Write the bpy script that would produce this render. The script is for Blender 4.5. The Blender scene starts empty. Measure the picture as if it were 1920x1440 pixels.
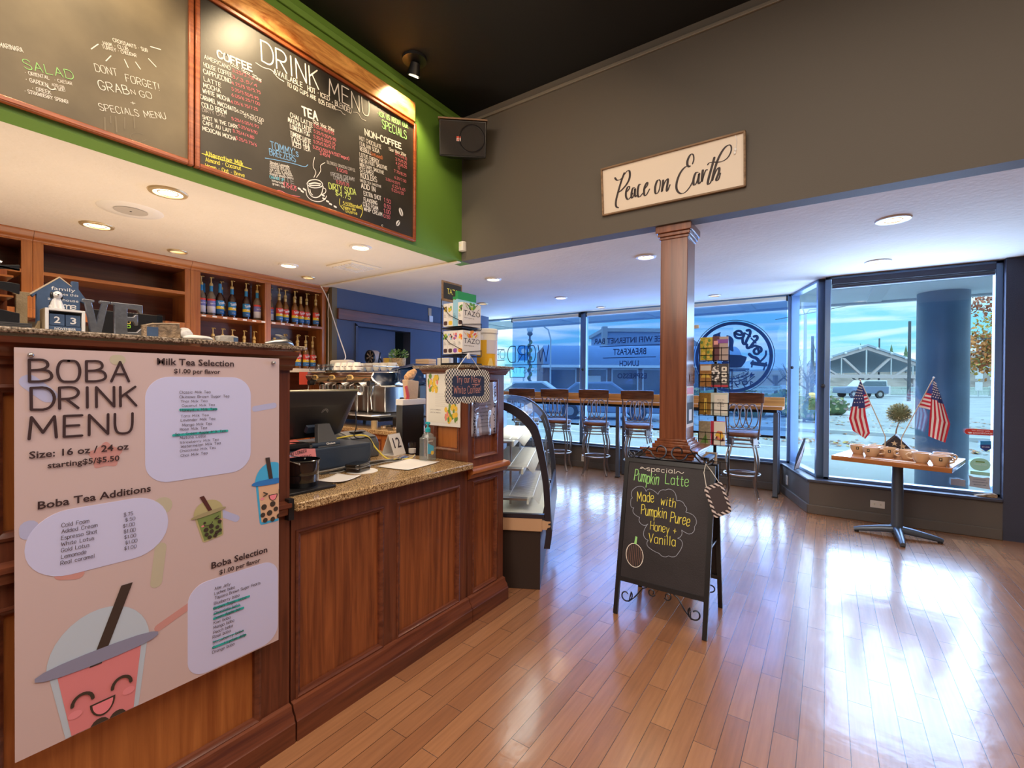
import bpy, bmesh, math, random
from mathutils import Vector, Matrix
random.seed(7)
S = bpy.context.scene
COL = S.collection
PI = math.pi

# ------------------------------------------------------------------ camera
cam_d = bpy.data.cameras.new('camera')
cam_d.sensor_width = 36.0
cam_d.lens = 36.0 * 869.0 / 1920.0
cam_d.clip_start = 0.05
cam_d.clip_end = 600
cam = bpy.data.objects.new('camera', cam_d)
COL.objects.link(cam)
cam.matrix_world = (Matrix.Translation((0, 0, 1.38)) @ Matrix.Rotation(math.radians(34.3), 4, 'Z')
                    @ Matrix.Rotation(PI / 2 - math.radians(0.464), 4, 'X') @ Matrix.Rotation(math.radians(0.365), 4, 'Z'))
S.camera = cam

# ------------------------------------------------------------------ view
S.view_settings.view_transform = 'Standard'
S.view_settings.look = 'None'
S.view_settings.gamma = 1
S.view_settings.use_curve_mapping = False
S.view_settings.exposure = 0.0
S.render.film_transparent = False
try:
    S.cycles.max_bounces = 8
    S.cycles.transparent_max_bounces = 12
    S.cycles.caustics_reflective = False
    S.cycles.caustics_refractive = False
    S.cycles.sample_clamp_indirect = 6
    S.cycles.use_denoising = True
except Exception:
    pass

# ------------------------------------------------------------------ sky
W = bpy.data.worlds.new('sky')
S.world = W
W.use_nodes = True
nt = W.node_tree
nt.nodes.clear()
def wn(t, **kw):
    n = nt.nodes.new(t)
    for k, v in kw.items():
        setattr(n, k, v)
    return n
tc = wn('ShaderNodeTexCoord')
sep = wn('ShaderNodeSeparateXYZ')
nt.links.new(tc.outputs['Generated'], sep.inputs[0])
mp = wn('ShaderNodeMapping')
mp.inputs['Scale'].default_value = (1.6, 1.6, 15)
nt.links.new(tc.outputs['Generated'], mp.inputs[0])
ns = wn('ShaderNodeTexNoise')
ns.inputs['Scale'].default_value = 2.3
ns.inputs['Detail'].default_value = 5
ns.inputs['Distortion'].default_value = .5
nt.links.new(mp.outputs[0], ns.inputs[0])
cr = wn('ShaderNodeValToRGB')
cr.color_ramp.elements[0].position = .42
cr.color_ramp.elements[0].color = (.22, .62, .80, 1)
cr.color_ramp.elements[1].position = .62
cr.color_ramp.elements[1].color = (.95, 1.0, 1.05, 1)
nt.links.new(ns.outputs['Fac'], cr.inputs[0])
zr = wn('ShaderNodeMapRange')                       # the sky is brighter high up
zr.inputs['From Min'].default_value = .12
zr.inputs['From Max'].default_value = .6
zr.inputs['To Min'].default_value = 1.5
zr.inputs['To Max'].default_value = 3.0
nt.links.new(sep.outputs['Z'], zr.inputs['Value'])
bg = wn('ShaderNodeBackground')
nt.links.new(cr.outputs[0], bg.inputs['Color'])
nt.links.new(zr.outputs[0], bg.inputs['Strength'])
wo = wn('ShaderNodeOutputWorld')
nt.links.new(bg.outputs[0], wo.inputs[0])

# ------------------------------------------------------------------ large lights
def area(name, loc, rot, sx, sy, power, color, spread=180):
    d = bpy.data.lights.new(name, 'AREA')
    d.shape = 'RECTANGLE'
    d.size, d.size_y = sx, sy
    d.energy = power
    d.color = color
    d.spread = math.radians(spread)
    o = bpy.data.objects.new(name, d)
    COL.objects.link(o)
    o.location = loc
    o.rotation_euler = rot
    return o
DAY = (.46, .64, 1.0)
WARM = (1.0, .72, .45)
area('daylight_front', (-2.75, 7.0, 1.42), (-PI / 2, 0, 0), 4.6, 2.0, 240, DAY)
area('daylight_bay', (.62, 6.1, 1.42), (-PI / 2, 0, 0), 1.2, 2.0, 115, DAY)
area('daylight_bay_side', (-.14, 6.48, 1.42), (-PI / 2, 0, math.radians(-70)), .8, 2.0, 25, DAY)
# added fill lights, unseen, high in the tall room behind and beside the camera
area('fill_hall', (.6, .2, 3.7), (0, 0, 0), 3.0, 4.0, 140, (1, .84, .70))
area('fill_menu', (-1.2, .9, 3.72), (0, math.radians(40), 0), .5, 3.2, 42, WARM)  # added wash over the chalkboards, without a fixture
# added upward fill between the bar counters, brightens the low ceiling
area('fill_bar', (-3.4, 1.4, 1.0), (PI, 0, 0), 1.2, 4.2, 46, (1, .82, .62))
area('fill_rear', (-1.25, -2.2, 3.3), (math.radians(42), 0, math.radians(-8)), 2.4, 2.0, 130, (1, .86, .74))  # added frontal fill from behind the camera, without a fixture

# ------------------------------------------------------------------ helpers: materials
MATS = {}
def _nm(name):
    m = bpy.data.materials.new(name)
    m.use_nodes = True
    MATS[name] = m
    return m, m.node_tree, m.node_tree.nodes['Principled BSDF']
def mat(name, col, rough=.5, metal=0.0, spec=.5, coat=0.0, bump=0, bscale=60, var=0, vscale=8, trans=0, alpha=1, emit=None, es=1, sheen=0):
    """plain surface; optional bump noise and colour variation (wear)"""
    m, t, b = _nm(name)
    c = (*col, 1)
    b.inputs['Base Color'].default_value = c
    b.inputs['Roughness'].default_value = rough
    b.inputs['Metallic'].default_value = metal
    b.inputs['Specular IOR Level'].default_value = spec
    b.inputs['Coat Weight'].default_value = coat
    if coat:
        b.inputs['Coat Roughness'].default_value = .08
    b.inputs['Transmission Weight'].default_value = trans
    b.inputs['Alpha'].default_value = alpha
    if emit:
        b.inputs['Emission Color'].default_value = (*emit, 1)
        b.inputs['Emission Strength'].default_value = es
    if bump or var:
        tcn = t.nodes.new('ShaderNodeTexCoord')
    if bump:
        n = t.nodes.new('ShaderNodeTexNoise')
        n.inputs['Scale'].default_value = bscale
        n.inputs['Detail'].default_value = 4
        t.links.new(tcn.outputs['Object'], n.inputs[0])
        bp = t.nodes.new('ShaderNodeBump')
        bp.inputs['Strength'].default_value = bump
        bp.inputs['Distance'].default_value = .01
        t.links.new(n.outputs['Fac'], bp.inputs['Height'])
        t.links.new(bp.outputs[0], b.inputs['Normal'])
    if var:
        n = t.nodes.new('ShaderNodeTexNoise')
        n.inputs['Scale'].default_value = vscale
        n.inputs['Detail'].default_value = 5
        t.links.new(tcn.outputs['Object'], n.inputs[0])
        r = t.nodes.new('ShaderNodeValToRGB')
        r.color_ramp.elements[0].position = .3
        r.color_ramp.elements[1].position = .7
        r.color_ramp.elements[0].color = (*[max(0, x * (1 - var)) for x in col], 1)
        r.color_ramp.elements[1].color = (*[min(1, x * (1 + var)) for x in col], 1)
        t.links.new(n.outputs['Fac'], r.inputs[0])
        t.links.new(r.outputs[0], b.inputs['Base Color'])
    return m
def wood(name, dark, light, scale=(40, 40, 2.2), rough=.32, coat=.25, knots=0):
    """grain runs along the axis with the small scale"""
    m, t, b = _nm(name)
    b.inputs['Roughness'].default_value = rough
    b.inputs['Coat Weight'].default_value = coat
    b.inputs['Coat Roughness'].default_value = .12
    tcn = t.nodes.new('ShaderNodeTexCoord')
    mp = t.nodes.new('ShaderNodeMapping')
    mp.inputs['Scale'].default_value = scale
    t.links.new(tcn.outputs['Object'], mp.inputs[0])
    n = t.nodes.new('ShaderNodeTexNoise')
    n.inputs['Scale'].default_value = 1.0
    n.inputs['Detail'].default_value = 6
    n.inputs['Roughness'].default_value = .6
    n.inputs['Distortion'].default_value = .6 + knots
    t.links.new(mp.outputs[0], n.inputs[0])
    r = t.nodes.new('ShaderNodeValToRGB')
    r.color_ramp.elements[0].position = .32
    r.color_ramp.elements[1].position = .68
    r.color_ramp.elements[0].color = (*dark, 1)
    r.color_ramp.elements[1].color = (*light, 1)
    t.links.new(n.outputs['Fac'], r.inputs[0])
    t.links.new(r.outputs[0], b.inputs['Base Color'])
    return m
def granite(name, cols, scale=260):
    m, t, b = _nm(name)
    b.inputs['Roughness'].default_value = .12
    tcn = t.nodes.new('ShaderNodeTexCoord')
    v = t.nodes.new('ShaderNodeTexNoise')
    v.inputs['Scale'].default_value = scale
    v.inputs['Detail'].default_value = 3
    t.links.new(tcn.outputs['Object'], v.inputs[0])
    r = t.nodes.new('ShaderNodeValToRGB')
    r.color_ramp.interpolation = 'LINEAR'
    el = r.color_ramp.elements
    while len(el) < len(cols):
        el.new(.5)
    for i, c in enumerate(cols):
        el[i].position = .3 + .4 * i / (len(cols) - 1)
        el[i].color = (*c, 1)
    t.links.new(v.outputs['Fac'], r.inputs[0])
    t.links.new(r.outputs[0], b.inputs['Base Color'])
    return m
def see_through(name, tint, gloss=.05, haze=0, hazecol=(1, 1, 1)):
    m = bpy.data.materials.new(name)
    m.use_nodes = True
    MATS[name] = m
    t = m.node_tree
    t.nodes.clear()
    tr = t.nodes.new('ShaderNodeBsdfTransparent')
    tr.inputs[0].default_value = (*tint, 1)
    gl = t.nodes.new('ShaderNodeBsdfGlossy')
    gl.inputs['Roughness'].default_value = .02
    mx = t.nodes.new('ShaderNodeMixShader')
    mx.inputs[0].default_value = gloss
    t.links.new(tr.outputs[0], mx.inputs[1])
    t.links.new(gl.outputs[0], mx.inputs[2])
    last = mx
    if haze:
        df = t.nodes.new('ShaderNodeBsdfDiffuse')
        df.inputs[0].default_value = (*hazecol, 1)
        m2 = t.nodes.new('ShaderNodeMixShader')
        m2.inputs[0].default_value = haze
        t.links.new(mx.outputs[0], m2.inputs[1])
        t.links.new(df.outputs[0], m2.inputs[2])
        last = m2
    o = t.nodes.new('ShaderNodeOutputMaterial')
    t.links.new(last.outputs[0], o.inputs[0])
    return m

# ------------------------------------------------------------------ helpers: meshes
class MB:
    """collects shapes, then links them as ONE mesh object"""
    def __init__(s):
        s.v = []; s.f = []; s.mi = []; s.ms = []; s.cur = 0
    def use(s, m):
        if isinstance(m, str): m = MATS[m]
        if m not in s.ms: s.ms.append(m)
        s.cur = s.ms.index(m)
        return s
    def add(s, vs, fs):
        o = len(s.v)
        s.v += [tuple(p) for p in vs]
        for f in fs:
            s.f.append(tuple(o + i for i in f)); s.mi.append(s.cur)
        return s
    def box(s, x0, x1, y0, y1, z0, z1):
        x0, x1 = min(x0, x1), max(x0, x1); y0, y1 = min(y0, y1), max(y0, y1); z0, z1 = min(z0, z1), max(z0, z1)
        return s.add([(x, y, z) for x in (x0, x1) for y in (y0, y1) for z in (z0, z1)],
                     [(0, 1, 3, 2), (4, 6, 7, 5), (0, 4, 5, 1), (2, 3, 7, 6), (0, 2, 6, 4), (1, 5, 7, 3)])
    def cyl(s, p, q, r, r2=None, n=16, cap=True):
        p, q = Vector(p), Vector(q); r2 = r if r2 is None else r2
        d = (q - p).normalized()
        a = d.orthogonal().normalized(); b = d.cross(a)
        vs = []
        for c, rr in ((p, r), (q, r2)):
            for i in range(n):
                t = 2 * PI * i / n
                vs.append(c + (a * math.cos(t) + b * math.sin(t)) * rr)
        fs = [(i, (i + 1) % n, n + (i + 1) % n, n + i) for i in range(n)]
        if cap: fs += [tuple(range(n - 1, -1, -1)), tuple(range(n, 2 * n))]
        return s.add(vs, fs)
    def lathe(s, prof, c=(0, 0, 0), n=20, cap=True):
        c = Vector(c); vs = []; fs = []
        k = len(prof)
        for r, z in prof:
            for i in range(n):
                t = 2 * PI * i / n
                vs.append(c + Vector((r * math.cos(t), r * math.sin(t), z)))
        for j in range(k - 1):
            for i in range(n):
                fs.append((j * n + i, j * n + (i + 1) % n, (j + 1) * n + (i + 1) % n, (j + 1) * n + i))
        if cap:
            if prof[0][0] > 1e-5: fs.append(tuple(range(n - 1, -1, -1)))
            if prof[-1][0] > 1e-5: fs.append(tuple(range((k - 1) * n, k * n)))
        return s.add(vs, fs)
    def tube(s, pts, r, n=8, closed=False):
        pts = [Vector(p) for p in pts]; m = len(pts)
        rs = r if isinstance(r, (list, tuple)) else [r] * m
        vs = []; a = None
        for i, p in enumerate(pts):
            if closed: d = pts[(i + 1) % m] - pts[i - 1]
            else: d = pts[min(i + 1, m - 1)] - pts[max(i - 1, 0)]
            if d.length < 1e-9: d = Vector((0, 0, 1))
            d.normalize()
            if a is None: a = d.orthogonal().normalized()
            else:
                a = a - d * a.dot(d)
                a = a.normalized() if a.length > 1e-6 else d.orthogonal().normalized()
            b = d.cross(a)
            for k in range(n):
                t = 2 * PI * k / n
                vs.append(p + (a * math.cos(t) + b * math.sin(t)) * rs[i])
        fs = []
        for i in range(m if closed else m - 1):
            j = (i + 1) % m
            for k in range(n):
                fs.append((i * n + k, i * n + (k + 1) % n, j * n + (k + 1) % n, j * n + k))
        if not closed: fs += [tuple(range(n - 1, -1, -1)), tuple(range((m - 1) * n, m * n))]
        return s.add(vs, fs)
    def prism(s, poly, O, U, V, h):
        """polygon (u,v) on the plane O+uU+vV, thickened by vector h"""
        O, U, V, h = Vector(O), Vector(U), Vector(V), Vector(h); n = len(poly)
        vs = [O + U * a + V * b for a, b in poly]
        vs += [p + h for p in vs]
        return s.add(vs, [tuple(range(n - 1, -1, -1)), tuple(range(n, 2 * n))] + [(i, (i + 1) % n, n + (i + 1) % n, n + i) for i in range(n)])
    def flat(s, poly, O, U, V):
        O, U, V = Vector(O), Vector(U), Vector(V)
        return s.add([O + U * a + V * b for a, b in poly], [tuple(range(len(poly)))])
    def ball(s, c, r, n=12, m=8, sq=(1, 1, 1)):
        c = Vector(c); vs = [c + Vector((0, 0, -r * sq[2]))]; fs = []
        for j in range(1, m):
            t = -PI / 2 + PI * j / m
            for i in range(n):
                p = 2 * PI * i / n
                vs.append(c + Vector((math.cos(t) * math.cos(p) * r * sq[0], math.cos(t) * math.sin(p) * r * sq[1], math.sin(t) * r * sq[2])))
        vs.append(c + Vector((0, 0, r * sq[2])))
        for i in range(n):
            fs.append((0, 1 + (i + 1) % n, 1 + i))
            fs.append((len(vs) - 1, 1 + (m - 2) * n + i, 1 + (m - 2) * n + (i + 1) % n))
        for j in range(m - 2):
            for i in range(n):
                a = 1 + j * n
                fs.append((a + i, a + (i + 1) % n, a + n + (i + 1) % n, a + n + i))
        return s.add(vs, fs)
    def grid(s, fn, nu, nv):
        vs = [fn(i / nu, j / nv) for j in range(nv + 1) for i in range(nu + 1)]
        w = nu + 1
        return s.add(vs, [(j * w + i, j * w + i + 1, (j + 1) * w + i + 1, (j + 1) * w + i) for j in range(nv) for i in range(nu)])
    def build(s, name, m=None, parent=None, bevel=0, loc=None, solid=0, seg=2, ang=38):
        """verts are in the parent's frame when there is a parent; a parentless mesh keeps world coordinates about loc"""
        me = bpy.data.meshes.new(name)
        off = Vector(loc) if loc is not None else Vector((0, 0, 0))
        me.from_pydata([Vector(p) - off for p in s.v], [], s.f)
        if s.ms:
            for x in s.ms: me.materials.append(x)
            for p, i in zip(me.polygons, s.mi): p.material_index = i
        if m is not None:
            if isinstance(m, str): m = MATS[m]
            me.materials.clear(); me.materials.append(m)
            for p in me.polygons: p.material_index = 0
        bm = bmesh.new(); bm.from_mesh(me)
        bmesh.ops.recalc_face_normals(bm, faces=bm.faces)
        bm.to_mesh(me); bm.free()
        me.polygons.foreach_set('use_smooth', [True] * len(me.polygons))
        try: me.set_sharp_from_angle(angle=math.radians(ang))
        except Exception: pass
        o = bpy.data.objects.new(name, me)
        COL.objects.link(o)
        o.location = off
        if parent is not None: o.parent = parent
        if solid:
            md = o.modifiers.new('thickness', 'SOLIDIFY'); md.thickness = solid; md.offset = 0
        if bevel:
            md = o.modifiers.new('bevel', 'BEVEL'); md.width = bevel; md.segments = seg; md.limit_method = 'ANGLE'; md.angle_limit = math.radians(40)
        return o
def tag(o, label, cat, group=None, kind=None):
    o['label'] = label; o['category'] = cat
    if group: o['group'] = group
    if kind: o['kind'] = kind
    return o
def thing(name, label, cat, loc=(0, 0, 0), rz=0, group=None):
    o = bpy.data.objects.new(name, None)
    o.empty_display_size = .05
    COL.objects.link(o)
    o.location = loc; o.rotation_euler = (0, 0, rz)
    return tag(o, label, cat, group)
def struct(name, mb, m=None, parent=None, **kw):
    o = mb.build(name, m, parent, **kw)
    if parent is None: o['kind'] = 'structure'
    return o
def dup(root, loc=None, rz=None, label=None, group=None):
    r = root.copy(); COL.objects.link(r)
    if loc is not None: r.location = loc
    if rz is not None: r.rotation_euler = (0, 0, rz)
    if label: r['label'] = label
    if group: r['group'] = group
    for ch in list(root.children):
        c = ch.copy(); COL.objects.link(c); c.parent = r
        for g in list(ch.children):
            d = g.copy(); COL.objects.link(d); d.parent = c
    return r
def arc(c, r, a0, a1, n=16, ry=None):
    ry = r if ry is None else ry
    return [(c[0] + r * math.cos(math.radians(a0 + (a1 - a0) * i / n)), c[1] + ry * math.sin(math.radians(a0 + (a1 - a0) * i / n))) for i in range(n + 1)]
def rrect(x0, x1, y0, y1, r, n=6):
    return (arc((x1 - r, y0 + r), r, -90, 0, n) + arc((x1 - r, y1 - r), r, 0, 90, n) + arc((x0 + r, y1 - r), r, 90, 180, n) + arc((x0 + r, y0 + r), r, 180, 270, n))
def smooth(p, it=1):
    for _ in range(it):
        q = [p[0]]
        for a, b in zip(p, p[1:]):
            q += [(.75 * a[0] + .25 * b[0], .75 * a[1] + .25 * b[1]), (.25 * a[0] + .75 * b[0], .25 * a[1] + .75 * b[1])]
        p = q + [p[-1]]
    return p

# ------------------------------------------------------------------ helpers: lettering
GL = {}
def _gl(src):
    for line in src.strip().split('\n'):
        k, w, rest = line.split(' ', 2)
        st = []
        for seg in rest.split('|'):
            sm = seg.startswith('~')
            pts = [tuple(float(x) for x in q.split(',')) for q in seg.strip('~ ').split()]
            st.append(smooth(pts, 2) if sm and len(pts) > 2 else pts)
        GL[k] = (float(w), st)
_gl('''A 4 0,0 2,6 4,0|.8,2.2 3.2,2.2
B 3.9 0,0 0,6|~0,6 3,6.2 3.6,4.4 2.4,3.3 0,3.1|~0,3.1 3.6,3.4 4.4,1 2.6,0 0,0
C 4 ~4,5 2.8,6.3 .6,6 -.3,3 .6,0 2.8,-.3 4,1
D 4 0,0 0,6|~0,6 3.4,6.2 4.8,3 3.4,-.2 0,0
E 3.5 3.5,6 0,6 0,0 3.5,0|0,3.1 2.9,3.1
F 3.4 3.4,6 0,6 0,0|0,3.1 2.8,3.1
G 4 ~4,5 2.8,6.3 .6,6 -.3,3 .6,0 2.8,-.3 4,.8 4,2.6|4,2.6 2.4,2.6
H 4 0,0 0,6|4,0 4,6|0,3.1 4,3.1
I 1 .5,0 .5,6
J 3 ~3,6 3,1 2,-.2 .6,0 0,1.4
K 3.8 0,0 0,6|3.6,6 0,2.8|1.2,3.8 3.8,0
L 3.4 0,6 0,0 3.4,0
M 5 0,0 .4,6 2.5,1.6 4.6,6 5,0
N 4 0,0 0,6 4,0 4,6
O 4.2 ~2.1,6 .4,6 -.3,3 .4,0 2.1,-.1 3.8,0 4.5,3 3.8,6 2.1,6
P 3.7 0,0 0,6|~0,6 3,6.2 4.2,4.5 3,2.8 0,2.7
Q 4.2 ~2.1,6 .4,6 -.3,3 .4,0 2.1,-.1 3.8,0 4.5,3 3.8,6 2.1,6|2.6,1.6 4.4,-.4
R 3.8 0,0 0,6|~0,6 3,6.2 4.2,4.5 3,2.8 0,2.7|1.4,2.7 3.8,0
S 3.6 ~3.5,5.1 2.4,6.3 .2,6 -.1,3.9 1.8,3.1 3.8,2.3 3.7,.1 1.6,-.3 0,.9
T 4 0,6 4,6|2,6 2,0
U 4 ~0,6 0,1.6 .8,-.2 3.2,-.2 4,1.6 4,6
V 4 0,6 2,0 4,6
W 5.6 0,6 1.3,0 2.8,4.6 4.3,0 5.6,6
X 4 0,6 4,0|4,6 0,0
Y 4 0,6 2,3|4,6 2,3 2,0
Z 3.8 0,6 3.8,6 0,0 3.8,0
a 3 ~3,3.4 1.6,4.3 -.1,3.6 -.1,.4 1.6,-.3 3,1.2|3,4 3,0
b 3 0,6 0,0|~0,3 1.4,4.3 3.2,3.6 3.2,.4 1.4,-.3 0,1
c 2.8 ~2.8,3.4 1.6,4.3 -.1,3.6 -.1,.4 1.6,-.3 2.8,.6
d 3 ~3,3.4 1.6,4.3 -.1,3.6 -.1,.4 1.6,-.3 3,1|3,6 3,0
e 3 ~0,2.1 3,2.2 2.9,4 1.2,4.4 -.2,3.4 -.2,.6 1.4,-.4 3,.8
f 2.2 ~2.4,5.6 1.2,6.4 .8,5 .8,0|0,3.8 2,3.8
g 3 ~3,3.4 1.6,4.3 -.1,3.6 -.1,.6 1.6,-.1 3,1.2|~3,4 3,-1 2,-2.3 .2,-1.6
h 3 0,6 0,0|~0,2.6 1.2,4.2 3,4 3,2 3,0
i .8 .4,4 .4,0|.4,5.4 .4,5.5
j 1.4 ~1,4 1,-1 .6,-2 -.4,-1.8|1,5.4 1,5.5
k 2.8 0,6 0,0|2.6,4 0,1.6|.9,2.4 2.8,0
l .8 .4,6 .4,0
m 4.6 0,4 0,0|~0,2.6 1,4.2 2.3,4 2.3,0|~2.3,2.6 3.3,4.2 4.6,4 4.6,0
n 3 0,4 0,0|~0,2.6 1.2,4.2 3,4 3,2 3,0
o 3 ~1.5,4.1 -.1,4 -.2,2 -.1,0 1.5,-.1 3.1,0 3.2,2 3.1,4 1.5,4.1
p 3 0,4 0,-2.2|~0,3 1.4,4.3 3.2,3.6 3.2,.4 1.4,-.3 0,1
q 3 ~3,3.4 1.6,4.3 -.1,3.6 -.1,.4 1.6,-.3 3,1.2|3,4 3,-2.2
r 2.2 0,4 0,0|~0,2.4 .8,3.8 2.2,4
s 2.6 ~2.6,3.4 1.4,4.3 -.1,3.6 1,2.2 2.8,1.6 2.4,-.2 1,-.2 0,.6
t 2.2 ~.9,5.6 .9,1 1.2,-.2 2.3,.2|0,4 2.1,4
u 3 ~0,4 0,.8 1,-.3 2.4,.2 3,1.6|3,4 3,0
v 2.8 0,4 1.4,0 2.8,4
w 4 0,4 1,0 2,3.2 3,0 4,4
x 2.8 0,4 2.8,0|2.8,4 0,0
y 3 0,4 1.5,.4|3,4 .8,-2.2
z 2.7 0,4 2.7,4 0,0 2.7,0
0 3.6 ~1.8,6 .2,6 -.2,3 .2,0 1.8,-.1 3.4,0 3.8,3 3.4,6 1.8,6
1 1.8 0,4.8 1.2,6 1.2,0
2 3.4 ~.1,4.6 .8,6.2 3,6.2 3.4,4.4 1.8,2 0,0|0,0 3.5,0
3 3.3 ~.1,5.4 1.4,6.4 3.4,5.6 3,3.6 1.2,3.2|~1.2,3.2 3.4,3 3.6,.4 1.4,-.4 0,.8
4 3.6 2.7,0 2.7,6 0,1.9 3.6,1.9
5 3.4 3.2,6 .4,6 .2,3.4|~.2,3.4 2,4.2 3.7,2.8 3,.1 1.2,-.3 0,.8
6 3.5 ~3,6 1,4.6 -.2,1.8 1,-.3 3,-.1 3.7,2 2.2,3.6 .4,2.6
7 3.4 0,6 3.4,6 1.2,0
8 3.5 ~1.7,3.2 0,4 .2,6.1 1.8,6.1 3.4,6 3.4,4 1.7,3.2 -.2,2.4 -.1,0 1.7,-.1 3.6,0 3.6,2.4 1.7,3.2
9 3.5 ~3.2,3.6 2,2.3 .1,3 .1,5.6 1.8,6.3 3.5,5.6 3.3,3 1.6,0
$ 3.6 ~3.5,4.9 2.4,5.9 .2,5.6 -.1,3.8 1.8,3.1 3.8,2.3 3.7,.4 1.6,0 0,1.1|1.8,6.8 1.8,-.8
/ 2.6 0,-.4 2.6,6.4
. .6 .3,0 .3,.15
, .8 .5,.3 .1,-.9
! .8 .4,6 .4,1.8|.4,.1 .4,.2
+ 3 0,2.6 3,2.6|1.5,4.1 1.5,1.1
- 2.4 0,2.7 2.4,2.7
& 4 ~4,0 .4,4.8 1.4,6.2 2.8,5.2 .2,2.2 .6,0 2.4,-.2 4,2.4
( 1.6 ~1.5,6.8 0,4.6 0,1.4 1.5,-.8
) 1.6 ~.1,6.8 1.6,4.6 1.6,1.4 .1,-.8
: .8 .4,3.2 .4,3.4|.4,.4 .4,.6
' .6 .4,6 .2,4.8
* 1.4 .7,2.5 .7,3|.5,2.7 .9,2.8
~ 5 ~0,2.4 1,3.6 2.2,3.2 3,2.2 4,1.8 5,3''')
GL['\u2022'] = GL['*']
_layer = [0]
def stroke(mb, pts, O, U, V, w, lift=0.0, calli=0.0):
    """a flat round-ended brush stroke through (u,v) points; sharp turns start a new stroke"""
    O, U, V = Vector(O), Vector(U), Vector(V); N = U.cross(V).normalized()
    q = [pts[0]]
    for a in pts[1:]:
        if math.hypot(a[0] - q[-1][0], a[1] - q[-1][1]) > 1e-6: q.append(a)
    if len(q) < 2: return
    runs = [[q[0], q[1]]]
    for c in q[2:]:
        a, b = runs[-1][-2], runs[-1][-1]
        d1 = (b[0] - a[0], b[1] - a[1]); d2 = (c[0] - b[0], c[1] - b[1])
        cs = (d1[0] * d2[0] + d1[1] * d2[1]) / (math.hypot(*d1) * math.hypot(*d2))
        if cs < .35 and not calli: runs.append([b, c])
        else: runs[-1].append(c)
    for r in runs:
        _layer[0] = (_layer[0] + 1) % 24
        lf = lift + _layer[0] * 2.5e-5
        def P(a): return O + U * a[0] + V * a[1] + N * lf
        n = len(r); L = []; R = []; ks = []
        for i in range(n):
            a, b = r[max(i - 1, 0)], r[min(i + 1, n - 1)]
            dx, dy = b[0] - a[0], b[1] - a[1]; ln = math.hypot(dx, dy) or 1e-9
            dx, dy = dx / ln, dy / ln
            k = w / 2
            if calli: k *= (1 - calli + calli * (abs(dy) if dy < 0 or n < 3 else abs(dy) * .45))
            L.append((r[i][0] - dy * k, r[i][1] + dx * k)); R.append((r[i][0] + dy * k, r[i][1] - dx * k)); ks.append((dx, dy, k))
        vs = []; fs = []
        for a, b in zip(L, R): vs += [P(a), P(b)]
        for i in range(n - 1): fs.append((2 * i, 2 * i + 1, 2 * i + 3, 2 * i + 2))
        for e, sg in ((0, -1), (n - 1, 1)):
            dx, dy, k = ks[e]; b0 = len(vs); c = r[e]
            for t_ in (30, 60, 90, 120, 150):
                t_ = math.radians(t_)
                vs.append(P((c[0] - dy * k * math.cos(t_) + sg * dx * k * math.sin(t_), c[1] + dx * k * math.cos(t_) + sg * dy * k * math.sin(t_))))
            fs.append((2 * e, b0, b0 + 1, b0 + 2, b0 + 3, b0 + 4, 2 * e + 1))
        mb.add(vs, fs)
def text_width(txt, gap=1.5):
    return sum((GL[c][0] if c in GL else 2.2) + gap for c in txt) - gap
def write(mb, txt, a, b, h, O, U, V, w=.1, lift=0.0, jit=0.0, gap=1.5, fit=True):
    """stroke lettering, baseline from (u,v) a to b, cap height h; w is stroke width over h"""
    tw = text_width(txt, gap) / 6
    dx, dy = b[0] - a[0], b[1] - a[1]; L = math.hypot(dx, dy)
    sx = L / tw if fit else h
    ux, uy = dx / L, dy / L
    x = 0
    for c in txt:
        if c in GL:
            gw, st = GL[c]
            jy = random.uniform(-jit, jit)
            for p in st:
                q = []
                for (px, py) in p:
                    X = (x + px) / 6 * sx; Y = (py / 6 + jy) * h
                    q.append((a[0] + ux * X - uy * Y, a[1] + uy * X + ux * Y))
                if len(q) == 2 and math.hypot(q[0][0] - q[1][0], q[0][1] - q[1][1]) < 1e-6: q[1] = (q[1][0] + 1e-4, q[1][1])
                stroke(mb, q, O, U, V, w * h, lift)
            x += gw + gap
        else:
            x += 2.2 + gap
def print_text(mb, txt, a, L, h, O, U, V, bold=0.0, lift=0.0, align='L', mirror=False):
    """printed sans lettering from the built-in font, scaled to length L and capital height h"""
    cu = bpy.data.curves.new('t', 'FONT'); cu.body = txt; cu.size = 1; cu.offset = bold; cu.resolution_u = 2
    o = bpy.data.objects.new('t', cu); COL.objects.link(o)
    bpy.context.view_layer.update()
    me = bpy.data.meshes.new_from_object(o.evaluated_get(bpy.context.evaluated_depsgraph_get()))
    bpy.data.objects.remove(o); bpy.data.curves.remove(cu)
    if not me.vertices: return
    xs = [v.co.x for v in me.vertices]
    x0, x1 = min(xs), max(xs)
    sx = (L / (x1 - x0)) if L else h / .72
    sy = h / .72
    O, U, V = Vector(O), Vector(U), Vector(V); N = U.cross(V).normalized()
    wid = (x1 - x0) * sx
    off = 0 if align == 'L' else (-wid / 2 if align == 'C' else -wid)
    vs = []
    for v in me.vertices:
        x = (v.co.x - x0) * sx + off
        if mirror: x = (wid + 2 * off) - x
        vs.append(O + U * (a[0] + x) + V * (a[1] + v.co.y * sy) + N * lift)
    mb.add(vs, [tuple(p.vertices) for p in me.polygons])
    bpy.data.meshes.remove(me)

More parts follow.
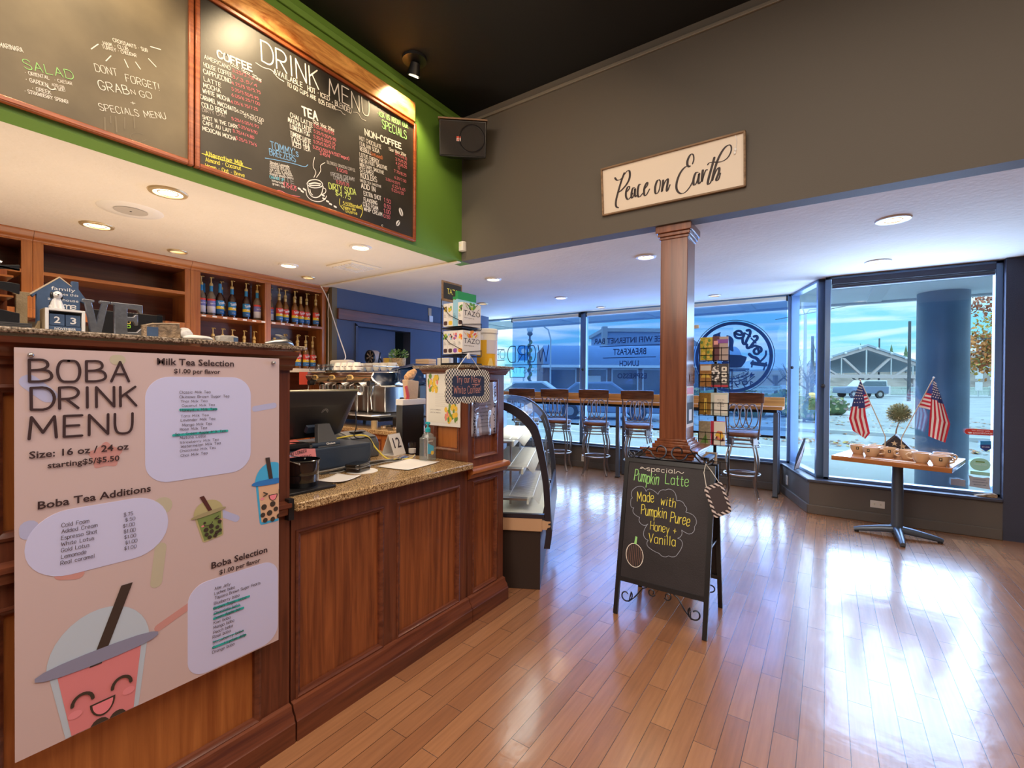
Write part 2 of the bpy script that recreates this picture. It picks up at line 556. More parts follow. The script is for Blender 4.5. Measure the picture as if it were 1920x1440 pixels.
# ------------------------------------------------------------------ materials
mat('gray_paint', (.115, .1, .082), .75, bump=.08, bscale=180)
mat('green_paint', (.13, .27, .035), .6, bump=.06, bscale=180)
mat('cream_plaster', (.80, .72, .60), .85, bump=.25, bscale=28, var=.03, vscale=3)
mat('black_paint', (.004, .004, .004), .7)
mat('navy_paint', (.045, .05, .085), .6, bump=.25, bscale=220)
mat('blue_wall_paint', (.075, .095, .155), .75, bump=.08, bscale=120)
mat('olive_paint', (.16, .12, .06), .7)
mat('sill_paint', (.055, .06, .085), .35)
mat('base_wall_paint', (.12, .105, .095), .55, bump=.12, bscale=160)
mat('trim_gray', (.2, .175, .14), .5)
mat('trim_green', (.17, .33, .06), .45)
mat('trim_cream', (.85, .76, .6), .6)
mat('window_frame', (.15, .24, .40), .3, metal=.3)
mat('white_plastic', (.8, .78, .75), .4)
mat('black_plastic', (.012, .012, .014), .35)
mat('black_metal', (.015, .015, .017), .4, metal=.6)
mat('chrome', (.75, .74, .72), .14, metal=1)
mat('steel', (.45, .45, .45), .3, metal=1)
mat('pewter', (.30, .25, .22), .32, metal=.9)
mat('white_paint', (.85, .84, .82), .5)
mat('paper', (.88, .88, .88), .7)
mat('ink', (.035, .022, .022), .6)
see_through('glass', (.94, .98, 1.0), .045)
see_through('shade_screen', (.62, .74, .93), .0, haze=.08, hazecol=(.2, .4, .7))
wood('mahogany', (.14, .035, .014), (.36, .11, .035), (38, 38, 2.0))
wood('mahogany_rail', (.085, .022, .013), (.2, .06, .028), (40, 2.0, 40))
wood('mahogany_stile', (.085, .022, .013), (.2, .06, .028), (40, 40, 2.0))
wood('cherry', (.30, .085, .02), (.52, .19, .05), (30, 30, 1.6))
wood('cherry_rail', (.30, .085, .02), (.52, .19, .05), (30, 1.6, 30))
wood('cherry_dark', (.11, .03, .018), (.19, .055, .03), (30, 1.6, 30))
wood('pine_burnt', (.42, .12, .02), (.95, .52, .16), (10, 2.2, 14), knots=2.2)
wood('oak_frame', (.20, .04, .012), (.42, .11, .03), (60, 4, 60))
wood('bar_wood', (.42, .17, .04), (.72, .36, .10), (2, 40, 40))
wood('column_wood', (.13, .04, .018), (.26, .085, .035), (30, 30, 1.4), rough=.25)
wood('table_wood', (.33, .12, .04), (.52, .22, .08), (2, 30, 30), rough=.2)
wood('seat_back_wood', (.07, .028, .016), (.16, .06, .03), (3, 30, 30), rough=.25)
granite('granite_tan', [(.02, .015, .012), (.22, .12, .05), (.58, .40, .20), (.75, .60, .36)], 210)
granite('granite_edge', [(.015, .012, .01), (.12, .085, .055), (.30, .23, .16), (.5, .42, .33)], 190)

# wooden floor: narrow boards along Y, each its own tone
m, t, b = _nm('floor_boards')
tcn = t.nodes.new('ShaderNodeTexCoord')
mp = t.nodes.new('ShaderNodeMapping'); mp.inputs['Rotation'].default_value = (0, 0, PI / 2)
t.links.new(tcn.outputs['Object'], mp.inputs[0])
bk = t.nodes.new('ShaderNodeTexBrick')
bk.inputs['Scale'].default_value = 1
bk.inputs['Brick Width'].default_value = .62
bk.inputs['Row Height'].default_value = .083
bk.inputs['Mortar Size'].default_value = .0012
bk.inputs['Mortar Smooth'].default_value = .2
bk.inputs['Color1'].default_value = (.33, .14, .065, 1)
bk.inputs['Color2'].default_value = (.46, .215, .10, 1)
bk.inputs['Mortar'].default_value = (.05, .02, .01, 1)
bk.inputs['Bias'].default_value = .1
bk.offset = .37; bk.offset_frequency = 2
t.links.new(mp.outputs[0], bk.inputs[0])
gp = t.nodes.new('ShaderNodeMapping'); gp.inputs['Scale'].default_value = (26, 1.6, 1)
t.links.new(tcn.outputs['Object'], gp.inputs[0])
gn = t.nodes.new('ShaderNodeTexNoise'); gn.inputs['Scale'].default_value = 2.4; gn.inputs['Detail'].default_value = 6
t.links.new(gp.outputs[0], gn.inputs[0])
mx = t.nodes.new('ShaderNodeMixRGB'); mx.blend_type = 'MULTIPLY'; mx.inputs[0].default_value = .45
t.links.new(bk.outputs['Color'], mx.inputs[1]); t.links.new(gn.outputs['Fac'], mx.inputs[2])
t.links.new(mx.outputs[0], b.inputs['Base Color'])
b.inputs['Roughness'].default_value = .27
b.inputs['Specular IOR Level'].default_value = .7
b.inputs['Coat Weight'].default_value = .5
b.inputs['Coat Roughness'].default_value = .13
sn = t.nodes.new('ShaderNodeTexNoise'); sn.inputs['Scale'].default_value = 7; sn.inputs['Detail'].default_value = 5
t.links.new(tcn.outputs['Object'], sn.inputs[0])
bm_ = t.nodes.new('ShaderNodeBump'); bm_.inputs['Strength'].default_value = .10; bm_.inputs['Distance'].default_value = .02
bf = t.nodes.new('ShaderNodeBump'); bf.inputs['Strength'].default_value = .5; bf.inputs['Distance'].default_value = .002; bf.invert = True
t.links.new(sn.outputs['Fac'], bm_.inputs['Height'])
t.links.new(bk.outputs['Fac'], bf.inputs['Height'])
t.links.new(bm_.outputs[0], bf.inputs['Normal'])
t.links.new(bf.outputs[0], b.inputs['Normal'])
t.links.new(bf.outputs[0], b.inputs['Coat Normal'])

# ------------------------------------------------------------------ the room
H = 2.48          # low ceiling
HT = 3.80         # tall ceiling
struct('floor', MB().prism([(-5.7, -3.3), (4.5, -3.3), (4.5, 5.9), (-.1, 5.9), (-.42, 6.86), (-5.7, 6.86)], (0, 0, 0), (1, 0, 0), (0, 1, 0), (0, 0, -.1)), 'floor_boards')
struct('ceiling', MB().prism([(-5.7, -3.3), (-2.95, -3.3), (-2.95, 3.42), (4.5, 3.42), (4.5, 5.97), (-.02, 5.97), (-.36, 6.86), (-5.7, 6.86)], (0, 0, H), (1, 0, 0), (0, 1, 0), (0, 0, .08)), 'cream_plaster')
struct('ceiling', MB().box(-2.95, 4.5, -3.3, 3.42, HT, HT + .08), 'black_paint')
struct('wall_left', MB().box(-2.95, -2.82, -3.3, 3.42, H, HT), 'green_paint')
struct('wall_back', MB().box(-2.82, 4.5, 3.29, 3.42, H, HT), 'gray_paint')
struct('wall_right', MB().box(4.4, 4.5, -3.3, 5.8, 0, HT), 'gray_paint')
struct('wall_rear', MB().box(-5.7, 4.4, -3.4, -3.3, 0, HT), 'gray_paint')
struct('wall_bar', MB().box(-5.45, -5.35, -3.3, 3.36, 0, H), 'olive_paint')
struct('wall_bar_return', MB().box(-5.45, -4.9, 3.36, 3.43, 0, H), 'olive_paint')
w = MB().box(-5.05, -4.9, 3.43, 3.70, 0, H).box(-5.05, -4.9, 4.62, 6.45, 0, H).box(-5.05, -4.9, 3.70, 4.62, 2.08, H)
struct('wall_blue', w, 'blue_wall_paint')
struct('wall_blue_recess', MB().box(-5.45, -5.4, 3.43, 6.45, 0, H), 'black_paint')  # black backing stands for the darkness beyond the door gap
d1 = struct('door_1', MB().box(-5.04, -5.0, 3.72, 4.43, 0, 2.05), 'blue_wall_paint', bevel=.004)
struct('door_frame', MB().box(-5.02, -4.885, 3.69, 3.72, 0, 2.07).box(-5.02, -4.885, 3.69, 4.62, 2.05, 2.085), 'blue_wall_paint', d1)
struct('trim_1', MB().box(-4.9, -4.87, 3.43, 6.45, 2.105, 2.235), 'mahogany_rail', bevel=.004)
struct('trim_2', MB().box(-2.82, 4.4, 3.272, 3.29, 3.715, 3.74), 'trim_gray', bevel=.004)
struct('trim_3', MB().box(-2.82, -2.802, -3.3, 3.272, 3.70, 3.745), 'trim_green', bevel=.005)
struct('trim_4', MB().box(-4.98, -2.83, 3.24, 3.30, H - .014, H), 'trim_cream', bevel=.006)
struct('wall_side', MB().box(1.28, 4.4, 5.80, 5.97, 0, H), 'navy_paint')
# low walls under the windows
struct('wall_window_base', MB().box(-5.7, -.44, 6.75, 6.9, 0, .33), 'base_wall_paint')
struct('wall_bay_side', MB().prism([(-.475, 6.75), (-.154, 5.80), (-.02, 5.97), (-.34, 6.9)], (0, 0, 0), (1, 0, 0), (0, 1, 0), (0, 0, .33)), 'base_wall_paint')
struct('wall_bay_base', MB().prism([(-.154, 5.80), (1.28, 5.80), (1.28, 5.97), (-.02, 5.97)], (0, 0, 0), (1, 0, 0), (0, 1, 0), (0, 0, .33)), 'base_wall_paint')
struct('trim_5', MB().prism([(-5.7, 6.72), (-.47, 6.72), (-.17, 5.775), (1.28, 5.775), (1.28, 5.97), (-.02, 5.97), (-.34, 6.9), (-5.7, 6.9)], (0, 0, .33), (1, 0, 0), (0, 1, 0), (0, 0, .03)), 'sill_paint', bevel=.008)
struct('baseboard_window', MB().box(-5.7, -.47, 6.732, 6.75, 0, .095), 'base_wall_paint', bevel=.006)
struct('baseboard_bay_side', MB().prism([(-.495, 6.745), (-.174, 5.79), (-.154, 5.80), (-.475, 6.75)], (0, 0, 0), (1, 0, 0), (0, 1, 0), (0, 0, .095)), 'base_wall_paint', bevel=.006)
struct('baseboard_bay', MB().box(-.166, 1.28, 5.782, 5.80, 0, .095), 'base_wall_paint', bevel=.006)

# ------------------------------------------------------------------ windows
def window(name, a, b, z0, z1, fw=.05, dep=.09, sides=(1, 1)):
    """frame and pane between plan points a and b"""
    ax, ay = a; bx, by = b
    L = math.hypot(bx - ax, by - ay); ux, uy = (bx - ax) / L, (by - ay) / L
    O = Vector((ax, ay, 0)); U = Vector((ux, uy, 0)); N = Vector((-uy, ux, 0)) * dep
    f = MB()
    def bar(s0, s1, q0, q1):
        f.prism([(s0, q0), (s1, q0), (s1, q1), (s0, q1)], O - N / 2, U, (0, 0, 1), N)
    bar(0, L, z0, z0 + .03); bar(0, L, z1 - .03, z1)
    if sides[0]: bar(0, fw, z0, z1)
    if sides[1]: bar(L - fw, L, z0, z1)
    o = struct(name, f, 'window_frame', bevel=.004)
    g = MB().prism([(fw * .6, z0 + .02), (L - fw * .6, z0 + .02), (L - fw * .6, z1 - .02), (fw * .6, z1 - .02)], O - N * .03, U, (0, 0, 1), N * .06)
    struct('pane', g, 'glass', o)
    return o
window('window_1', (-5.7, 6.81), (-3.245, 6.81), .36, H)
window('window_2', (-3.245, 6.81), (-.375, 6.81), .36, H)
window('window_3', (-.36, 6.80), (-.055, 5.95), .36, H)
window('window_4', (-.035, 5.92), (1.28, 5.92), .36, H)
# security knobs on the uprights
mk = [(-3.245, 6.75, 1.56), (-.375, 6.75, 1.56), (-.045, 5.865, 1.34)]
for i, p in enumerate(mk):
    k = MB().cyl((p[0], p[1], p[2]), (p[0], p[1] + .03, p[2]), .022, .022, 14).ball((p[0], p[1] - .005, p[2]), .02, 12, 8, (1, .6, 1))
    o = k.build('window_catch', 'black_plastic', loc=p)
    tag(o, ['small round black catch on the window upright above the second and third stools', 'small round black catch on the window upright beside the coffee logo', 'small round black catch on the upright at the corner of the window bay'][i], 'window catch', 'black window catches')
# roller shades
for i, (x0, x1) in enumerate(((-4.585, -3.29), (-3.165, -.434))):
    r = thing('roller_shade', ['blue see-through roller shade over the window with the large WORD lettering', 'blue see-through roller shade behind the coffee logo and WIFI lettering'][i], 'roller shade', ((x0 + x1) / 2, 6.73, 0), 0, 'sheer shades on the street windows')
    h = (x1 - x0) / 2
    MB().cyl((-h, 0, 2.425), (h, 0, 2.425), .028, .028, 16).build('roller_tube', 'trim_cream', r)
    MB().box(-h, h, -.002, .002, .70, 2.40).build('screen', 'shade_screen', r)
    MB().box(-h, h, -.012, .012, .67, .70).build('hem_bar', 'black_metal', r, bevel=.003)
    for s in (-1, 1):
        MB().box(s * h - .008, s * h + .008, -.03, .03, 2.39, 2.46).build('bracket', 'black_metal', r, bevel=.002)
r = thing('rolled_blind', 'dark blind rolled up inside its case above the bay window', 'blind', (.625, 5.88, 0))
MB().box(-.605, .605, -.03, .02, 2.40, 2.452).build('case', 'navy_paint', r, bevel=.004)
MB().cyl((-.6, 0, 2.375), (.6, 0, 2.375), .024, .024, 16).build('roll', 'sill_paint', r)

# ------------------------------------------------------------------ lamps in the ceilings
m, t, b = _nm('lamp_glow')
b.inputs['Base Color'].default_value = (1, .9, .7, 1)
b.inputs['Emission Color'].default_value = (1, .86, .66, 1)
b.inputs['Emission Strength'].default_value = 6
m, t, b = _nm('lamp_dim')
b.inputs['Base Color'].default_value = (1, .8, .5, 1)
b.inputs['Emission Color'].default_value = (1, .70, .33, 1)
b.inputs['Emission Strength'].default_value = 1.0
mat('brass_trim', (.75, .58, .32), .35, metal=.5)
mat('white_trim', (.85, .80, .72), .4)
def spot(loc, power, size=120, color=WARM, rot=(0, 0, 0), rad=.06, blend=.6):
    d = bpy.data.lights.new('downlight_beam', 'SPOT')
    d.energy = power; d.spot_size = math.radians(size); d.spot_blend = blend; d.color = color; d.shadow_soft_size = rad
    o = bpy.data.objects.new('downlight_beam', d); COL.objects.link(o)
    o.location = loc; o.rotation_euler = rot
    return o
def downlight(x, y, r, label, on=True, power=30, trim='white_trim', col=WARM):
    t = thing('recessed_downlight', label, 'ceiling light', (x, y, H), 0, 'recessed lights in the low ceiling')
    MB().lathe([(r * .72, .0), (r * .74, -.012), (r * .95, -.010), (r, -.002), (r, .0)], n=28, cap=False).build('trim_ring', trim, t)
    MB().lathe([(0, -.004), (r * .73, -.004)], n=28, cap=False).build('lens', 'lamp_glow' if on else 'lamp_dim', t)
    if on:
        MB().lathe([(r * .46, -.007), (r * .5, -.011), (r * .54, -.007)], n=28, cap=False).build('baffle', 'brass_trim', t)
        spot((x, y, H - .04), power, 130, col)
    return t
downlight(-3.235, 1.121, .10, 'bright recessed ceiling light nearest the menu boards, over the counter end', power=26, trim='brass_trim')
downlight(-4.367, 1.078, .10, 'bright recessed ceiling light left of the round ceiling speaker', power=26, trim='brass_trim')
downlight(-3.222, 2.476, .09, 'bright recessed ceiling light beside the square ceiling vent', power=26)
downlight(-4.322, 2.488, .09, 'bright recessed ceiling light in front of the syrup shelf', power=26)
downlight(-4.661, 2.905, .07, 'small dim amber ceiling light close to the syrup shelf', False, trim='brass_trim')
downlight(-4.669, 1.689, .075, 'unlit pale round ceiling light cover above the empty wooden shelf', False, trim='brass_trim')
downlight(-3.018, 4.051, .09, 'recessed ceiling light above the stack of tea boxes', power=22)
downlight(-2.937, 5.447, .085, 'recessed ceiling light between the bar stools and the tea boxes', power=20)
downlight(-2.815, 6.475, .075, 'dim amber ceiling light close to the street window', False, trim='brass_trim')
downlight(-4.11, 5.265, .08, 'dim amber ceiling light half hidden behind the tea boxes', False, trim='brass_trim')
downlight(-1.341, 4.051, .09, 'recessed ceiling light just left of the wooden column', power=22)
downlight(-1.209, 6.356, .08, 'dim amber ceiling light just right of the wooden column', False, trim='brass_trim')
downlight(.362, 5.348, .10, 'recessed ceiling light in front of the bay window', power=24)
downlight(.351, 4.026, .10, 'largest recessed ceiling light on the right, below the grey wall', power=24)

t = thing('ceiling_speaker', 'flat round white loudspeaker grille set into the low ceiling', 'ceiling speaker', (-3.79, 1.106, H))
MB().lathe([(0, -.006), (.10, -.006), (.165, -.005), (.175, 0)], n=36, cap=False).build('rim', 'white_trim', t)
MB().lathe([(0, -.0085), (.09, -.0085)], n=32, cap=False).build('grille', mat('grille_gray', (.5, .45, .38), .7), t)
MB().cyl((0, 0, -.008), (0, 0, -.011), .006).build('screw', 'black_plastic', t)
t = thing('ceiling_vent', 'square cream air vent with louvres set into the low ceiling', 'vent', (-3.83, 2.87, H))
MB().box(-.19, .19, -.18, .18, -.012, 0).build('frame', 'trim_cream', t, bevel=.004)
for k in range(7):
    MB().box(-.15 + k * .045, -.125 + k * .045, -.14, .14, -.02, -.012).build('slat', 'white_trim', t)
MB().box(-.035, .035, -.05, .05, -.023, -.012).build('centre_plate', 'trim_cream', t)

t = thing('track_spotlight', 'small bright spotlight on the black ceiling above the menu boards', 'spotlight', (-2.60, 2.48, HT))
MB().cyl((0, 0, 0), (0, 0, -.02), .09, .09, 24).build('canopy', 'black_plastic', t)
MB().cyl((-.01, .02, -.02), (-.04, .03, -.10), .035, .05, 20).build('lamp_head', 'black_plastic', t)
MB().cyl((-.041, .031, -.1005), (-.0425, .0315, -.103), .036, .036, 20).build('bulb', 'lamp_glow', t)
spot((-2.645, 2.51, HT - .13), 40, 110, (1, .75, .42), (0, math.radians(22), 0), .03)
spot((-2.3, 1.5, HT - .1), 60, 80, (1, .76, .45), (0, math.radians(33), 0), .04)
spot((-2.3, .62, HT - .1), 60, 80, (1, .76, .45), (0, math.radians(33), 0), .04)

# ------------------------------------------------------------------ outside: ground, roof edge and the round column
mat('asphalt', (.34, .37, .40), .8, bump=.2, bscale=40, var=.18, vscale=.6)
mat('pavement', (.42, .45, .48), .8, var=.08, vscale=1.5)
mat('soffit_panel', (.72, .78, .82), .7)
mat('fascia', (.62, .68, .72), .6)
mat('ext_column', (.10, .19, .30), .4, var=.15, vscale=2)
struct('ground', MB().box(-120, 120, 11.5, 200, -.25, -.15), 'asphalt')
struct('ground', MB().box(-40, 40, 5.97, 11.5, -.25, -.11), 'pavement')
o = struct('ceiling_outside', MB().prism([(-12, 6.95), (-.36, 6.95), (-.02, 6.0), (8, 6.0), (8, 8.85), (-12, 8.85)], (0, 0, 2.60), (1, 0, 0), (0, 1, 0), (0, 0, .2)), 'soffit_panel')
sb = MB()
for x in [-9.6, -7.9, -6.2, -4.5, -2.8, -1.1, .55, 2.2, 3.9]:
    sb.box(x - .09, x + .09, 6.9, 8.80, 2.585, 2.60)
struct('soffit_batten', sb, 'fascia', o)
struct('fascia_board', MB().box(-12, 8, 8.80, 8.9, 2.57, 2.85), 'fascia', o)
struct('pillar_outside', MB().cyl((1.27, 8.45, -.12), (1.27, 8.45, 2.6), .27, .27, 40), 'ext_column')

# ------------------------------------------------------------------ lettering: words, places (metres on their boards) and sizes
MENU_TEXT = [
    ('COFFEE', 1.202, 3.15, 1.385, 3.173, 0.046, 'w', 0.24),
    ('12oz 16oz 20oz', 1.264, 3.144, 1.439, 3.142, 0.022, 'w', 0.16),
    ('AMERICANO', 1.136, 3.105, 1.266, 3.115, 0.026, 'w', 0.13),
    ('HOUSE COFFEE', 1.134, 3.06, 1.275, 3.08, 0.027, 'w', 0.13),
    ('CAPPUCCINO', 1.132, 3.024, 1.271, 3.043, 0.029, 'w', 0.13),
    ('LATTE', 1.134, 2.985, 1.219, 2.993, 0.027, 'w', 0.13),
    ('MOCHA', 1.132, 2.951, 1.216, 2.962, 0.027, 'w', 0.13),
    ('WHITE MOCHA', 1.128, 2.919, 1.265, 2.935, 0.027, 'w', 0.13),
    ('CARAMEL MACCHIATO', 1.117, 2.881, 1.297, 2.896, 0.027, 'w', 0.13),
    ('COLD BREW', 1.125, 2.841, 1.249, 2.858, 0.03, 'w', 0.13),
    ('DIRTY CHAI', 1.127, 2.816, 1.24, 2.838, 0.022, 'g', 0.13),
    ('SHOT N THE DARK', 1.128, 2.778, 1.308, 2.805, 0.024, 'w', 0.13),
    ('CAFE AU LAIT', 1.13, 2.75, 1.272, 2.766, 0.024, 'w', 0.13),
    ('MEXICAN MOCHA', 1.128, 2.717, 1.297, 2.732, 0.026, 'w', 0.13),
    ('3.25/3.75/4.5', 1.278, 3.114, 1.439, 3.136, 0.02, 'p', 0.13),
    ('3/3.5/4', 1.275, 3.077, 1.415, 3.096, 0.02, 'p', 0.13),
    ('4.25/5.10/5.75', 1.275, 3.041, 1.435, 3.067, 0.02, 'p', 0.13),
    ('5.25/5.50/5.95', 1.275, 3.008, 1.423, 3.026, 0.019, 'p', 0.13),
    ('6.05/6.25/7.00', 1.275, 2.974, 1.431, 2.998, 0.019, 'p', 0.13),
    ('6.05/6.75/7.25', 1.272, 2.935, 1.419, 2.96, 0.019, 'p', 0.13),
    ('6.05/6.75/7.00', 1.302, 2.897, 1.453, 2.912, 0.02, 'w', 0.13),
    ('5.70/6.25', 1.344, 2.89, 1.443, 2.892, 0.02, 'w', 0.13),
    ('5.25/6.05/6.90', 1.275, 2.841, 1.424, 2.861, 0.019, 'p', 0.13),
    ('5.25/6/6.50', 1.311, 2.816, 1.416, 2.822, 0.019, 'p', 0.13),
    ('5.75/4/4.80', 1.282, 2.776, 1.397, 2.785, 0.02, 'p', 0.13),
    ('5.25/5.75/6', 1.297, 2.742, 1.412, 2.748, 0.02, 'p', 0.13),
    ('Alternative Milk', 1.143, 2.584, 1.337, 2.604, 0.033, 'y', 0.13),
    ('Almond * Coconut', 1.143, 2.555, 1.325, 2.576, 0.026, 'y', 0.13),
    ('Hemp * Oat * Breve', 1.143, 2.523, 1.345, 2.543, 0.025, 'y', 0.13),
    ('DRINK', 1.442, 3.267, 1.813, 3.291, 0.118, 'w', 0.07),
    ('MENU', 1.892, 3.291, 2.221, 3.303, 0.112, 'w', 0.07),
    ('AVAILABLE', 1.514, 3.232, 1.7, 3.245, 0.037, 'w', 0.11),
    ('HOT *', 1.737, 3.244, 1.813, 3.252, 0.038, 'w', 0.11),
    ('ICED ,', 1.827, 3.25, 1.917, 3.259, 0.035, 'w', 0.11),
    ('BLENDED', 1.938, 3.247, 2.066, 3.254, 0.042, 'w', 0.11),
    ('TO GO CUPS ARE', 1.598, 3.2, 1.794, 3.209, 0.031, 'w', 0.11),
    ('0.25 EXTRA', 1.815, 3.204, 1.941, 3.217, 0.033, 'w', 0.11),
    ('TEA', 1.702, 3.072, 1.806, 3.084, 0.063, 'w', 0.2),
    ('12oz 16oz 20oz', 1.773, 3.053, 1.931, 3.065, 0.026, 'w', 0.14),
    ('CHAI LATTE', 1.619, 3.02, 1.77, 3.022, 0.033, 'w', 0.13),
    ('MATCHA LATTE', 1.605, 2.983, 1.761, 2.987, 0.033, 'w', 0.13),
    ('LONDON FOG', 1.619, 2.948, 1.749, 2.954, 0.033, 'w', 0.13),
    ('TUMERIC LATTE', 1.619, 2.906, 1.758, 2.91, 0.032, 'w', 0.13),
    ('TAZO TEA', 1.625, 2.869, 1.749, 2.877, 0.035, 'w', 0.13),
    ('ICED TEA', 1.634, 2.843, 1.754, 2.857, 0.035, 'w', 0.13),
    ('5.25/5.50/5.95', 1.78, 3.029, 1.928, 3.042, 0.022, 'p', 0.13),
    ('5.25/5.50/5.95', 1.78, 2.994, 1.944, 3.005, 0.023, 'p', 0.13),
    ('5.25/5.50/5.75', 1.78, 2.959, 1.939, 2.974, 0.023, 'p', 0.13),
    ('5.25/5.50/5.75', 1.78, 2.926, 1.936, 2.947, 0.023, 'p', 0.13),
    ('3.25/3.50/4/4.50(Teapot)', 1.774, 2.889, 2.051, 2.92, 0.024, 'p', 0.13),
    ('3.45/4', 1.824, 2.868, 1.898, 2.874, 0.026, 'p', 0.13),
    ("TOMMY's", 1.497, 2.774, 1.672, 2.792, 0.051, 'b', 0.1),
    ('BREEZERS', 1.491, 2.73, 1.655, 2.751, 0.046, 'b', 0.1),
    ('Blended Lemonade', 1.494, 2.68, 1.613, 2.699, 0.018, 'w', 0.14),
    ('flavored like your', 1.492, 2.666, 1.617, 2.687, 0.016, 'w', 0.14),
    ('favorite fruits on', 1.492, 2.653, 1.621, 2.674, 0.016, 'w', 0.14),
    ('ice with a splash', 1.492, 2.639, 1.628, 2.662, 0.016, 'w', 0.14),
    ('of cream to finish', 1.492, 2.626, 1.635, 2.651, 0.016, 'w', 0.14),
    ('mango peach berry', 1.492, 2.612, 1.641, 2.638, 0.016, 'w', 0.14),
    ('WHITE', 1.512, 2.596, 1.644, 2.609, 0.036, 'k', 0.09),
    ('CHANGE UP', 1.491, 2.591, 1.58, 2.603, 0.02, 'c', 0.14),
    ('lemonade', 1.504, 2.576, 1.579, 2.584, 0.016, 'w', 0.14),
    ('green tea', 1.508, 2.559, 1.583, 2.563, 0.016, 'w', 0.14),
    ('4.75-8.75', 1.574, 2.572, 1.659, 2.57, 0.035, 'p', 0.12),
    ('BLENDED DRAGON COFFEE', 1.878, 2.83, 2.101, 2.857, 0.023, 'g', 0.14),
    ('7.50/8', 1.95, 2.809, 2.035, 2.819, 0.024, 'p', 0.13),
    ('FROZEN CREAMY', 1.909, 2.758, 2.098, 2.788, 0.031, 'k', 0.11),
    ('LEMONADE', 1.929, 2.744, 2.05, 2.761, 0.023, 'k', 0.11),
    ('5.25/5.75', 1.95, 2.724, 2.05, 2.735, 0.024, 'p', 0.13),
    ('DIRTY SODA', 1.894, 2.666, 2.108, 2.695, 0.048, 'l', 0.12),
    ('$4.75', 1.943, 2.64, 2.063, 2.646, 0.042, 'l', 0.12),
    ('5.50(Blended)', 2.004, 2.592, 2.16, 2.61, 0.028, 'y', 0.13),
    ('Creamy like', 1.993, 2.566, 2.106, 2.58, 0.024, 'y', 0.13),
    ('Slushie', 2.02, 2.548, 2.12, 2.556, 0.025, 'y', 0.13),
    ('*ASK US ABOUT OUR', 2.3, 3.351, 2.599, 3.389, 0.045, 'n', 0.12),
    ('SPECIALS', 2.342, 3.278, 2.585, 3.298, 0.074, 'n', 0.1),
    ('NON-COFFEE', 2.186, 3.155, 2.53, 3.196, 0.052, 'w', 0.22),
    ('12oz 16oz 20oz', 2.407, 3.137, 2.579, 3.158, 0.026, 'w', 0.15),
    ('HOT CHOCOLATE', 2.138, 3.1, 2.332, 3.114, 0.034, 'w', 0.13),
    ('ITALIAN SODA', 2.14, 3.061, 2.314, 3.074, 0.034, 'w', 0.13),
    ('REDBULL', 2.143, 3.025, 2.24, 3.034, 0.035, 'w', 0.13),
    ('(infused)', 2.24, 3.032, 2.345, 3.042, 0.028, 'o', 0.13),
    ('LOTUS ENERGY', 2.141, 2.982, 2.314, 2.997, 0.035, 'w', 0.13),
    ('FRESH FRUIT SMOOTHIE', 2.141, 2.944, 2.391, 2.978, 0.033, 'w', 0.13),
    ('NON DAIRY SMOOTHIE', 2.143, 2.914, 2.359, 2.933, 0.03, 'w', 0.13),
    ('STEAMER', 2.143, 2.876, 2.262, 2.89, 0.036, 'w', 0.13),
    ('KOOLERS', 2.151, 2.833, 2.293, 2.852, 0.044, 'w', 0.13),
    ('GREEN TEA SMOOTHIE', 2.144, 2.804, 2.334, 2.824, 0.021, 'w', 0.13),
    ('ADD IN', 2.155, 2.763, 2.279, 2.775, 0.042, 'w', 0.15),
    ('EXTRA SHOT', 2.177, 2.716, 2.334, 2.729, 0.037, 'w', 0.13),
    ('FLAVORING', 2.177, 2.674, 2.297, 2.683, 0.033, 'w', 0.13),
    ('COLD FOAM', 2.171, 2.639, 2.305, 2.646, 0.034, 'w', 0.13),
    ('WHIP CREAM', 2.177, 2.606, 2.343, 2.612, 0.034, 'w', 0.13),
    ('5/5.25/6.10', 2.469, 3.129, 2.589, 3.13, 0.024, 'p', 0.13),
    ('3.75/5.25', 2.473, 3.087, 2.589, 3.096, 0.025, 'p', 0.13),
    ('4.75/5.25', 2.476, 3.055, 2.589, 3.064, 0.025, 'p', 0.13),
    ('5', 2.497, 3.029, 2.517, 3.031, 0.024, 'p', 0.13),
    ('7.75/8.25', 2.46, 2.989, 2.584, 2.998, 0.025, 'p', 0.13),
    ('6.25/7.00', 2.463, 2.941, 2.582, 2.95, 0.024, 'p', 0.13),
    ('3.50/4.50/5', 2.378, 2.898, 2.518, 2.908, 0.022, 'p', 0.13),
    ('6.25/6.65', 2.444, 2.868, 2.573, 2.878, 0.025, 'p', 0.13),
    ('5.25/6.50', 2.437, 2.835, 2.557, 2.844, 0.025, 'p', 0.13),
    ('1.50', 2.362, 2.731, 2.425, 2.732, 0.034, 'p', 0.13),
    ('0.50', 2.363, 2.689, 2.425, 2.69, 0.032, 'p', 0.13),
    ('1.00', 2.36, 2.648, 2.422, 2.65, 0.034, 'p', 0.13),
    ('0.50', 2.36, 2.611, 2.419, 2.614, 0.03, 'p', 0.13),
]
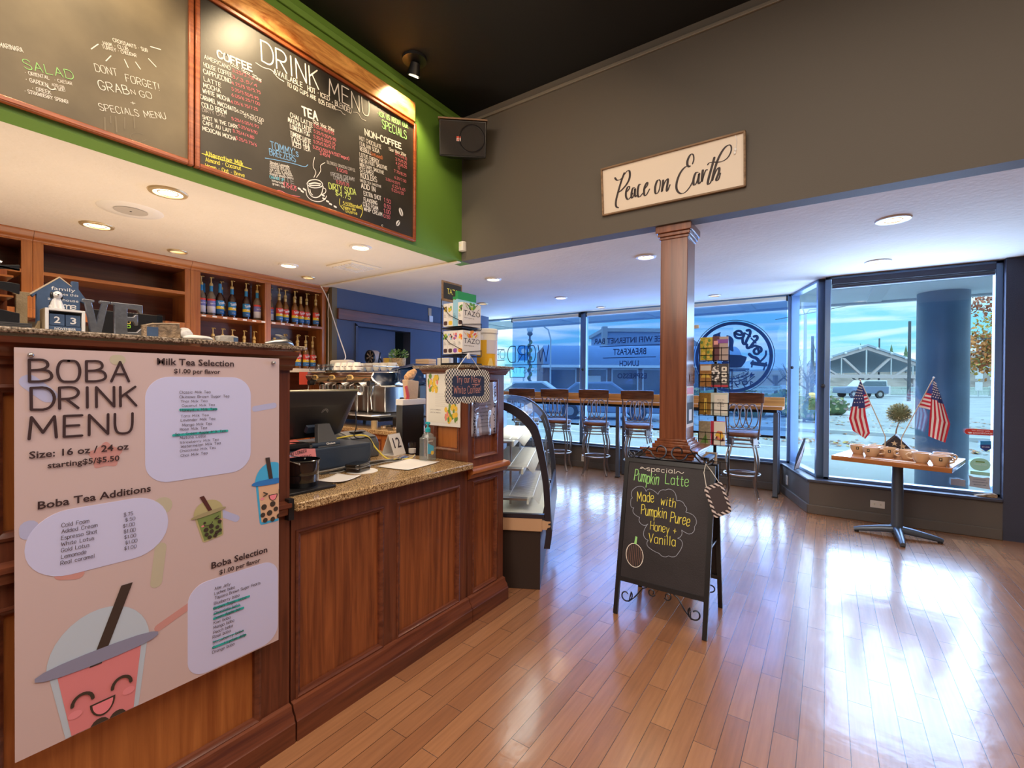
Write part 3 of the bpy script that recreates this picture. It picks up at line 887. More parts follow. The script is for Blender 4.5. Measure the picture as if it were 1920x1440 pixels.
MENU_CURVES = [
    ([(1.731, 2.64), (1.748, 2.671), (1.805, 2.696), (1.839, 2.691), (1.849, 2.668), (1.805, 2.639), (1.757, 2.627), (1.731, 2.64)], 'w', 0.006),
    ([(1.737, 2.633), (1.746, 2.585), (1.772, 2.567), (1.81, 2.578), (1.839, 2.611), (1.849, 2.665)], 'w', 0.006),
    ([(1.849, 2.655), (1.869, 2.657), (1.869, 2.63), (1.839, 2.607)], 'w', 0.005),
    ([(1.725, 2.599), (1.73, 2.562), (1.767, 2.544), (1.825, 2.554), (1.864, 2.584), (1.874, 2.61)], 'w', 0.005),
    ([(1.748, 2.646), (1.786, 2.668), (1.829, 2.674)], 'w', 0.009),
    ([(1.753, 2.637), (1.795, 2.653), (1.824, 2.662)], 'w', 0.007),
    ([(1.753, 2.613), (1.758, 2.59), (1.772, 2.583)], 'w', 0.006),
    ([(1.781, 2.701), (1.8, 2.743), (1.771, 2.767), (1.785, 2.833)], 'w', 0.004),
    ([(1.8, 2.708), (1.834, 2.764), (1.824, 2.796), (1.861, 2.828)], 'w', 0.004),
    ([(1.124, 2.59), (1.382, 2.604)], 'y', 0.004),
    ([(1.407, 3.236), (1.454, 3.231), (1.502, 3.25), (1.535, 3.219), (1.577, 3.217)], 'w', 0.004),
    ([(1.943, 3.222), (1.985, 3.234), (1.996, 3.22), (2.017, 3.221)], 'w', 0.003),
    ([(2.083, 3.271), (2.128, 3.288), (2.151, 3.256), (2.192, 3.261)], 'w', 0.003),
    ([(1.463, 2.7), (1.536, 2.717), (1.639, 2.737), (1.72, 2.743), (1.738, 2.767)], 'b', 0.004),
    ([(1.524, 2.526), (1.553, 2.54), (1.604, 2.529), (1.684, 2.542)], 'p', 0.004),
    ([(1.977, 2.625), (1.972, 2.582), (2.009, 2.557)], 'y', 0.004),
    ([(2.154, 2.64), (2.171, 2.602), (2.148, 2.547)], 'y', 0.004),
    ([(1.675, 2.593), (1.686, 2.591)], 'w', 0.012),
    ([(1.695, 2.583), (1.706, 2.581)], 'w', 0.012),
    ([(1.71, 2.601), (1.721, 2.599)], 'w', 0.012),
    ([(1.843, 2.606), (1.855, 2.605)], 'w', 0.012),
    ([(1.848, 2.586), (1.86, 2.585)], 'w', 0.012),
    ([(1.876, 2.577), (1.888, 2.576)], 'w', 0.012),
    ([(1.898, 2.566), (1.911, 2.565)], 'w', 0.012),
    ([(1.934, 2.56), (1.947, 2.558)], 'w', 0.012),
]
MENU_BEANS = [(2.53, 2.701, 0.035, 0.058, 25), (2.5, 2.605, 0.03, 0.05, -35), (2.345, 2.543, 0.012, 0.022, -30)]
LUNCH_TEXT = [
    ('SALAD', 0.458, 2.675, 0.61, 2.709, 0.044, 'n', 0.07),
    ('* ORIENTAL', 0.46, 2.653, 0.533, 2.668, 0.017, 'w', 0.12),
    ('* CAESAR', 0.55, 2.67, 0.606, 2.683, 0.015, 'w', 0.12),
    ('* GARDEN', 0.462, 2.625, 0.529, 2.634, 0.019, 'w', 0.12),
    ('ADD ON', 0.541, 2.646, 0.58, 2.655, 0.013, 'w', 0.12),
    ('A SIDE!', 0.55, 2.633, 0.584, 2.643, 0.014, 'w', 0.12),
    ('* GREEK', 0.481, 2.598, 0.538, 2.607, 0.018, 'w', 0.12),
    ('* STRAWBERRY SPRING!', 0.459, 2.575, 0.593, 2.594, 0.018, 'w', 0.12),
    ('DONT', 0.687, 2.79, 0.767, 2.809, 0.039, 'w', 0.07),
    ('FORGET!', 0.799, 2.803, 0.933, 2.828, 0.04, 'w', 0.07),
    ('GRAB', 0.701, 2.714, 0.811, 2.745, 0.047, 'w', 0.08),
    ('N', 0.82, 2.753, 0.835, 2.758, 0.025, 'w', 0.09),
    ('GO', 0.854, 2.757, 0.902, 2.772, 0.034, 'w', 0.08),
    ('+', 0.818, 2.7, 0.835, 2.705, 0.026, 'w', 0.1),
    ('SPECIALS', 0.702, 2.618, 0.849, 2.659, 0.036, 'w', 0.08),
    ('MENU', 0.873, 2.666, 0.962, 2.699, 0.036, 'w', 0.08),
    ('HAM * CLUB', 0.715, 2.927, 0.807, 2.953, 0.019, 'w', 0.11),
    ('TURKEY * CHEDDAR', 0.711, 2.909, 0.839, 2.941, 0.018, 'w', 0.11),
    ('CROISSANTS * SUB', 0.75, 2.963, 0.884, 2.991, 0.019, 'w', 0.11),
    ('MARINARA', 0.388, 2.723, 0.454, 2.739, 0.022, 'w', 0.1),
    ('C', 0.825, 2.527, 0.879, 2.553, 0.045, 'd', 0.05),
]
LUNCH_CURVES = [
    ([(0.671, 2.882), (0.695, 2.918)], 'w', 0.004),
    ([(0.723, 2.857), (0.741, 2.891)], 'w', 0.004),
    ([(0.792, 2.903), (0.806, 2.873)], 'w', 0.004),
    ([(0.835, 2.915), (0.854, 2.892)], 'w', 0.004),
    ([(0.887, 2.961), (0.918, 2.939)], 'w', 0.004),
    ([(0.895, 3.026), (0.937, 3.036)], 'w', 0.004),
    ([(0.526, 2.634), (0.54, 2.627), (0.551, 2.638)], 'w', 0.004),
    ([(0.718, 2.592), (0.72, 2.531)], 'd', 0.006),
    ([(0.739, 2.608), (0.74, 2.579)], 'd', 0.005),
    ([(0.758, 2.614), (0.762, 2.545)], 'd', 0.006),
    ([(0.792, 2.627), (0.792, 2.576)], 'd', 0.005),
    ([(0.828, 2.65), (0.831, 2.594)], 'd', 0.005),
]
POSTER_TEXT_UPPER = [
    ('BOBA', 0.276, 1.369, 0.474, 1.373, 0.054, 'k', 0.115),
    ('DRINK', 0.279, 1.299, 0.491, 1.304, 0.054, 'k', 0.115),
    ('MENU', 0.275, 1.226, 0.482, 1.222, 0.054, 'k', 0.115),
    ('Classic Milk Tea', 0.599, 1.333, 0.684, 1.332, 0.01, 'k', 0.13),
    ('Okinawa Brown Sugar Tea', 0.599, 1.319, 0.741, 1.316, 0.01, 'k', 0.13),
    ('Thai Milk Tea', 0.602, 1.305, 0.675, 1.304, 0.009, 'k', 0.13),
    ('Coconut Milk Tea', 0.605, 1.292, 0.697, 1.289, 0.009, 'k', 0.13),
    ('Honeydew Milk Tea', 0.601, 1.278, 0.702, 1.275, 0.01, 'k', 0.13),
    ('Taro Milk Tea', 0.602, 1.26, 0.679, 1.258, 0.009, 'k', 0.13),
    ('Lavender Milk Tea', 0.602, 1.247, 0.698, 1.244, 0.01, 'k', 0.13),
    ('Mango Milk Tea', 0.606, 1.232, 0.689, 1.229, 0.01, 'k', 0.13),
    ('Rose Milk Tea', 0.6, 1.219, 0.674, 1.217, 0.01, 'k', 0.13),
    ('Sour Green Apple Milk Tea', 0.587, 1.205, 0.73, 1.201, 0.01, 'k', 0.13),
    ('Matcha Latte', 0.6, 1.193, 0.671, 1.191, 0.01, 'k', 0.13),
    ('Strawberry Milk Tea', 0.6, 1.179, 0.709, 1.176, 0.009, 'k', 0.13),
    ('Watermelon Milk Tea', 0.602, 1.166, 0.715, 1.164, 0.01, 'k', 0.13),
    ('Chocolate Milk Tea', 0.6, 1.153, 0.7, 1.151, 0.009, 'k', 0.13),
    ('Chai Milk Tea', 0.602, 1.138, 0.676, 1.137, 0.01, 'k', 0.13),
    ('Cold Foam', 0.334, 0.991, 0.388, 0.988, 0.013, 'k', 0.11),
    ('Added Cream', 0.334, 0.975, 0.405, 0.972, 0.013, 'k', 0.11),
    ('Espresso Shot', 0.333, 0.958, 0.404, 0.955, 0.013, 'k', 0.11),
    ('White Lotus', 0.333, 0.942, 0.398, 0.938, 0.013, 'k', 0.11),
    ('Gold Lotus', 0.333, 0.926, 0.388, 0.922, 0.013, 'k', 0.11),
    ('Lemonade', 0.333, 0.909, 0.382, 0.906, 0.013, 'k', 0.11),
    ('Real caramel', 0.332, 0.893, 0.399, 0.89, 0.013, 'k', 0.11),
    ('$.75', 0.463, 0.988, 0.483, 0.987, 0.013, 'k', 0.11),
    ('$.50', 0.466, 0.973, 0.488, 0.971, 0.012, 'k', 0.11),
    ('$1.00', 0.461, 0.957, 0.487, 0.955, 0.012, 'k', 0.11),
    ('$1.00', 0.463, 0.94, 0.489, 0.938, 0.013, 'k', 0.11),
    ('$1.00', 0.464, 0.924, 0.49, 0.922, 0.012, 'k', 0.11),
    ('$1.00', 0.466, 0.908, 0.493, 0.906, 0.012, 'k', 0.11),
    ('$1.00', 0.464, 0.892, 0.491, 0.889, 0.012, 'k', 0.11),
]
POSTER_TEXT_LOWER = [
    ('Aloe Jelly', 0.698, 0.692, 0.745, 0.688, 0.012, 'k', 0.12),
    ('Lychee boba', 0.697, 0.676, 0.759, 0.674, 0.012, 'k', 0.12),
    ('Tapioca Brown Sugar Pearls', 0.698, 0.661, 0.844, 0.656, 0.012, 'k', 0.12),
    ('Blueberry boba', 0.696, 0.644, 0.774, 0.639, 0.012, 'k', 0.12),
    ('Brown Sugar boba', 0.695, 0.628, 0.796, 0.623, 0.012, 'k', 0.12),
    ('Chocolate boba', 0.696, 0.612, 0.774, 0.607, 0.012, 'k', 0.12),
    ('Green Apple boba', 0.695, 0.596, 0.786, 0.592, 0.012, 'k', 0.12),
    ('Kiwi boba', 0.695, 0.581, 0.745, 0.576, 0.012, 'k', 0.12),
    ('Mango boba', 0.694, 0.566, 0.757, 0.561, 0.012, 'k', 0.12),
    ('Peach boba', 0.694, 0.55, 0.753, 0.544, 0.012, 'k', 0.12),
    ('Rose boba', 0.692, 0.536, 0.746, 0.53, 0.012, 'k', 0.12),
    ('Strawberry boba', 0.692, 0.518, 0.787, 0.513, 0.012, 'k', 0.12),
    ('Coconut Lychee Jelly', 0.692, 0.502, 0.794, 0.494, 0.012, 'k', 0.12),
    ('Orange boba', 0.691, 0.487, 0.758, 0.479, 0.012, 'k', 0.12),
]
POSTER_PRINT = [('Milk Tea Selection', 0.541, 1.42, 0.215, 0.02, 0.02), ('$1.00 per flavor', 0.584, 1.395, 0.13, 0.014, 0.02), ('Size: 16 oz / 24 oz', 0.275, 1.177, 0.199, 0.018, 0.02), ('starting$5/$5.50', 0.308, 1.148, 0.145, 0.015, 0.02), ('Boba Tea Additions', 0.29, 1.047, 0.236, 0.02, 0.02), ('Boba Selection', 0.688, 0.764, 0.181, 0.021, 0.02), ('$1.00 per flavor', 0.712, 0.737, 0.132, 0.015, 0.02)]
POSTER_PTS = {
    'milk_box': [(0.513, 1.383), (0.808, 1.034)],
    'add_box': [(0.268, 1.072), (0.57, 0.819)],
    'milk': [(0.538, 1.383), (0.774, 1.384), (0.808, 1.348), (0.812, 1.101), (0.775, 1.066), (0.569, 1.076), (0.538, 1.088), (0.515, 1.133), (0.513, 1.346)],
    'add': [(0.268, 0.967), (0.278, 1.007), (0.315, 1.034), (0.5, 1.033), (0.542, 1.022), (0.57, 0.979), (0.57, 0.937), (0.538, 0.903)],
    'add2': [(0.538, 0.868), (0.515, 0.861), (0.321, 0.867), (0.295, 0.874), (0.271, 0.909), (0.267, 0.957)],
    'boba': [(0.634, 0.687), (0.649, 0.716), (0.684, 0.728), (0.87, 0.726), (0.91, 0.704), (0.919, 0.679), (0.913, 0.459), (0.885, 0.441), (0.649, 0.434), (0.629, 0.454), (0.622, 0.477)],
    'green_cup': [(0.612, 0.984), (0.711, 1.0), (0.629, 1.065), (0.649, 1.0), (0.64, 1.054), (0.662, 1.0), (0.628, 0.983), (0.703, 0.989), (0.651, 0.886), (0.702, 0.89)],
    'tan_cup': [(0.808, 1.026), (0.924, 1.029), (0.861, 1.142), (0.892, 1.034), (0.826, 1.02), (0.924, 1.011), (0.829, 0.865), (0.924, 0.841)],
    'pink_cup': [(0.299, 0.614), (0.521, 0.588), (0.468, 0.758), (0.495, 0.746), (0.392, 0.584), (0.42, 0.585), (0.317, 0.641), (0.508, 0.599), (0.319, 0.6), (0.482, 0.564), (0.31, 0.49), (0.442, 0.433)],
}
POSTER_MARKS = [
    ([(0.601, 1.283), (0.702, 1.28)], 't', 0.009),
    ([(0.583, 1.206), (0.735, 1.207)], 't', 0.009),
]
POSTER_MARKS_LOWER = [
    ([(0.696, 0.633), (0.806, 0.63)], 't', 0.009),
    ([(0.696, 0.614), (0.776, 0.611)], 't', 0.006),
    ([(0.696, 0.599), (0.787, 0.598)], 't', 0.009),
    ([(0.694, 0.524), (0.788, 0.52)], 't', 0.004),
    ([(0.693, 0.506), (0.794, 0.502)], 't', 0.009),
]
POSTER_CONFETTI = [
    ([(0.25, 1.369), (0.31, 1.333)], 'blue', 0.035),
    ([(0.826, 1.275), (0.914, 1.284)], 'blue', 0.02),
    ([(0.717, 0.938), (0.765, 0.908)], 'blue', 0.022),
    ([(0.446, 1.434), (0.454, 1.449)], 'green', 0.028),
    ([(0.25, 1.005), (0.27, 0.992)], 'blue', 0.035),
]
POSTER_CONFETTI_LOWER = [
    ([(0.551, 0.873), (0.54, 0.772)], 'green', 0.03),
    ([(0.546, 0.635), (0.629, 0.669)], 'pink', 0.022),
    ([(0.335, 0.868), (0.365, 0.859)], 'pink', 0.03),
]
PEACE = [[(-1.311, 2.877), (-1.298, 2.856), (-1.266, 2.857), (-1.244, 2.882), (-1.216, 2.909), (-1.198, 2.901), (-1.199, 2.853), (-1.221, 2.816), (-1.259, 2.783), (-1.287, 2.771)], [(-1.241, 2.894), (-1.265, 2.845), (-1.294, 2.766), (-1.312, 2.709), (-1.312, 2.672), (-1.293, 2.662)], [(-1.23, 2.758), (-1.205, 2.776), (-1.203, 2.797), (-1.221, 2.792), (-1.233, 2.759), (-1.233, 2.722), (-1.217, 2.701), (-1.195, 2.72), (-1.18, 2.741)], [(-1.165, 2.776), (-1.18, 2.78), (-1.192, 2.743), (-1.192, 2.707), (-1.18, 2.711), (-1.164, 2.749), (-1.162, 2.779), (-1.167, 2.732), (-1.161, 2.707), (-1.146, 2.727)], [(-1.122, 2.79), (-1.134, 2.793), (-1.145, 2.757), (-1.146, 2.715), (-1.133, 2.701), (-1.109, 2.725)], [(-1.1, 2.747), (-1.074, 2.77), (-1.068, 2.792), (-1.08, 2.792), (-1.098, 2.758), (-1.1, 2.711), (-1.085, 2.702), (-1.059, 2.743)], [(-0.989, 2.791), (-1.006, 2.789), (-1.021, 2.746), (-1.02, 2.705), (-1.005, 2.699), (-0.988, 2.727), (-0.98, 2.777), (-0.989, 2.791)], [(-0.963, 2.779), (-0.973, 2.706), (-0.973, 2.706), (-0.957, 2.76), (-0.934, 2.787), (-0.928, 2.777), (-0.942, 2.711), (-0.936, 2.698), (-0.917, 2.74)], [(-0.766, 2.844), (-0.756, 2.869), (-0.761, 2.907), (-0.78, 2.907), (-0.799, 2.875), (-0.801, 2.842), (-0.788, 2.827), (-0.777, 2.833), (-0.812, 2.839), (-0.85, 2.804), (-0.875, 2.741), (-0.874, 2.696), (-0.849, 2.664), (-0.816, 2.666), (-0.784, 2.698), (-0.768, 2.727)], [(-0.731, 2.78), (-0.747, 2.784), (-0.763, 2.743), (-0.762, 2.701), (-0.746, 2.706), (-0.731, 2.746), (-0.723, 2.783), (-0.733, 2.719), (-0.725, 2.701), (-0.712, 2.72)], [(-0.702, 2.784), (-0.707, 2.746), (-0.71, 2.703), (-0.699, 2.744), (-0.684, 2.785), (-0.674, 2.782)], [(-0.63, 2.847), (-0.648, 2.786), (-0.67, 2.715), (-0.673, 2.686), (-0.657, 2.69), (-0.645, 2.72)], [(-0.671, 2.814), (-0.661, 2.825), (-0.633, 2.821), (-0.592, 2.81), (-0.552, 2.821), (-0.528, 2.858), (-0.527, 2.895), (-0.543, 2.907), (-0.573, 2.891), (-0.608, 2.836), (-0.637, 2.751), (-0.647, 2.693), (-0.632, 2.739), (-0.612, 2.777), (-0.599, 2.78), (-0.602, 2.748), (-0.619, 2.714), (-0.619, 2.7), (-0.606, 2.7), (-0.594, 2.74)]]
PEACE_BOX = [(-1.403, 2.946), (-1.394, 2.636), (-0.444, 2.94), (-0.441, 2.619)]
DECAL_PRINT = [('WORD', -4.703, 1.701, 0.824, 0.276), ('OF', -4.993, 1.77, 0.214, 0.148), ('CHRISTIAN CENTER', -5.445, 1.506, 1.499, 0.093), ('FREE WIFI INTERNET BAR', -3.06, 1.958, 1.162, 0.085), ('BREAKFAST', -2.74, 1.779, 0.516, 0.095), ('LUNCH', -2.635, 1.606, 0.3, 0.084), ('ESPRESSO', -2.668, 1.419, 0.455, 0.08)]
DECAL_RULES = [[(-4.779, 1.653), (-3.879, 1.648)], [(-4.995, 1.934), (-4.787, 1.93)], [(-4.96, 1.741), (-4.786, 1.737)], [(-2.964, 1.913), (-1.845, 1.913)], [(-2.906, 1.734), (-2.08, 1.736)]]
LOGO_PTS = {
    'ring': [(-1.032, 2.172), (-0.594, 1.711), (-1.525, 1.733), (-1.023, 1.246)],
    'cup': [(-1.181, 1.749), (-0.884, 1.725), (-0.895, 1.655), (-0.933, 1.593), (-0.962, 1.562), (-1.158, 1.568), (-1.203, 1.661)],
    'steam1': [(-1.311, 2.016), (-1.251, 2.033), (-1.199, 2.055), (-1.217, 2.023), (-1.21, 1.983), (-1.198, 1.934), (-1.175, 1.869), (-1.22, 1.903), (-1.266, 1.953), (-1.296, 1.987)],
    'steam2': [(-1.147, 2.008), (-1.088, 1.993), (-1.051, 1.952), (-1.044, 1.904), (-1.054, 1.849), (-1.043, 1.773), (-1.086, 1.794), (-1.109, 1.835), (-1.102, 1.898), (-1.113, 1.954)],
    'line1': [(-1.202, 1.548), (-0.862, 1.546)],
    'line2': [(-1.202, 1.526), (-0.904, 1.526)],
    'banner': [(-1.201, 1.428), (-1.054, 1.414), (-0.953, 1.44), (-0.869, 1.491), (-0.851, 1.46), (-0.939, 1.401), (-1.053, 1.372), (-1.2, 1.387)],
    'tail': [(-0.851, 1.475), (-0.82, 1.514), (-0.823, 1.483), (-0.785, 1.483), (-0.854, 1.417), (-0.844, 1.456)],
    'K1': [(-0.821, 1.623), (-0.67, 1.598)],
    'K1b': [(-0.815, 1.654), (-0.828, 1.576)],
    'K1c': [(-0.661, 1.628), (-0.69, 1.536)],
    'K2': [(-0.857, 1.74), (-0.822, 1.701), (-0.774, 1.692), (-0.742, 1.641)],
    'K3': [(-0.735, 1.637), (-0.665, 1.712), (-0.665, 1.774)],
    'a': [(-0.83, 1.833), (-0.796, 1.855), (-0.761, 1.838), (-0.72, 1.821), (-0.716, 1.775), (-0.747, 1.764), (-0.754, 1.807), (-0.782, 1.816), (-0.809, 1.786), (-0.795, 1.746), (-0.76, 1.738), (-0.737, 1.768)],
    'f1': [(-0.887, 1.866), (-0.886, 1.819), (-0.851, 1.826), (-0.803, 1.902), (-0.762, 1.939), (-0.769, 1.978), (-0.804, 1.971)],
    'f1b': [(-0.838, 1.95), (-0.782, 1.885)],
    'f2': [(-0.94, 1.947), (-0.936, 1.884), (-0.908, 1.871), (-0.887, 1.936), (-0.846, 2.012), (-0.853, 2.059), (-0.888, 2.054)],
    'f2b': [(-0.916, 2.024), (-0.846, 1.973)],
    'e': [(-1.038, 2.03), (-0.994, 2.004), (-0.937, 1.994), (-0.959, 2.05), (-1.002, 2.056), (-1.038, 2.03), (-1.03, 1.974), (-0.987, 1.953), (-0.93, 1.962), (-0.92, 2.016)],
    'y': [(-1.096, 1.312), (-0.91, 1.315)],
}

# ------------------------------------------------------------------ counters
XU, YU, ZU = (1, 0, 0), (0, 1, 0), (0, 0, 1)
def panelled(parent, O, U, w, z0, z1, holes, depth=.02, frame='mahogany_stile', panel='mahogany', inset=.014, name='face_frame'):
    """a framed front along U from O, w wide, with sunk panels; N points out of the cabinet"""
    O, U = Vector(O), Vector(U); N = U.cross(Vector(ZU)); us = sorted({0, w, *[h[0] for h in holes], *[h[1] for h in holes]}); zs = sorted({z0, z1, *[h[2] for h in holes], *[h[3] for h in holes]})
    f = MB()
    for a, b in zip(us, us[1:]):
        for c, d in zip(zs, zs[1:]):
            mu, mz = (a + b) / 2, (c + d) / 2
            if any(h[0] < mu < h[1] and h[2] < mz < h[3] for h in holes): continue
            f.prism([(a, c), (b, c), (b, d), (a, d)], O - N * depth, U, ZU, N * depth)
    f.build(name, frame, parent)
    for a, b, c, d in holes:
        MB().prism([(a - .005, c - .005), (b + .005, c - .005), (b + .005, d + .005), (a - .005, d + .005)], O - N * (depth + .006), U, ZU, N * .012).build('panel', panel, parent)
        md = MB()
        e = .016
        for (p, q) in (((a, c), (b, c)), ((b, c), (b, d)), ((b, d), (a, d)), ((a, d), (a, c))):
            P, Q = O + U * p[0] + Vector(ZU) * p[1], O + U * q[0] + Vector(ZU) * q[1]
            inw = (Vector((-(q[1] - p[1]), (q[0] - p[0])))).normalized()
            iw = U * inw[0] + Vector(ZU) * inw[1]
            prof = [(-.002, -.014), (-.002, .004), (.006, .006), (.011, .001), (.019, -.002), (.021, -.014)]
            vs = []
            for s, X in ((0, P), (1, Q)):
                dirn = (Q - P).normalized()
                for (k, n) in prof:
                    m_ = k if s == 0 else -k
                    vs.append(X + dirn * m_ + iw * k + N * n)
            n_ = len(prof)
            md.add(vs, [(i, i + 1, n_ + i + 1, n_ + i) for i in range(n_ - 1)])
        md.build('panel_molding', 'mahogany_rail', parent)
def profile_run(mb, prof, O, D, N, L, z=ZU):
    """a moulding profile (out, up) swept along D"""
    O, D, N, z = Vector(O), Vector(D), Vector(N), Vector(z)
    vs = [O + N * a + z * b for a, b in prof] + [O + D * L + N * a + z * b for a, b in prof]
    n = len(prof)
    mb.add(vs, [(i, (i + 1) % n, n + (i + 1) % n, n + i) for i in range(n)] + [tuple(range(n - 1, -1, -1)), tuple(range(n, 2 * n))])
CROWN = [(-.02, 0), (.012, 0), (.018, .012), (.03, .02), (.033, .034), (.048, .05), (.056, .053), (.06, .068), (-.02, .068)]
BASE = [(0, 0), (.045, 0), (.045, .075), (.038, .082), (.036, .095), (.022, .11), (.018, .13), (0, .135)]
LEDGE = [(-.01, 0), (.006, .004), (.018, .012), (.024, .03), (.04, .04), (.042, .055), (.036, .066), (-.01, .07)]

c = thing('tall_counter', 'tall mahogany counter front carrying the large pink boba drink poster', 'counter', (0, 0, 0))
MB().box(-2.25, -1.72, -1.6, .985, 0, 1.46).build('carcass', 'mahogany', c)
panelled(c, (-1.70, -1.6, 0), YU, 2.585, .0, 1.43, [(.1, 1.72, .13, .80), (1.82, 2.475, .13, .80), (.1, 1.72, .97, 1.36), (1.82, 2.475, .97, 1.36)], panel='cherry')
mb = MB(); profile_run(mb, CROWN, (-1.70, -1.6, 1.412), YU, XU, 2.588); mb.build('crown_molding', 'mahogany_rail', c)
mb = MB(); profile_run(mb, [(0, 0), (.022, .006), (.026, .03), (.035, .036), (.035, .05), (0, .056)], (-1.70, -1.6, .86), YU, XU, 2.575); mb.build('ledge_molding', 'mahogany_rail', c)
mb = MB(); profile_run(mb, BASE, (-1.70, -1.6, 0), YU, XU, 2.585); mb.build('base_molding', 'mahogany_rail', c)
MB().box(-1.71, -1.672, .966, .987, .845, .925).build('black_tape', 'black_plastic', c)
g = MB().box(-2.32, -1.64, -1.6, 1.02, 1.488, 1.503).build('granite_worktop', 'granite_edge', loc=(-1.98, 0, 1.49), bevel=.004)
tag(g, 'dark granite top of the tall counter holding the letters and stones', 'worktop')

c = thing('low_counter', 'low mahogany counter front with two tall sunk panels below the granite', 'counter', (0, 0, 0))
MB().box(-2.50, -1.72, .992, 2.044, 0, .872).build('carcass', 'mahogany', c)
panelled(c, (-1.70, .992, 0), YU, 1.052, 0, .872, [(-.0 + .02, .447, .135, .79), (.53, .985, .135, .79)])
mb = MB(); profile_run(mb, BASE, (-1.70, .992, 0), YU, XU, 1.052); mb.build('base_molding', 'mahogany_rail', c)
g = MB().box(-2.56, -1.655, .99, 2.046, .875, .91).build('granite_worktop', 'granite_tan', loc=(-2.1, 1.5, .89), bevel=.006)
tag(g, 'speckled tan granite top of the low counter under the till', 'worktop')

c = thing('end_cabinet', 'tall narrow mahogany end cabinet carrying the tea boxes and gingham sign', 'cabinet', (0, 0, 0))
MB().box(-2.03, -1.72, 2.066, 2.39, 0, 1.44).build('carcass', 'mahogany', c)
panelled(c, (-1.70, 2.048, 0), YU, .352, 0, 1.43, [(.045, .285, .135, .79), (.045, .285, .92, 1.385)])
panelled(c, (-2.035, 2.048, 0), XU, .315, .911, 1.43, [(.07, .27, .96, 1.37)], panel='cherry')
mb = MB(); profile_run(mb, BASE, (-1.70, 2.048, 0), YU, XU, .352); mb.build('base_molding', 'mahogany_rail', c)
mb = MB(); profile_run(mb, LEDGE, (-1.70, 2.048, .805), YU, XU, .37); mb.build('ledge_molding', 'cherry_rail', c)
mb = MB(); profile_run(mb, [(a * .7, b * .55) for a, b in CROWN], (-1.70, 2.035, 1.412), YU, XU, .375)
profile_run(mb, [(a * .7, b * .55) for a, b in CROWN], (-2.05, 2.048, 1.412), XU, (0, -1, 0), .36); mb.build('crown_molding', 'mahogany_rail', c)
g = MB().box(-2.10, -1.645, 1.995, 2.44, 1.447, 1.466).build('granite_worktop', 'granite_edge', loc=(-1.87, 2.2, 1.456), bevel=.006)
tag(g, 'small granite top of the end cabinet below the stacked tea boxes', 'worktop')

# ------------------------------------------------------------------ the pink menu poster
INK = {'w': 'chalk_white', 'p': 'chalk_pink', 'y': 'chalk_yellow', 'g': 'chalk_gray', 'k': 'chalk_dim', 'b': 'chalk_blue', 'c': 'chalk_cyan', 'l': 'chalk_lime', 'n': 'chalk_green', 'o': 'chalk_orange', 'd': 'chalk_faint'}
for k, v in dict(chalk_white=(.82, .80, .74), chalk_pink=(.75, .20, .24), chalk_yellow=(.80, .72, .12), chalk_gray=(.40, .38, .36), chalk_dim=(.45, .46, .48), chalk_blue=(.22, .48, .80), chalk_cyan=(.15, .6, .75),
                 chalk_lime=(.62, .74, .18), chalk_green=(.33, .72, .24), chalk_orange=(.75, .22, .07), chalk_faint=(.22, .19, .14)).items():
    mat(k, v, .9)
mat('poster_pink', (.60, .47, .47), .45, coat=.15)
mat('poster_box', (.60, .62, .90), .45, coat=.15)
mat('poster_ink', (.045, .022, .024), .5)
mat('marker_teal', (.02, .42, .40), .6)
for k, v in dict(blue=(.46, .48, .72), green=(.52, .48, .36), pink=(.60, .30, .28)).items(): mat('confetti_' + k, v, .5)
for k, v in dict(cup_sky=(.50, .60, .72), cup_slate=(.26, .27, .40), straw_brown=(.05, .032, .026), cup_rose=(.72, .24, .26), cup_pearl=(.05, .035, .025), cup_blush=(.80, .28, .32), cup_bright=(.06, .42, .74), cup_blue=(.03, .19, .55), cup_tan=(.72, .45, .28), cup_green=(.20, .27, .085), cup_khaki=(.48, .43, .22), cup_khaki_dark=(.36, .31, .17), straw_red=(.09, .025, .02), cup_mouth=(.85, .25, .30)).items(): mat(k, v, .5)
p = thing('menu_poster', 'large pink boba drink menu poster pinned to the tall counter', 'poster', (-1.642, 0, 0))
PO, PU, PV = (0, 0, 0), YU, ZU
MB().box(-.0035, -.0018, .25, .912, .43, 1.453).build('sheet', 'poster_pink', p)
def sm_closed(P, it=2):
    for _ in range(it):
        q = []
        for a, b in zip(P, P[1:] + P[:1]):
            q += [(.75 * a[0] + .25 * b[0], .75 * a[1] + .25 * b[1]), (.25 * a[0] + .75 * b[0], .25 * a[1] + .75 * b[1])]
        P = q
    return P
T = POSTER_PTS
def box_uv(pts):
    us = [q[0] for q in pts]; vs = [q[1] for q in pts]
    return min(us), max(us), min(vs), max(vs)
for pts, cc, w_ in POSTER_CONFETTI + POSTER_CONFETTI_LOWER:
    cf = MB(); stroke(cf, [(min(.893, max(.275, a)), min(1.43, b_)) for a, b_ in pts], PO, PU, PV, w_, -.0015); cf.build('confetti_streak', 'confetti_' + cc, p)
star = []
for i in range(10):
    rr = .043 if i % 2 == 0 else .027
    star.append((.424 + rr * math.cos(PI / 2 + i * PI / 5), 1.165 + rr * math.sin(PI / 2 + i * PI / 5)))
MB().flat(sm_closed(star, 2), (-.0014, 0, 0), PU, PV).build('confetti_star', 'confetti_pink', p)
MB().flat(arc((.555, .997), .026, 0, 360, 20)[:-1], (-.0014, 0, 0), PU, PV).build('confetti_dot', 'confetti_green', p)
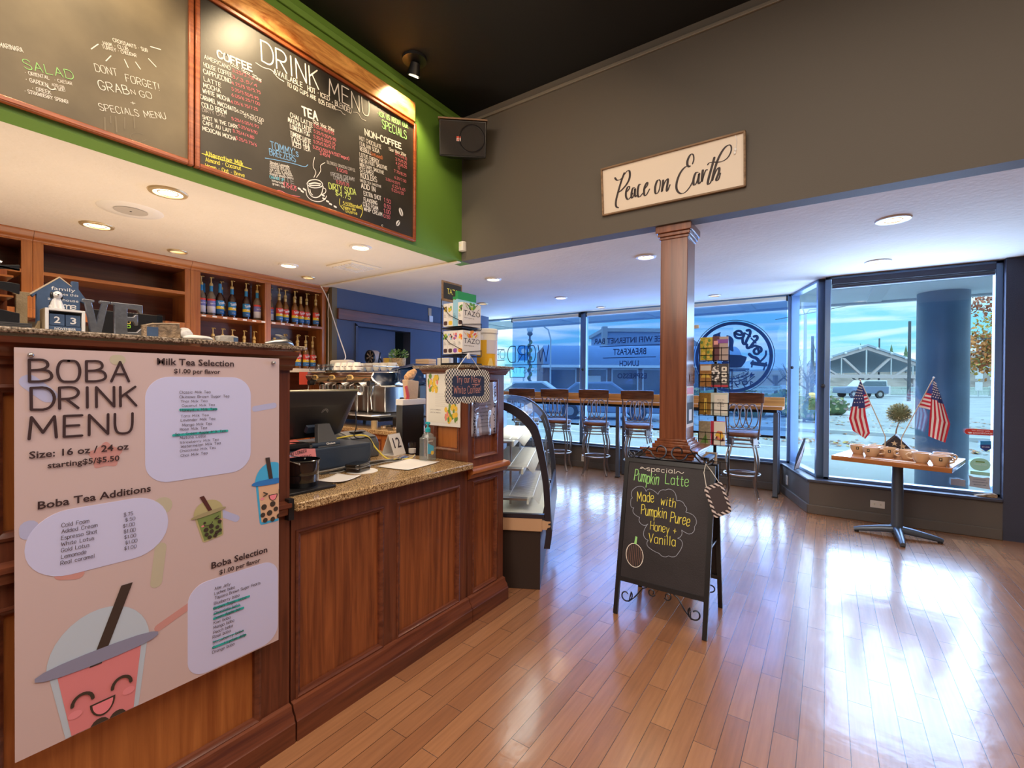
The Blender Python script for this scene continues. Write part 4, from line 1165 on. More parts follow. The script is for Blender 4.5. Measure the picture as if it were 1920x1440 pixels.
for key in ('milk', 'add', 'boba'):
    pts = list(T[key]) + (list(T['add2']) if key == 'add' else [])
    u0, u1, v0, v1 = box_uv(pts)
    u1 = min(u1, .909)
    r_ = {'milk': .062, 'add': .085, 'boba': .055}[key]
    MB().prism(rrect(u0, u1, v0, v1, r_, 8), (-.0025, 0, 0), PU, PV, (.0015, 0, 0)).build('text_box', 'poster_box', p)
lt = MB()
for (s, u0, v0, u1, v1, h, cc, w_) in POSTER_TEXT_UPPER + POSTER_TEXT_LOWER:
    write(lt, s, (u0, v0), (u1, v0 + (v1 - v0) * .3), h if h > .04 else h * .74, PO, PU, PV, w_, .0012)
for (s, u0, v0, L, h, b_) in POSTER_PRINT:
    print_text(lt, s, (u0, v0), L, h, PO, PU, PV, b_, .0012)
lt.build('lettering', 'poster_ink', p)
mk_ = MB()
for pts, cc, w_ in POSTER_MARKS + POSTER_MARKS_LOWER: stroke(mk_, pts, PO, PU, PV, w_ * .8, .0008)
mk_.build('marker_strokes', 'marker_teal', p, )
def L_(mb, m_, poly, k): mb.use(m_); mb.flat(poly, (-.0012 + .0005 * k, 0, 0), PU, PV)
def cup(u0, u1, v0, v1, tilt, mats, straw, face, clip=9, zlift=0):
    """a cartoon bubble tea cup inside the given frame"""
    dome, lid, body, edge, strawm = mats
    q = MB(); W_, H_ = u1 - u0, v1 - v0; cx, cy = (u0 + u1) / 2, (v0 + v1) / 2
    ca, sa = math.cos(tilt), math.sin(tilt)
    def X(pts):
        o_ = []
        for a, b2 in pts:
            x, y = (a - .5) * W_, (b2 - .5) * H_
            o_.append((min(clip, cx + x * ca - y * sa), max(.432, cy + x * sa + y * ca)))
        return o_
    L_(q, edge, X([(.10, .60), (.90, .60), (.80, .0), (.76, -.03), (.24, -.03), (.20, .0)]), 0)
    L_(q, dome, X([(.08, .62)] + [(.5 + .42 * math.cos(t_), .62 + .30 * math.sin(t_)) for t_ in [PI - PI * i / 16 for i in range(17)]] + [(.92, .62)]), 1)
    L_(q, body, X([(.16, .575), (.84, .575), (.755, .01), (.245, .01)]), 1)
    L_(q, strawm, X(straw), 3)
    L_(q, lid, X(sm_closed([(.0, .57), (1, .57), (1, .66), (0, .66)], 2)), 4)
    if face == 'joy':
        for cx_ in (.34, .66):
            stroke(q.use('cup_pearl'), X([(cx_ + .08 * math.cos(t_), .36 + .055 * math.sin(t_)) for t_ in [PI * i / 10 for i in range(11)]]), PO, PU, PV, .008, .0025)
            L_(q, 'cup_blush', X(arc((cx_ + (-.06 if cx_ < .5 else .06), .30), .055, 0, 360, 16, .025)[:-1]), 3)
        L_(q, 'cup_pearl', X([(.40, .315), (.60, .315)] + [(.5 + .105 * math.cos(t_), .315 + .10 * math.sin(t_)) for t_ in [-PI * i / 12 for i in range(13)]]), 4)
        L_(q, 'cup_mouth', X([(.42, .305)] + [(.5 + .085 * math.cos(t_), .305 + .078 * math.sin(t_)) for t_ in [-PI + PI * i / 12 for i in range(13)]]), 5)
        pearls = [(.28, .13, .075), (.47, .16, .075), (.62, .16, .07), (.36, .03, .07), (.56, .03, .07), (.70, .06, .06)]
    elif face == 'wink':
        L_(q, 'cup_pearl', X(arc((.34, .42), .04, 0, 360, 12, .028)[:-1]), 3)
        stroke(q.use('cup_pearl'), X([(.74, .47), (.62, .44), (.74, .41)]), PO, PU, PV, .0035, .003)
        stroke(q.use('cup_pearl'), X([(.42 + .12 * math.cos(t_), .39 + .05 * math.sin(t_)) for t_ in [-PI + PI * i / 10 for i in range(11)]]), PO, PU, PV, .0025, .003)
        for cx_ in (.28, .78): L_(q, 'cup_blush', X(arc((cx_, .36), .05, 0, 360, 12, .022)[:-1]), 2)
        pearls = [(.34, .25, .07), (.5, .29, .07), (.66, .22, .06), (.75, .33, .06), (.33, .14, .06), (.48, .17, .065), (.62, .10, .06), (.40, .05, .06), (.56, .04, .06), (.72, .12, .055)]
    else:
        stroke(q.use('cup_pearl'), X([(.28, .47), (.38, .435), (.28, .41)]), PO, PU, PV, .004, .003)
        stroke(q.use('cup_pearl'), X([(.78, .47), (.68, .435), (.78, .41)]), PO, PU, PV, .004, .003)
        L_(q, 'cup_pearl', X([(.42, .41), (.64, .41)] + [(.53 + .115 * math.cos(t_), .41 + .10 * math.sin(t_)) for t_ in [-PI * i / 12 for i in range(13)]]), 3)
        L_(q, 'cup_mouth', X([(.44, .40)] + [(.53 + .09 * math.cos(t_), .40 + .08 * math.sin(t_)) for t_ in [-PI + PI * i / 12 for i in range(13)]]), 4)
        for cx_ in (.26, .80): L_(q, 'cup_blush', X(arc((cx_, .37), .05, 0, 360, 12, .022)[:-1]), 2)
        pearls = [(.30, .24, .07), (.52, .26, .07), (.76, .27, .06), (.27, .12, .06), (.44, .13, .07), (.60, .17, .06), (.74, .13, .06), (.33, .03, .06), (.52, .02, .06), (.68, .05, .06)]
    for a, b2, r_ in pearls: L_(q, 'cup_pearl', X(arc((a, b2), r_, 0, 360, 14, r_ * W_ / H_)[:-1]), 4)
    return q
# big rose cup at the lower left, khaki cup, blue-lidded cup cut by the edge
cup(.285, .545, .36, .78, .02, ('cup_sky', 'cup_slate', 'cup_rose', 'cup_sky', 'straw_brown'), [(.40, .56), (.50, .56), (.78, 1.03), (.68, 1.03)], 'joy').build('cup_drawing', None, p)
cup(.632, .735, .862, 1.0, .16, ('cup_khaki', 'cup_khaki_dark', 'cup_green', 'cup_khaki', 'straw_red'), [(.52, .60), (.63, .60), (.45, 1.05), (.33, 1.05)], 'wink').build('cup_drawing', None, p)
cup(.815, .956, .872, 1.10, .0, ('cup_bright', 'cup_blue', 'cup_tan', 'cup_bright', 'straw_brown'), [(.44, .60), (.54, .60), (.44, 1.0), (.33, 1.0)], 'laugh', clip=.9105).build('cup_drawing', None, p)
for (y, z) in ((.278, 1.435), (.888, 1.437)):
    MB().cyl((-.004, y, z), (.006, y, z), .006, .005, 12).ball((.007, y, z), .006, 10, 6).build('push_pin', 'steel', p)

# ------------------------------------------------------------------ chalkboards on the green wall
mat('slate', (.040, .034, .026), .42, bump=.05, bscale=30, var=.45, vscale=2.2, spec=.5)
mat('slate_tan', (.14, .112, .068), .5, bump=.05, bscale=30, var=.35, vscale=2.5, spec=.5)  # lighter and browner than the drink menu slate
BO = (.025, 0, 0)
def board(name, label, y0, y1, z0, z1, fw, slate, text, curves, cat='chalkboard'):
    r = thing(name, label, cat, (-2.82, 0, 0))
    MB().box(.0, .022, y0 + .01, y1 - .01, z0 + .01, z1 - .01).build('slate', slate, r)
    f = MB()
    for a in ((y0, y0 + fw, z0, z1), (y1 - fw, y1, z0, z1), (y0 + fw, y1 - fw, z0, z0 + fw), (y0 + fw, y1 - fw, z1 - fw, z1)):
        f.box(.0, .038, a[0], a[1], a[2], a[3])
    f.build('frame', 'oak_frame', r, bevel=.005)
    by = {}
    for (s, u0, v0, u1, v1, h, cc, w_) in text:
        mb = by.setdefault((cc, int(v0 > 2.86) + 2 * int(u0 > (1.6 if y0 > 1 else .7)) + 4 * int(u0 > 2.15)), MB()); write(mb, s, (u0, v0), (u1, v1), h if h > .09 else h * .8, BO, YU, ZU, w_, -.0015, .02, 1.5)
    for pts, cc, w_ in curves:
        mb = by.setdefault((cc, 8 + int(pts[0][0] > 1.9)), MB()); stroke(mb, smooth(pts, 2) if len(pts) > 2 else pts, BO, YU, ZU, w_, -.0018)
    for (cc, _k), mb in by.items(): mb.build('chalk_lettering', INK[cc], r)['label'] = INK[cc].replace('chalk_', '') + ' chalk writing'
    return r
mbd = board('menu_chalkboard', 'framed chalkboard headed DRINK MENU on the green wall', 1.088, 2.682, 2.505, 3.455, .024, 'slate', MENU_TEXT, MENU_CURVES)
bn = MB()
for (u, v, rx, ry, ang) in MENU_BEANS:
    a_ = math.radians(ang)
    pts = [(u + rx * .55 * math.cos(t_) * math.cos(a_) - ry * .55 * math.sin(t_) * math.sin(a_), v + rx * .55 * math.cos(t_) * math.sin(a_) + ry * .55 * math.sin(t_) * math.cos(a_)) for t_ in [2 * PI * i / 20 for i in range(20)]]
    bn.use('chalk_white').flat(pts, (.0238, 0, 0), YU, ZU)
    bn.use('slate'); stroke(bn, [(u - ry * .45 * -math.sin(a_), v - ry * .45 * math.cos(a_)), (u, v), (u + ry * .45 * -math.sin(a_), v + ry * .45 * math.cos(a_))], (.0245, 0, 0), YU, ZU, .006)
bn.build('bean_drawing', None, mbd)
board('lunch_chalkboard', 'framed chalkboard with SALAD and GRAB N GO writing, left of the drink menu', -.55, 1.082, 2.505, 3.455, .024, 'slate_tan', LUNCH_TEXT, LUNCH_CURVES)
pl = MB().box(-2.818, -2.782, -.4, 2.667, 3.468, 3.622).build('wooden_plank', 'pine_burnt', loc=(-2.8, 1.1, 3.55), bevel=.005)
tag(pl, 'long orange scorched pine plank mounted above the chalkboards', 'plank')

# ------------------------------------------------------------------ things on the grey wall
p = thing('wall_sign', 'long cream wall sign reading Peace on Earth in thin wooden frame', 'sign', (-.931, 3.29, 2.795))
p.rotation_euler = (math.radians(6), 0, 0)
MB().box(-.478, .478, -.028, -.014, -.163, .163).build('board', mat('sign_cream', (.80, .70, .58), .6), p)
f = MB()
for a in ((-.487, -.475, -.172, .172), (.475, .487, -.172, .172), (-.487, .487, -.172, -.16), (-.487, .487, .16, .172)): f.box(a[0], a[1], -.042, -.008, a[2], a[3])
f.build('frame', wood('sign_frame_wood', (.14, .08, .04), (.32, .2, .11), (3, 40, 40), .6, 0), p, bevel=.002)
lt = MB()
for k, pts in enumerate(PEACE):
    stroke(lt, smooth([(a + .931, b_ - 2.795) for a, b_ in pts], 2), (0, -.0285, 0), XU, ZU, .0155, .0008, .72)
lt.build('lettering', 'ink', p)
MB().tube([(.425, -.03, .168), (.437, -.036, .12), (.43, -.034, .08), (.425, -.034, .05)], .002, 6).ball((.428, -.034, .07), .007, 8, 6, (1, .5, 1.6)).ball((.424, -.034, .05), .006, 8, 6, (1, .5, 1.6)).build('bead_string', 'paper', p)

sp = thing('wall_loudspeaker', 'black loudspeaker hung high in the corner of green and grey walls', 'loudspeaker', (-2.56, 2.995, 3.41))
sp.rotation_euler = (math.radians(14), 0, math.radians(40))
MB().add([(-.20, 0, -.143), (.20, 0, -.143), (.20, 0, .143), (-.20, 0, .143), (-.11, .20, -.12), (.11, .20, -.12), (.11, .20, .12), (-.11, .20, .12)], [(0, 1, 2, 3), (4, 7, 6, 5), (0, 4, 5, 1), (1, 5, 6, 2), (2, 6, 7, 3), (3, 7, 4, 0)]).build('cabinet', 'black_plastic', sp, bevel=.008)
MB().box(-.188, .188, -.008, .0, -.131, .131).build('grille', mat('speaker_mesh', (.035, .032, .032), .75, bump=.6, bscale=900), sp, bevel=.004)
MB().lathe([(.098, 0), (.105, .004), (.112, 0)], n=32, cap=False).build('woofer_ring', 'black_plastic', sp).rotation_euler = (PI / 2, 0, 0)
sp.children[-1].location = (.075, -.009, .0)
q = MB().use(mat('badge_red', (.7, .06, .02), .5)).box(-.052, -.018, -.0115, -.008, .0, .014).use('white_paint').box(-.052, -.018, -.0115, -.008, -.022, .0)
q.use('badge_red'); print_text(q, 'JBL', (-.05, -.019), .03, .015, (0, -.0122, 0), XU, ZU, .02)
q.build('badge', None, sp)
MB().box(-.205, .205, -.012, .19, .1435, .155).build('top_plate', wood('plate_wood', (.16, .09, .05), (.3, .18, .1), (3, 40, 40), .6, 0), sp)
MB().cyl((0, .2, 0), (0, .27, .03), .02, .02, 12).build('bracket', 'black_metal', sp)

ms = thing('motion_sensor', 'small white motion sensor in the corner below the loudspeaker', 'sensor', (-2.79, 3.262, 2.605))
MB().prism([(-.03, .028), (.03, .028), (.034, .0), (.022, -.022), (-.022, -.022), (-.034, .0)], (0, 0, -.043), XU, YU, (0, 0, .086)).build('housing', 'white_plastic', ms, bevel=.004)
MB().prism(arc((0, 0), .011, 0, 360, 16)[:-1], (0, -.0225, .005), XU, ZU, (0, -.0015, 0)).build('lens', 'trim_cream', ms)

# ------------------------------------------------------------------ on the tall counter
mat('sign_blue', (.055, .10, .19), .7, var=.15, vscale=40)
mat('cork_tan', (.38, .29, .17), .8, bump=.2, bscale=200)
mat('bare_wood', (.62, .48, .32), .6)
mat('zinc', (.30, .32, .36), .35, metal=.85, bump=.08, bscale=120, var=.12, vscale=60)
mat('driftwood', (.30, .21, .13), .85, bump=.9, bscale=70, var=.5, vscale=45)
mat('stone_gray', (.42, .39, .34), .85, bump=.4, bscale=60, var=.25, vscale=30)
mat('stone_white', (.70, .68, .64), .8, bump=.2, bscale=60)
mat('leaf_green', (.16, .34, .06), .6)
mat('mint', (.42, .68, .52), .5)
mat('orange_paint', (.80, .32, .04), .5)
ZT = 1.503
h = thing('house_plaque', 'blue house-shaped plaque reading family makes this a house home', 'plaque', (-1.86, .37, ZT))
hp = [(-.056, .112), (.005, .170), (.031, .147), (.031, .163), (.047, .163), (.047, .141), (.068, .107), (.060, .099), (.050, .106), (.050, 0), (-.043, 0), (-.043, .114), (-.050, .104)]
MB().prism(hp, (0, 0, 0), YU, ZU, (-.014, 0, 0)).build('board', 'sign_blue', h, bevel=.0015)
MB().prism([(-.058, .112), (.005, .172), (.031, .149), (.031, .146), (.005, .168), (-.055, .110)], (.0005, 0, 0), YU, ZU, (-.015, 0, 0)).build('roof_edge', 'bare_wood', h)
q = MB()
for s, u, v, L, hh in (('family', -.013, .131, .052, .0105), ('makes this', -.010, .118, .056, .008), ('a      house', -.020, .101, .066, .009)): print_text(q, s, (u, v), L, hh, (.0008, 0, 0), YU, ZU, -.0)
write(q, 'home', (-.012, .080), (.040, .080), .016, (.0008, 0, 0), YU, ZU, .16, .0002, 0, .3)
q.build('lettering', 'white_paint', h)
c = thing('block_calendar', 'white wooden block calendar showing 23 November with blue cubes', 'calendar', (-1.78, .3655, ZT))
f = MB()
for a in ((-.041, -.034, 0, .066), (.034, .041, 0, .066), (-.034, .034, 0, .005), (-.034, .034, .060, .066)): f.box(-.025, .03, a[0], a[1], a[2], a[3])
f.box(-.03, -.025, -.041, .041, 0, .066); f.build('case', 'white_paint', c, bevel=.001)
MB().box(-.0245, .0265, -.0405, -.0415, .001, .065).build('side_panel', 'cork_tan', c)
for k, dgt in ((-1, '2'), (1, '3')):
    cb = MB().box(-.012, .024, k * .0165 - .0155, k * .0165 + .0155, .0195, .0515).build('number_cube', 'sign_blue', c, bevel=.0012)
    q = MB(); print_text(q, dgt, (k * .0165, .027), .0125, .018, (.0247, 0, 0), YU, ZU, .02, 0, 'C'); q.build('digit', 'white_paint', cb)
mbk = MB().box(-.012, .025, -.033, .033, .0055, .0185).build('month_block', 'sign_blue', c, bevel=.001)
q = MB(); print_text(q, 'NOVEMBER', (0, .0085), .044, .0065, (.0257, 0, 0), YU, ZU, .015, 0, 'C'); q.build('month_name', 'white_paint', mbk)
# the little dog sits on the calendar
d = thing('dog_figurine', 'small white dog figurine with black ears sitting on the block calendar', 'figurine', (-1.775, .352, ZT + .066))
B_ = MB().use('white_paint')
B_.lathe([(.0, 0), (.013, .001), (.0145, .008), (.012, .018), (.0085, .028), (.007, .034), (0, .036)], n=14)
B_.ball((.004, .001, .040), .0105, 14, 10, (1.15, .95, .95)).ball((.0155, -.001, .037), .006, 10, 8, (1.3, .9, .8))
for s in (-1, 1): B_.tube([(.008, s * .005, .022), (.013, s * .0055, .010), (.014, s * .0055, .001)], [.0042, .0036, .0042], 8).ball((-.001, s * .011, .006), .0075, 10, 6, (1.3, .7, .9))
B_.tube([(-.010, 0, .004), (-.018, -.005, .004), (-.02, -.012, .008)], [.003, .0025, .0015], 6)
B_.build('body', None, d)
for s in (-1, 1): MB().ball((.001, s * .0105, .038), .0075, 10, 8, (.8, .45, 1.3)).build('ear', 'black_plastic', d)
MB().ball((.0222, -.001, .0385), .0022, 8, 6).build('nose', 'black_plastic', d)
for s in (-1, 1): MB().ball((.0128, .001 + s * .0048, .0425), .0014, 8, 6).build('eye', 'black_plastic', d)
MB().ball((-.010, -.006, .016), .0075, 10, 8, (.6, 1, 1.2)).build('back_patch', 'black_plastic', d)
# letters of the word LOVE that show
def letter(ch, label, pts, x, m_, th=.014):
    cy = sum(p[0] for p in pts) / len(pts)
    o = MB().prism(pts, (x, 0, 0), YU, ZU, (th, 0, 0)).build('letter_ornament', m_, loc=(x, cy, ZT), bevel=.0012)
    tag(o, label, 'letter', 'standing letters of the word LOVE'); return o
letter('L', 'tan standing letter L half hidden behind the dark wavy rack', [(.270, 1.609), (.302, 1.609), (.302, 1.601), (.297, 1.600), (.297, 1.516), (.312, 1.516), (.318, 1.535), (.322, 1.535), (.322, ZT), (.270, ZT), (.270, 1.510), (.275, 1.511), (.275, 1.600), (.270, 1.601)], -1.80, 'cork_tan')
letter('V', 'grey metal standing letter V beside the block calendar', [(.402, 1.605), (.428, 1.605), (.428, 1.598), (.4225, 1.597), (.4335, 1.540), (.4455, 1.597), (.440, 1.598), (.440, 1.605), (.464, 1.605), (.464, 1.598), (.459, 1.597), (.443, ZT), (.4225, ZT), (.4075, 1.597), (.402, 1.598)], -1.772, 'zinc')
letter('E', 'grey metal standing letter E right of the matching letter V', [(.466, 1.605), (.543, 1.605), (.543, 1.578), (.536, 1.578), (.530, 1.588), (.505, 1.590), (.505, 1.565), (.520, 1.566), (.525, 1.574), (.531, 1.574), (.531, 1.541), (.525, 1.541), (.520, 1.552), (.505, 1.553), (.505, 1.519), (.528, 1.520), (.538, 1.532), (.544, 1.532), (.544, ZT), (.466, ZT), (.466, 1.511), (.474, 1.512), (.474, 1.597), (.466, 1.598)], -1.772, 'zinc')
# dark wavy rack at the far left
r = thing('wavy_rack', 'dark wavy-fronted wooden rack at the far left end of the counter top', 'rack', (-1.76, .19, ZT))
for k, (za, zb) in enumerate(((.140, .165), (.088, .115), (.022, .048))):
    pts = [(-.10, zb + .01)] + [(-.10 + .185 * t_, zb + (.006 * math.sin(t_ * 7 + k * 1.7))) for t_ in [i / 12 for i in range(13)]] + [(.085, zb - .012 - .006 * k)] + [(-.10 + .185 * t_, za - .016 * math.sin(t_ * 3.4 + 1.2 + k * 1.4)) for t_ in [1 - i / 12 for i in range(13)]]
    MB().prism(pts, (.02, 0, 0), YU, ZU, (-.006, 0, 0)).build('wavy_front', 'black_plastic', r, bevel=.001)
    MB().box(-.10, .014, -.10, .075, za - .005, za).build('shelf_board', 'cherry_rail', r)
MB().box(-.105, -.10, -.10, .08, 0, .17).build('back_board', 'mahogany', r)
MB().tube([(.0, .0, .172), (.0, .04, .178), (.0, .055, .170)], .006, 8).build('hook', 'steel', r)
o = MB().box(-1.83, -1.765, .10, .23, 1.5512, 1.583).build('mint_box', 'mint', loc=(-1.8, .2, 1.55), bevel=.002)
o.location.z -= 0
tag(o, 'pale mint green box standing inside the dark wavy rack', 'box')
st = MB()
for k in range(3): st.box(-1.735, -1.66, .06, .284, ZT + k * .0042, ZT + .0035 + k * .0042)
o = st.build('metal_tray', 'steel', loc=(-1.69, .18, ZT)); tag(o, 'thin shiny metal trays stacked at the left end of the counter top', 'tray')
# tablet with coloured icons behind the letters
t_ = thing('order_screen', 'clear-edged black order screen with small coloured icons behind the letters', 'screen', (-2.2, .64, ZT))
MB().box(-.008, 0, -.12, .105, .012, .125).build('panel', 'black_plastic', t_, bevel=.002)
MB().box(-.02, .006, -.125, .11, 0, .012).build('base', 'black_plastic', t_)
see_through('clear_acrylic', (.85, .9, .93), .08)
MB().box(.001, .004, .085, .112, .012, .130).build('clear_edge', 'clear_acrylic', t_)
mat('icon_green', (.35, .8, .05), .5); mat('icon_yellow', (.85, .6, .1), .5); mat('icon_pink', (.8, .42, .3), .5); mat('icon_mint', (.45, .7, .4), .5)
for k, (y, z, s, m_) in enumerate(((-.03, .028, .022, 'icon_pink'), (.052, .026, .02, 'icon_pink'), (-.055, .03, .02, 'icon_mint'), (.07, .028, .016, 'icon_mint'), (-.005, .072, .012, 'icon_green'), (-.005, .088, .012, 'icon_yellow'), (.076, .085, .018, 'icon_yellow'))):
    q = MB().use(m_).flat(rrect(y - s / 2, y + s / 2, z - s / 2, z + s / 2, .003, 3), (.0012, 0, 0), YU, ZU).use('black_plastic').flat(rrect(y - s * .3, y + s * .3, z - s * .3, z + s * .3, .002, 3), (.0016, 0, 0), YU, ZU)
    q.build('icon', None, t_)
# driftwood, stones and the silver bird
def lump(name, label, cat, c, rx, ry, rz_, m_, seed, rough=.15, n=18):
    rnd = random.Random(seed); ph = [rnd.uniform(0, 6.28) for _ in range(6)]
    def fn(u, v):
        a = 2 * PI * u; b = PI * v
        k = 1 + rough * (math.sin(3 * a + ph[0]) * math.sin(2 * b + ph[1]) + .5 * math.sin(5 * a + ph[2]) * math.sin(4 * b + ph[3]))
        s = math.sin(b) ** .6 if 0 < v < 1 else 0
        return (c[0] + rx * k * s * math.cos(a), c[1] + ry * k * s * math.sin(a), max(c[2], c[2] + rz_ * (1 - math.cos(b)) * .5 * (1 + .1 * math.sin(a * 2 + ph[4]))))
    o = MB().grid(fn, n, n // 2).build(name, m_, loc=c); return tag(o, label, cat)
lg = thing('driftwood_log', 'short split log of rough brown driftwood on the counter top', 'log', (-1.745, .585, ZT))
prof = [(-.047, 0), (-.045, .038), (-.03, .043), (.0, .047), (.043, .05), (.046, .03), (.047, 0)]
MB().prism(prof, (.025, 0, 0), YU, ZU, (-.05, 0, 0)).build('bark', 'driftwood', lg, bevel=.003)
MB().prism([(-.044, .038), (-.03, .043), (.0, .047), (.043, .05), (.043, .053), (0, .05), (-.03, .046), (-.045, .041)], (.026, 0, 0), YU, ZU, (-.05, 0, 0)).build('cut_face', 'bare_wood', lg)
MB().box(.0255, .0265, -.044, -.015, .004, .034).build('painted_patch', 'sign_blue', lg)
lump('slanted_stone', 'pale slanted stone leaning at the right end of the driftwood log', 'stone', (-1.735, .648, ZT), .02, .018, .038, 'stone_white', 5, .25)
lump('flat_pebble', 'flat pale oval pebble on the tall counter top', 'stone', (-1.715, .68, ZT), .03, .043, .017, 'stone_white', 3, .05)
cb = thing('concrete_chunk', 'small rough grey chunk with a blue painted side on the counter', 'stone', (-1.715, .768, ZT))
MB().prism([(-.031, 0), (-.033, .021), (-.02, .024), (.012, .025), (.031, .022), (.031, 0)], (.014, 0, 0), YU, ZU, (-.03, 0, 0)).build('chunk', 'stone_gray', cb, bevel=.003)
MB().box(.0145, .0155, .014, .029, .003, .019).build('painted_side', 'sign_blue', cb)
bd = thing('silver_bird', 'smooth silver bird ornament on the corner of the tall counter', 'ornament', (-1.72, .965, ZT))
MB().tube([(.0, -.065, .008), (.0, -.03, .013), (.0, .01, .016), (.0, .034, .012), (.0, .046, .006)], [.004, .012, .016, .0115, .003], 12).build('body', 'steel', bd)
MB().tube([(.0, .022, .020), (.0, .012, .032), (.0, -.008, .040), (.0, -.026, .042)], [.008, .006, .0045, .002], 10).build('raised_wing', 'steel', bd)

# ------------------------------------------------------------------ on the low counter
ZC = .91
cd = thing('cash_drawer', 'wide blue-black cash drawer on the low counter under the till', 'cash drawer', (-2.32, 1.42, ZC))
MB().box(-.20, .21, -.30, .275, .006, .118).build('case', mat('drawer_blue', (.035, .055, .095), .4, spec=.6), cd, bevel=.004)
MB().box(.21, .212, -.29, .265, .015, .10).build('front_plate', 'drawer_blue', cd)
for a in (-.18, .18):
    for b_ in (-.26, .24): MB().cyl((a, b_, 0), (a, b_, .007), .012).build('foot', 'black_plastic', cd)
ps = thing('till_screen', 'black touch-screen till seen from behind on a curved stand', 'till', (-2.24, 1.44, ZC + .118))
mat('till_black', (.022, .022, .026), .38, spec=.6)
sh = MB(); tl = math.radians(33)
def TP(y, s, n):     # s up the tilted screen, n behind it towards the customer
    return (-.12 + s * math.sin(tl) + n * math.cos(tl), y, .045 + s * math.cos(tl) - n * math.sin(tl))
A = [TP(-.235, 0, 0), TP(.235, 0, 0), TP(.235, .30, 0), TP(-.235, .30, 0)]; B2 = [TP(-.232, .0, .012), TP(.232, .0, .012), TP(.232, .30, .012), TP(-.232, .30, .012)]; C2 = [TP(-.15, .03, .062), TP(.15, .03, .062), TP(.17, .235, .05), TP(-.17, .235, .05)]
sh.add(A + B2 + C2, [(0, 3, 2, 1)] + [(i, (i + 1) % 4, 4 + (i + 1) % 4, 4 + i) for i in range(4)] + [(4 + i, 4 + (i + 1) % 4, 8 + (i + 1) % 4, 8 + i) for i in range(4)] + [(8, 9, 10, 11)])
sh.build('screen_shell', 'till_black', ps, bevel=.006)
MB().add([TP(-.235, .294, .001), TP(.235, .294, .001), TP(.235, .3015, .001), TP(-.235, .3015, .001), TP(-.235, .294, .0135), TP(.235, .294, .0135), TP(.235, .3015, .0135), TP(-.235, .3015, .0135)], [(0, 1, 2, 3), (4, 7, 6, 5), (0, 4, 5, 1), (1, 5, 6, 2), (2, 6, 7, 3), (3, 7, 4, 0)]).build('top_edge', 'steel', ps)
q = MB()
Uv = Vector((0, 1, 0)); Vv = (Vector(TP(0, .235, .05)) - Vector(TP(0, .03, .062))).normalized()
for r0, a0, a1 in ((.017, -20, 200), (.010, 0, 180)): stroke(q, arc((.035, .165), r0, a0, a1, 14), Vector(TP(0, .03, .0632)), Uv, Vv, .0035, .0)
q.build('logo', 'steel', ps)
MB().add([TP(-.05, .07, .055), TP(.05, .07, .055), TP(.05, .115, .055), TP(-.05, .115, .055), TP(-.04, .07, .075), TP(.04, .07, .075), TP(.04, .11, .07), TP(-.04, .11, .07)], [(0, 1, 2, 3), (4, 7, 6, 5), (0, 4, 5, 1), (1, 5, 6, 2), (2, 6, 7, 3), (3, 7, 4, 0)]).build('hinge_block', 'drawer_blue', ps, bevel=.003)
sm = smooth([(.045, .115), (.055, .085), (.07, .05), (.085, .02), (.095, .0)], 2)
nk = MB(); vs = []
for x, z in sm:
    wv = .034 + .03 * (1 - z / .115); vs += [(x - .03, -wv + .02, z), (x - .03, wv + .02, z), (x, wv + .02, z), (x, -wv + .02, z)]
nn = len(sm); nk.add(vs, [(4 * i + k, 4 * i + (k + 1) % 4, 4 * i + 4 + (k + 1) % 4, 4 * i + 4 + k) for i in range(nn - 1) for k in range(4)] + [(0, 1, 2, 3), tuple(range(4 * nn - 1, 4 * nn - 5, -1))])
nk.build('neck', mat('till_gray', (.085, .09, .10), .4), ps, bevel=.004)
q = MB(); print_text(q, 'Choient', (.0, 0), .052, .011, (.098, .0, .012), YU, (-.35, 0, .94), .02, .001); q.build('lettering', 'white_paint', ps)
MB().cyl((.08, -.075, .012), (.08, .085, .012), .013, .013, 14).build('hinge_bar', 'drawer_blue', ps)
MB().box(-.10, .09, -.20, .075, .0, .008).build('base_plate', 'till_black', ps, bevel=.003)
q = MB(); q.prism(arc((-.085, .0125), .009, 0, 360, 16)[:-1], (.0935, 0, 0), YU, ZU, (.001, 0, 0)).build('key_lock', 'steel', ps)
rs = MB().box(-2.30, -2.135, 1.13, 1.345, 1.037, 1.062).build('card_printer', 'black_plastic', loc=(-2.2, 1.25, 1.03), bevel=.006)
tag(rs, 'flat black slip printer on the cash drawer left of the till', 'printer')
for k, (x, y, rz_, s) in enumerate(((-2.19, 1.24, .2, .05), (-2.24, 1.31, -.3, .045))):
    o = MB().add([(-s, -s * .6, 0), (s, -s * .6, .002), (s, s * .6, 0), (-s, s * .6, .003)], [(0, 1, 2, 3)]).build('paper_slip', mat('slip_pink%d' % k, (.75, .18, .16), .7) if k == 0 else 'slip_pink0', loc=None)
    o.location = (x, y, 1.0635); o.rotation_euler = (0, 0, rz_)
    tag(o, ['red paper slip lying on the flat black printer', 'second red paper slip on the flat black printer, nearer the till'][k], 'paper', 'red slips on the printer')
pr = thing('receipt_printer', 'grey receipt printer with sloping lid behind the cables', 'printer', (-2.36, 1.79, ZC))
MB().prism([(-.09, 0), (.09, 0), (.09, .08), (.06, .125), (-.06, .15), (-.09, .14)], (0, -.10, 0), XU, ZU, (0, .20, 0)).build('body', 'till_gray', pr, bevel=.008)
MB().prism([(.07, .118), (-.05, .149), (-.05, .156), (.072, .125)], (0, -.085, 0), XU, ZU, (0, .17, 0)).build('lid', mat('lid_gray', (.13, .14, .155), .4), pr, bevel=.003)
MB().box(-.02, .02, -.04, .05, .150, .153).build('paper_slot', 'black_plastic', pr)
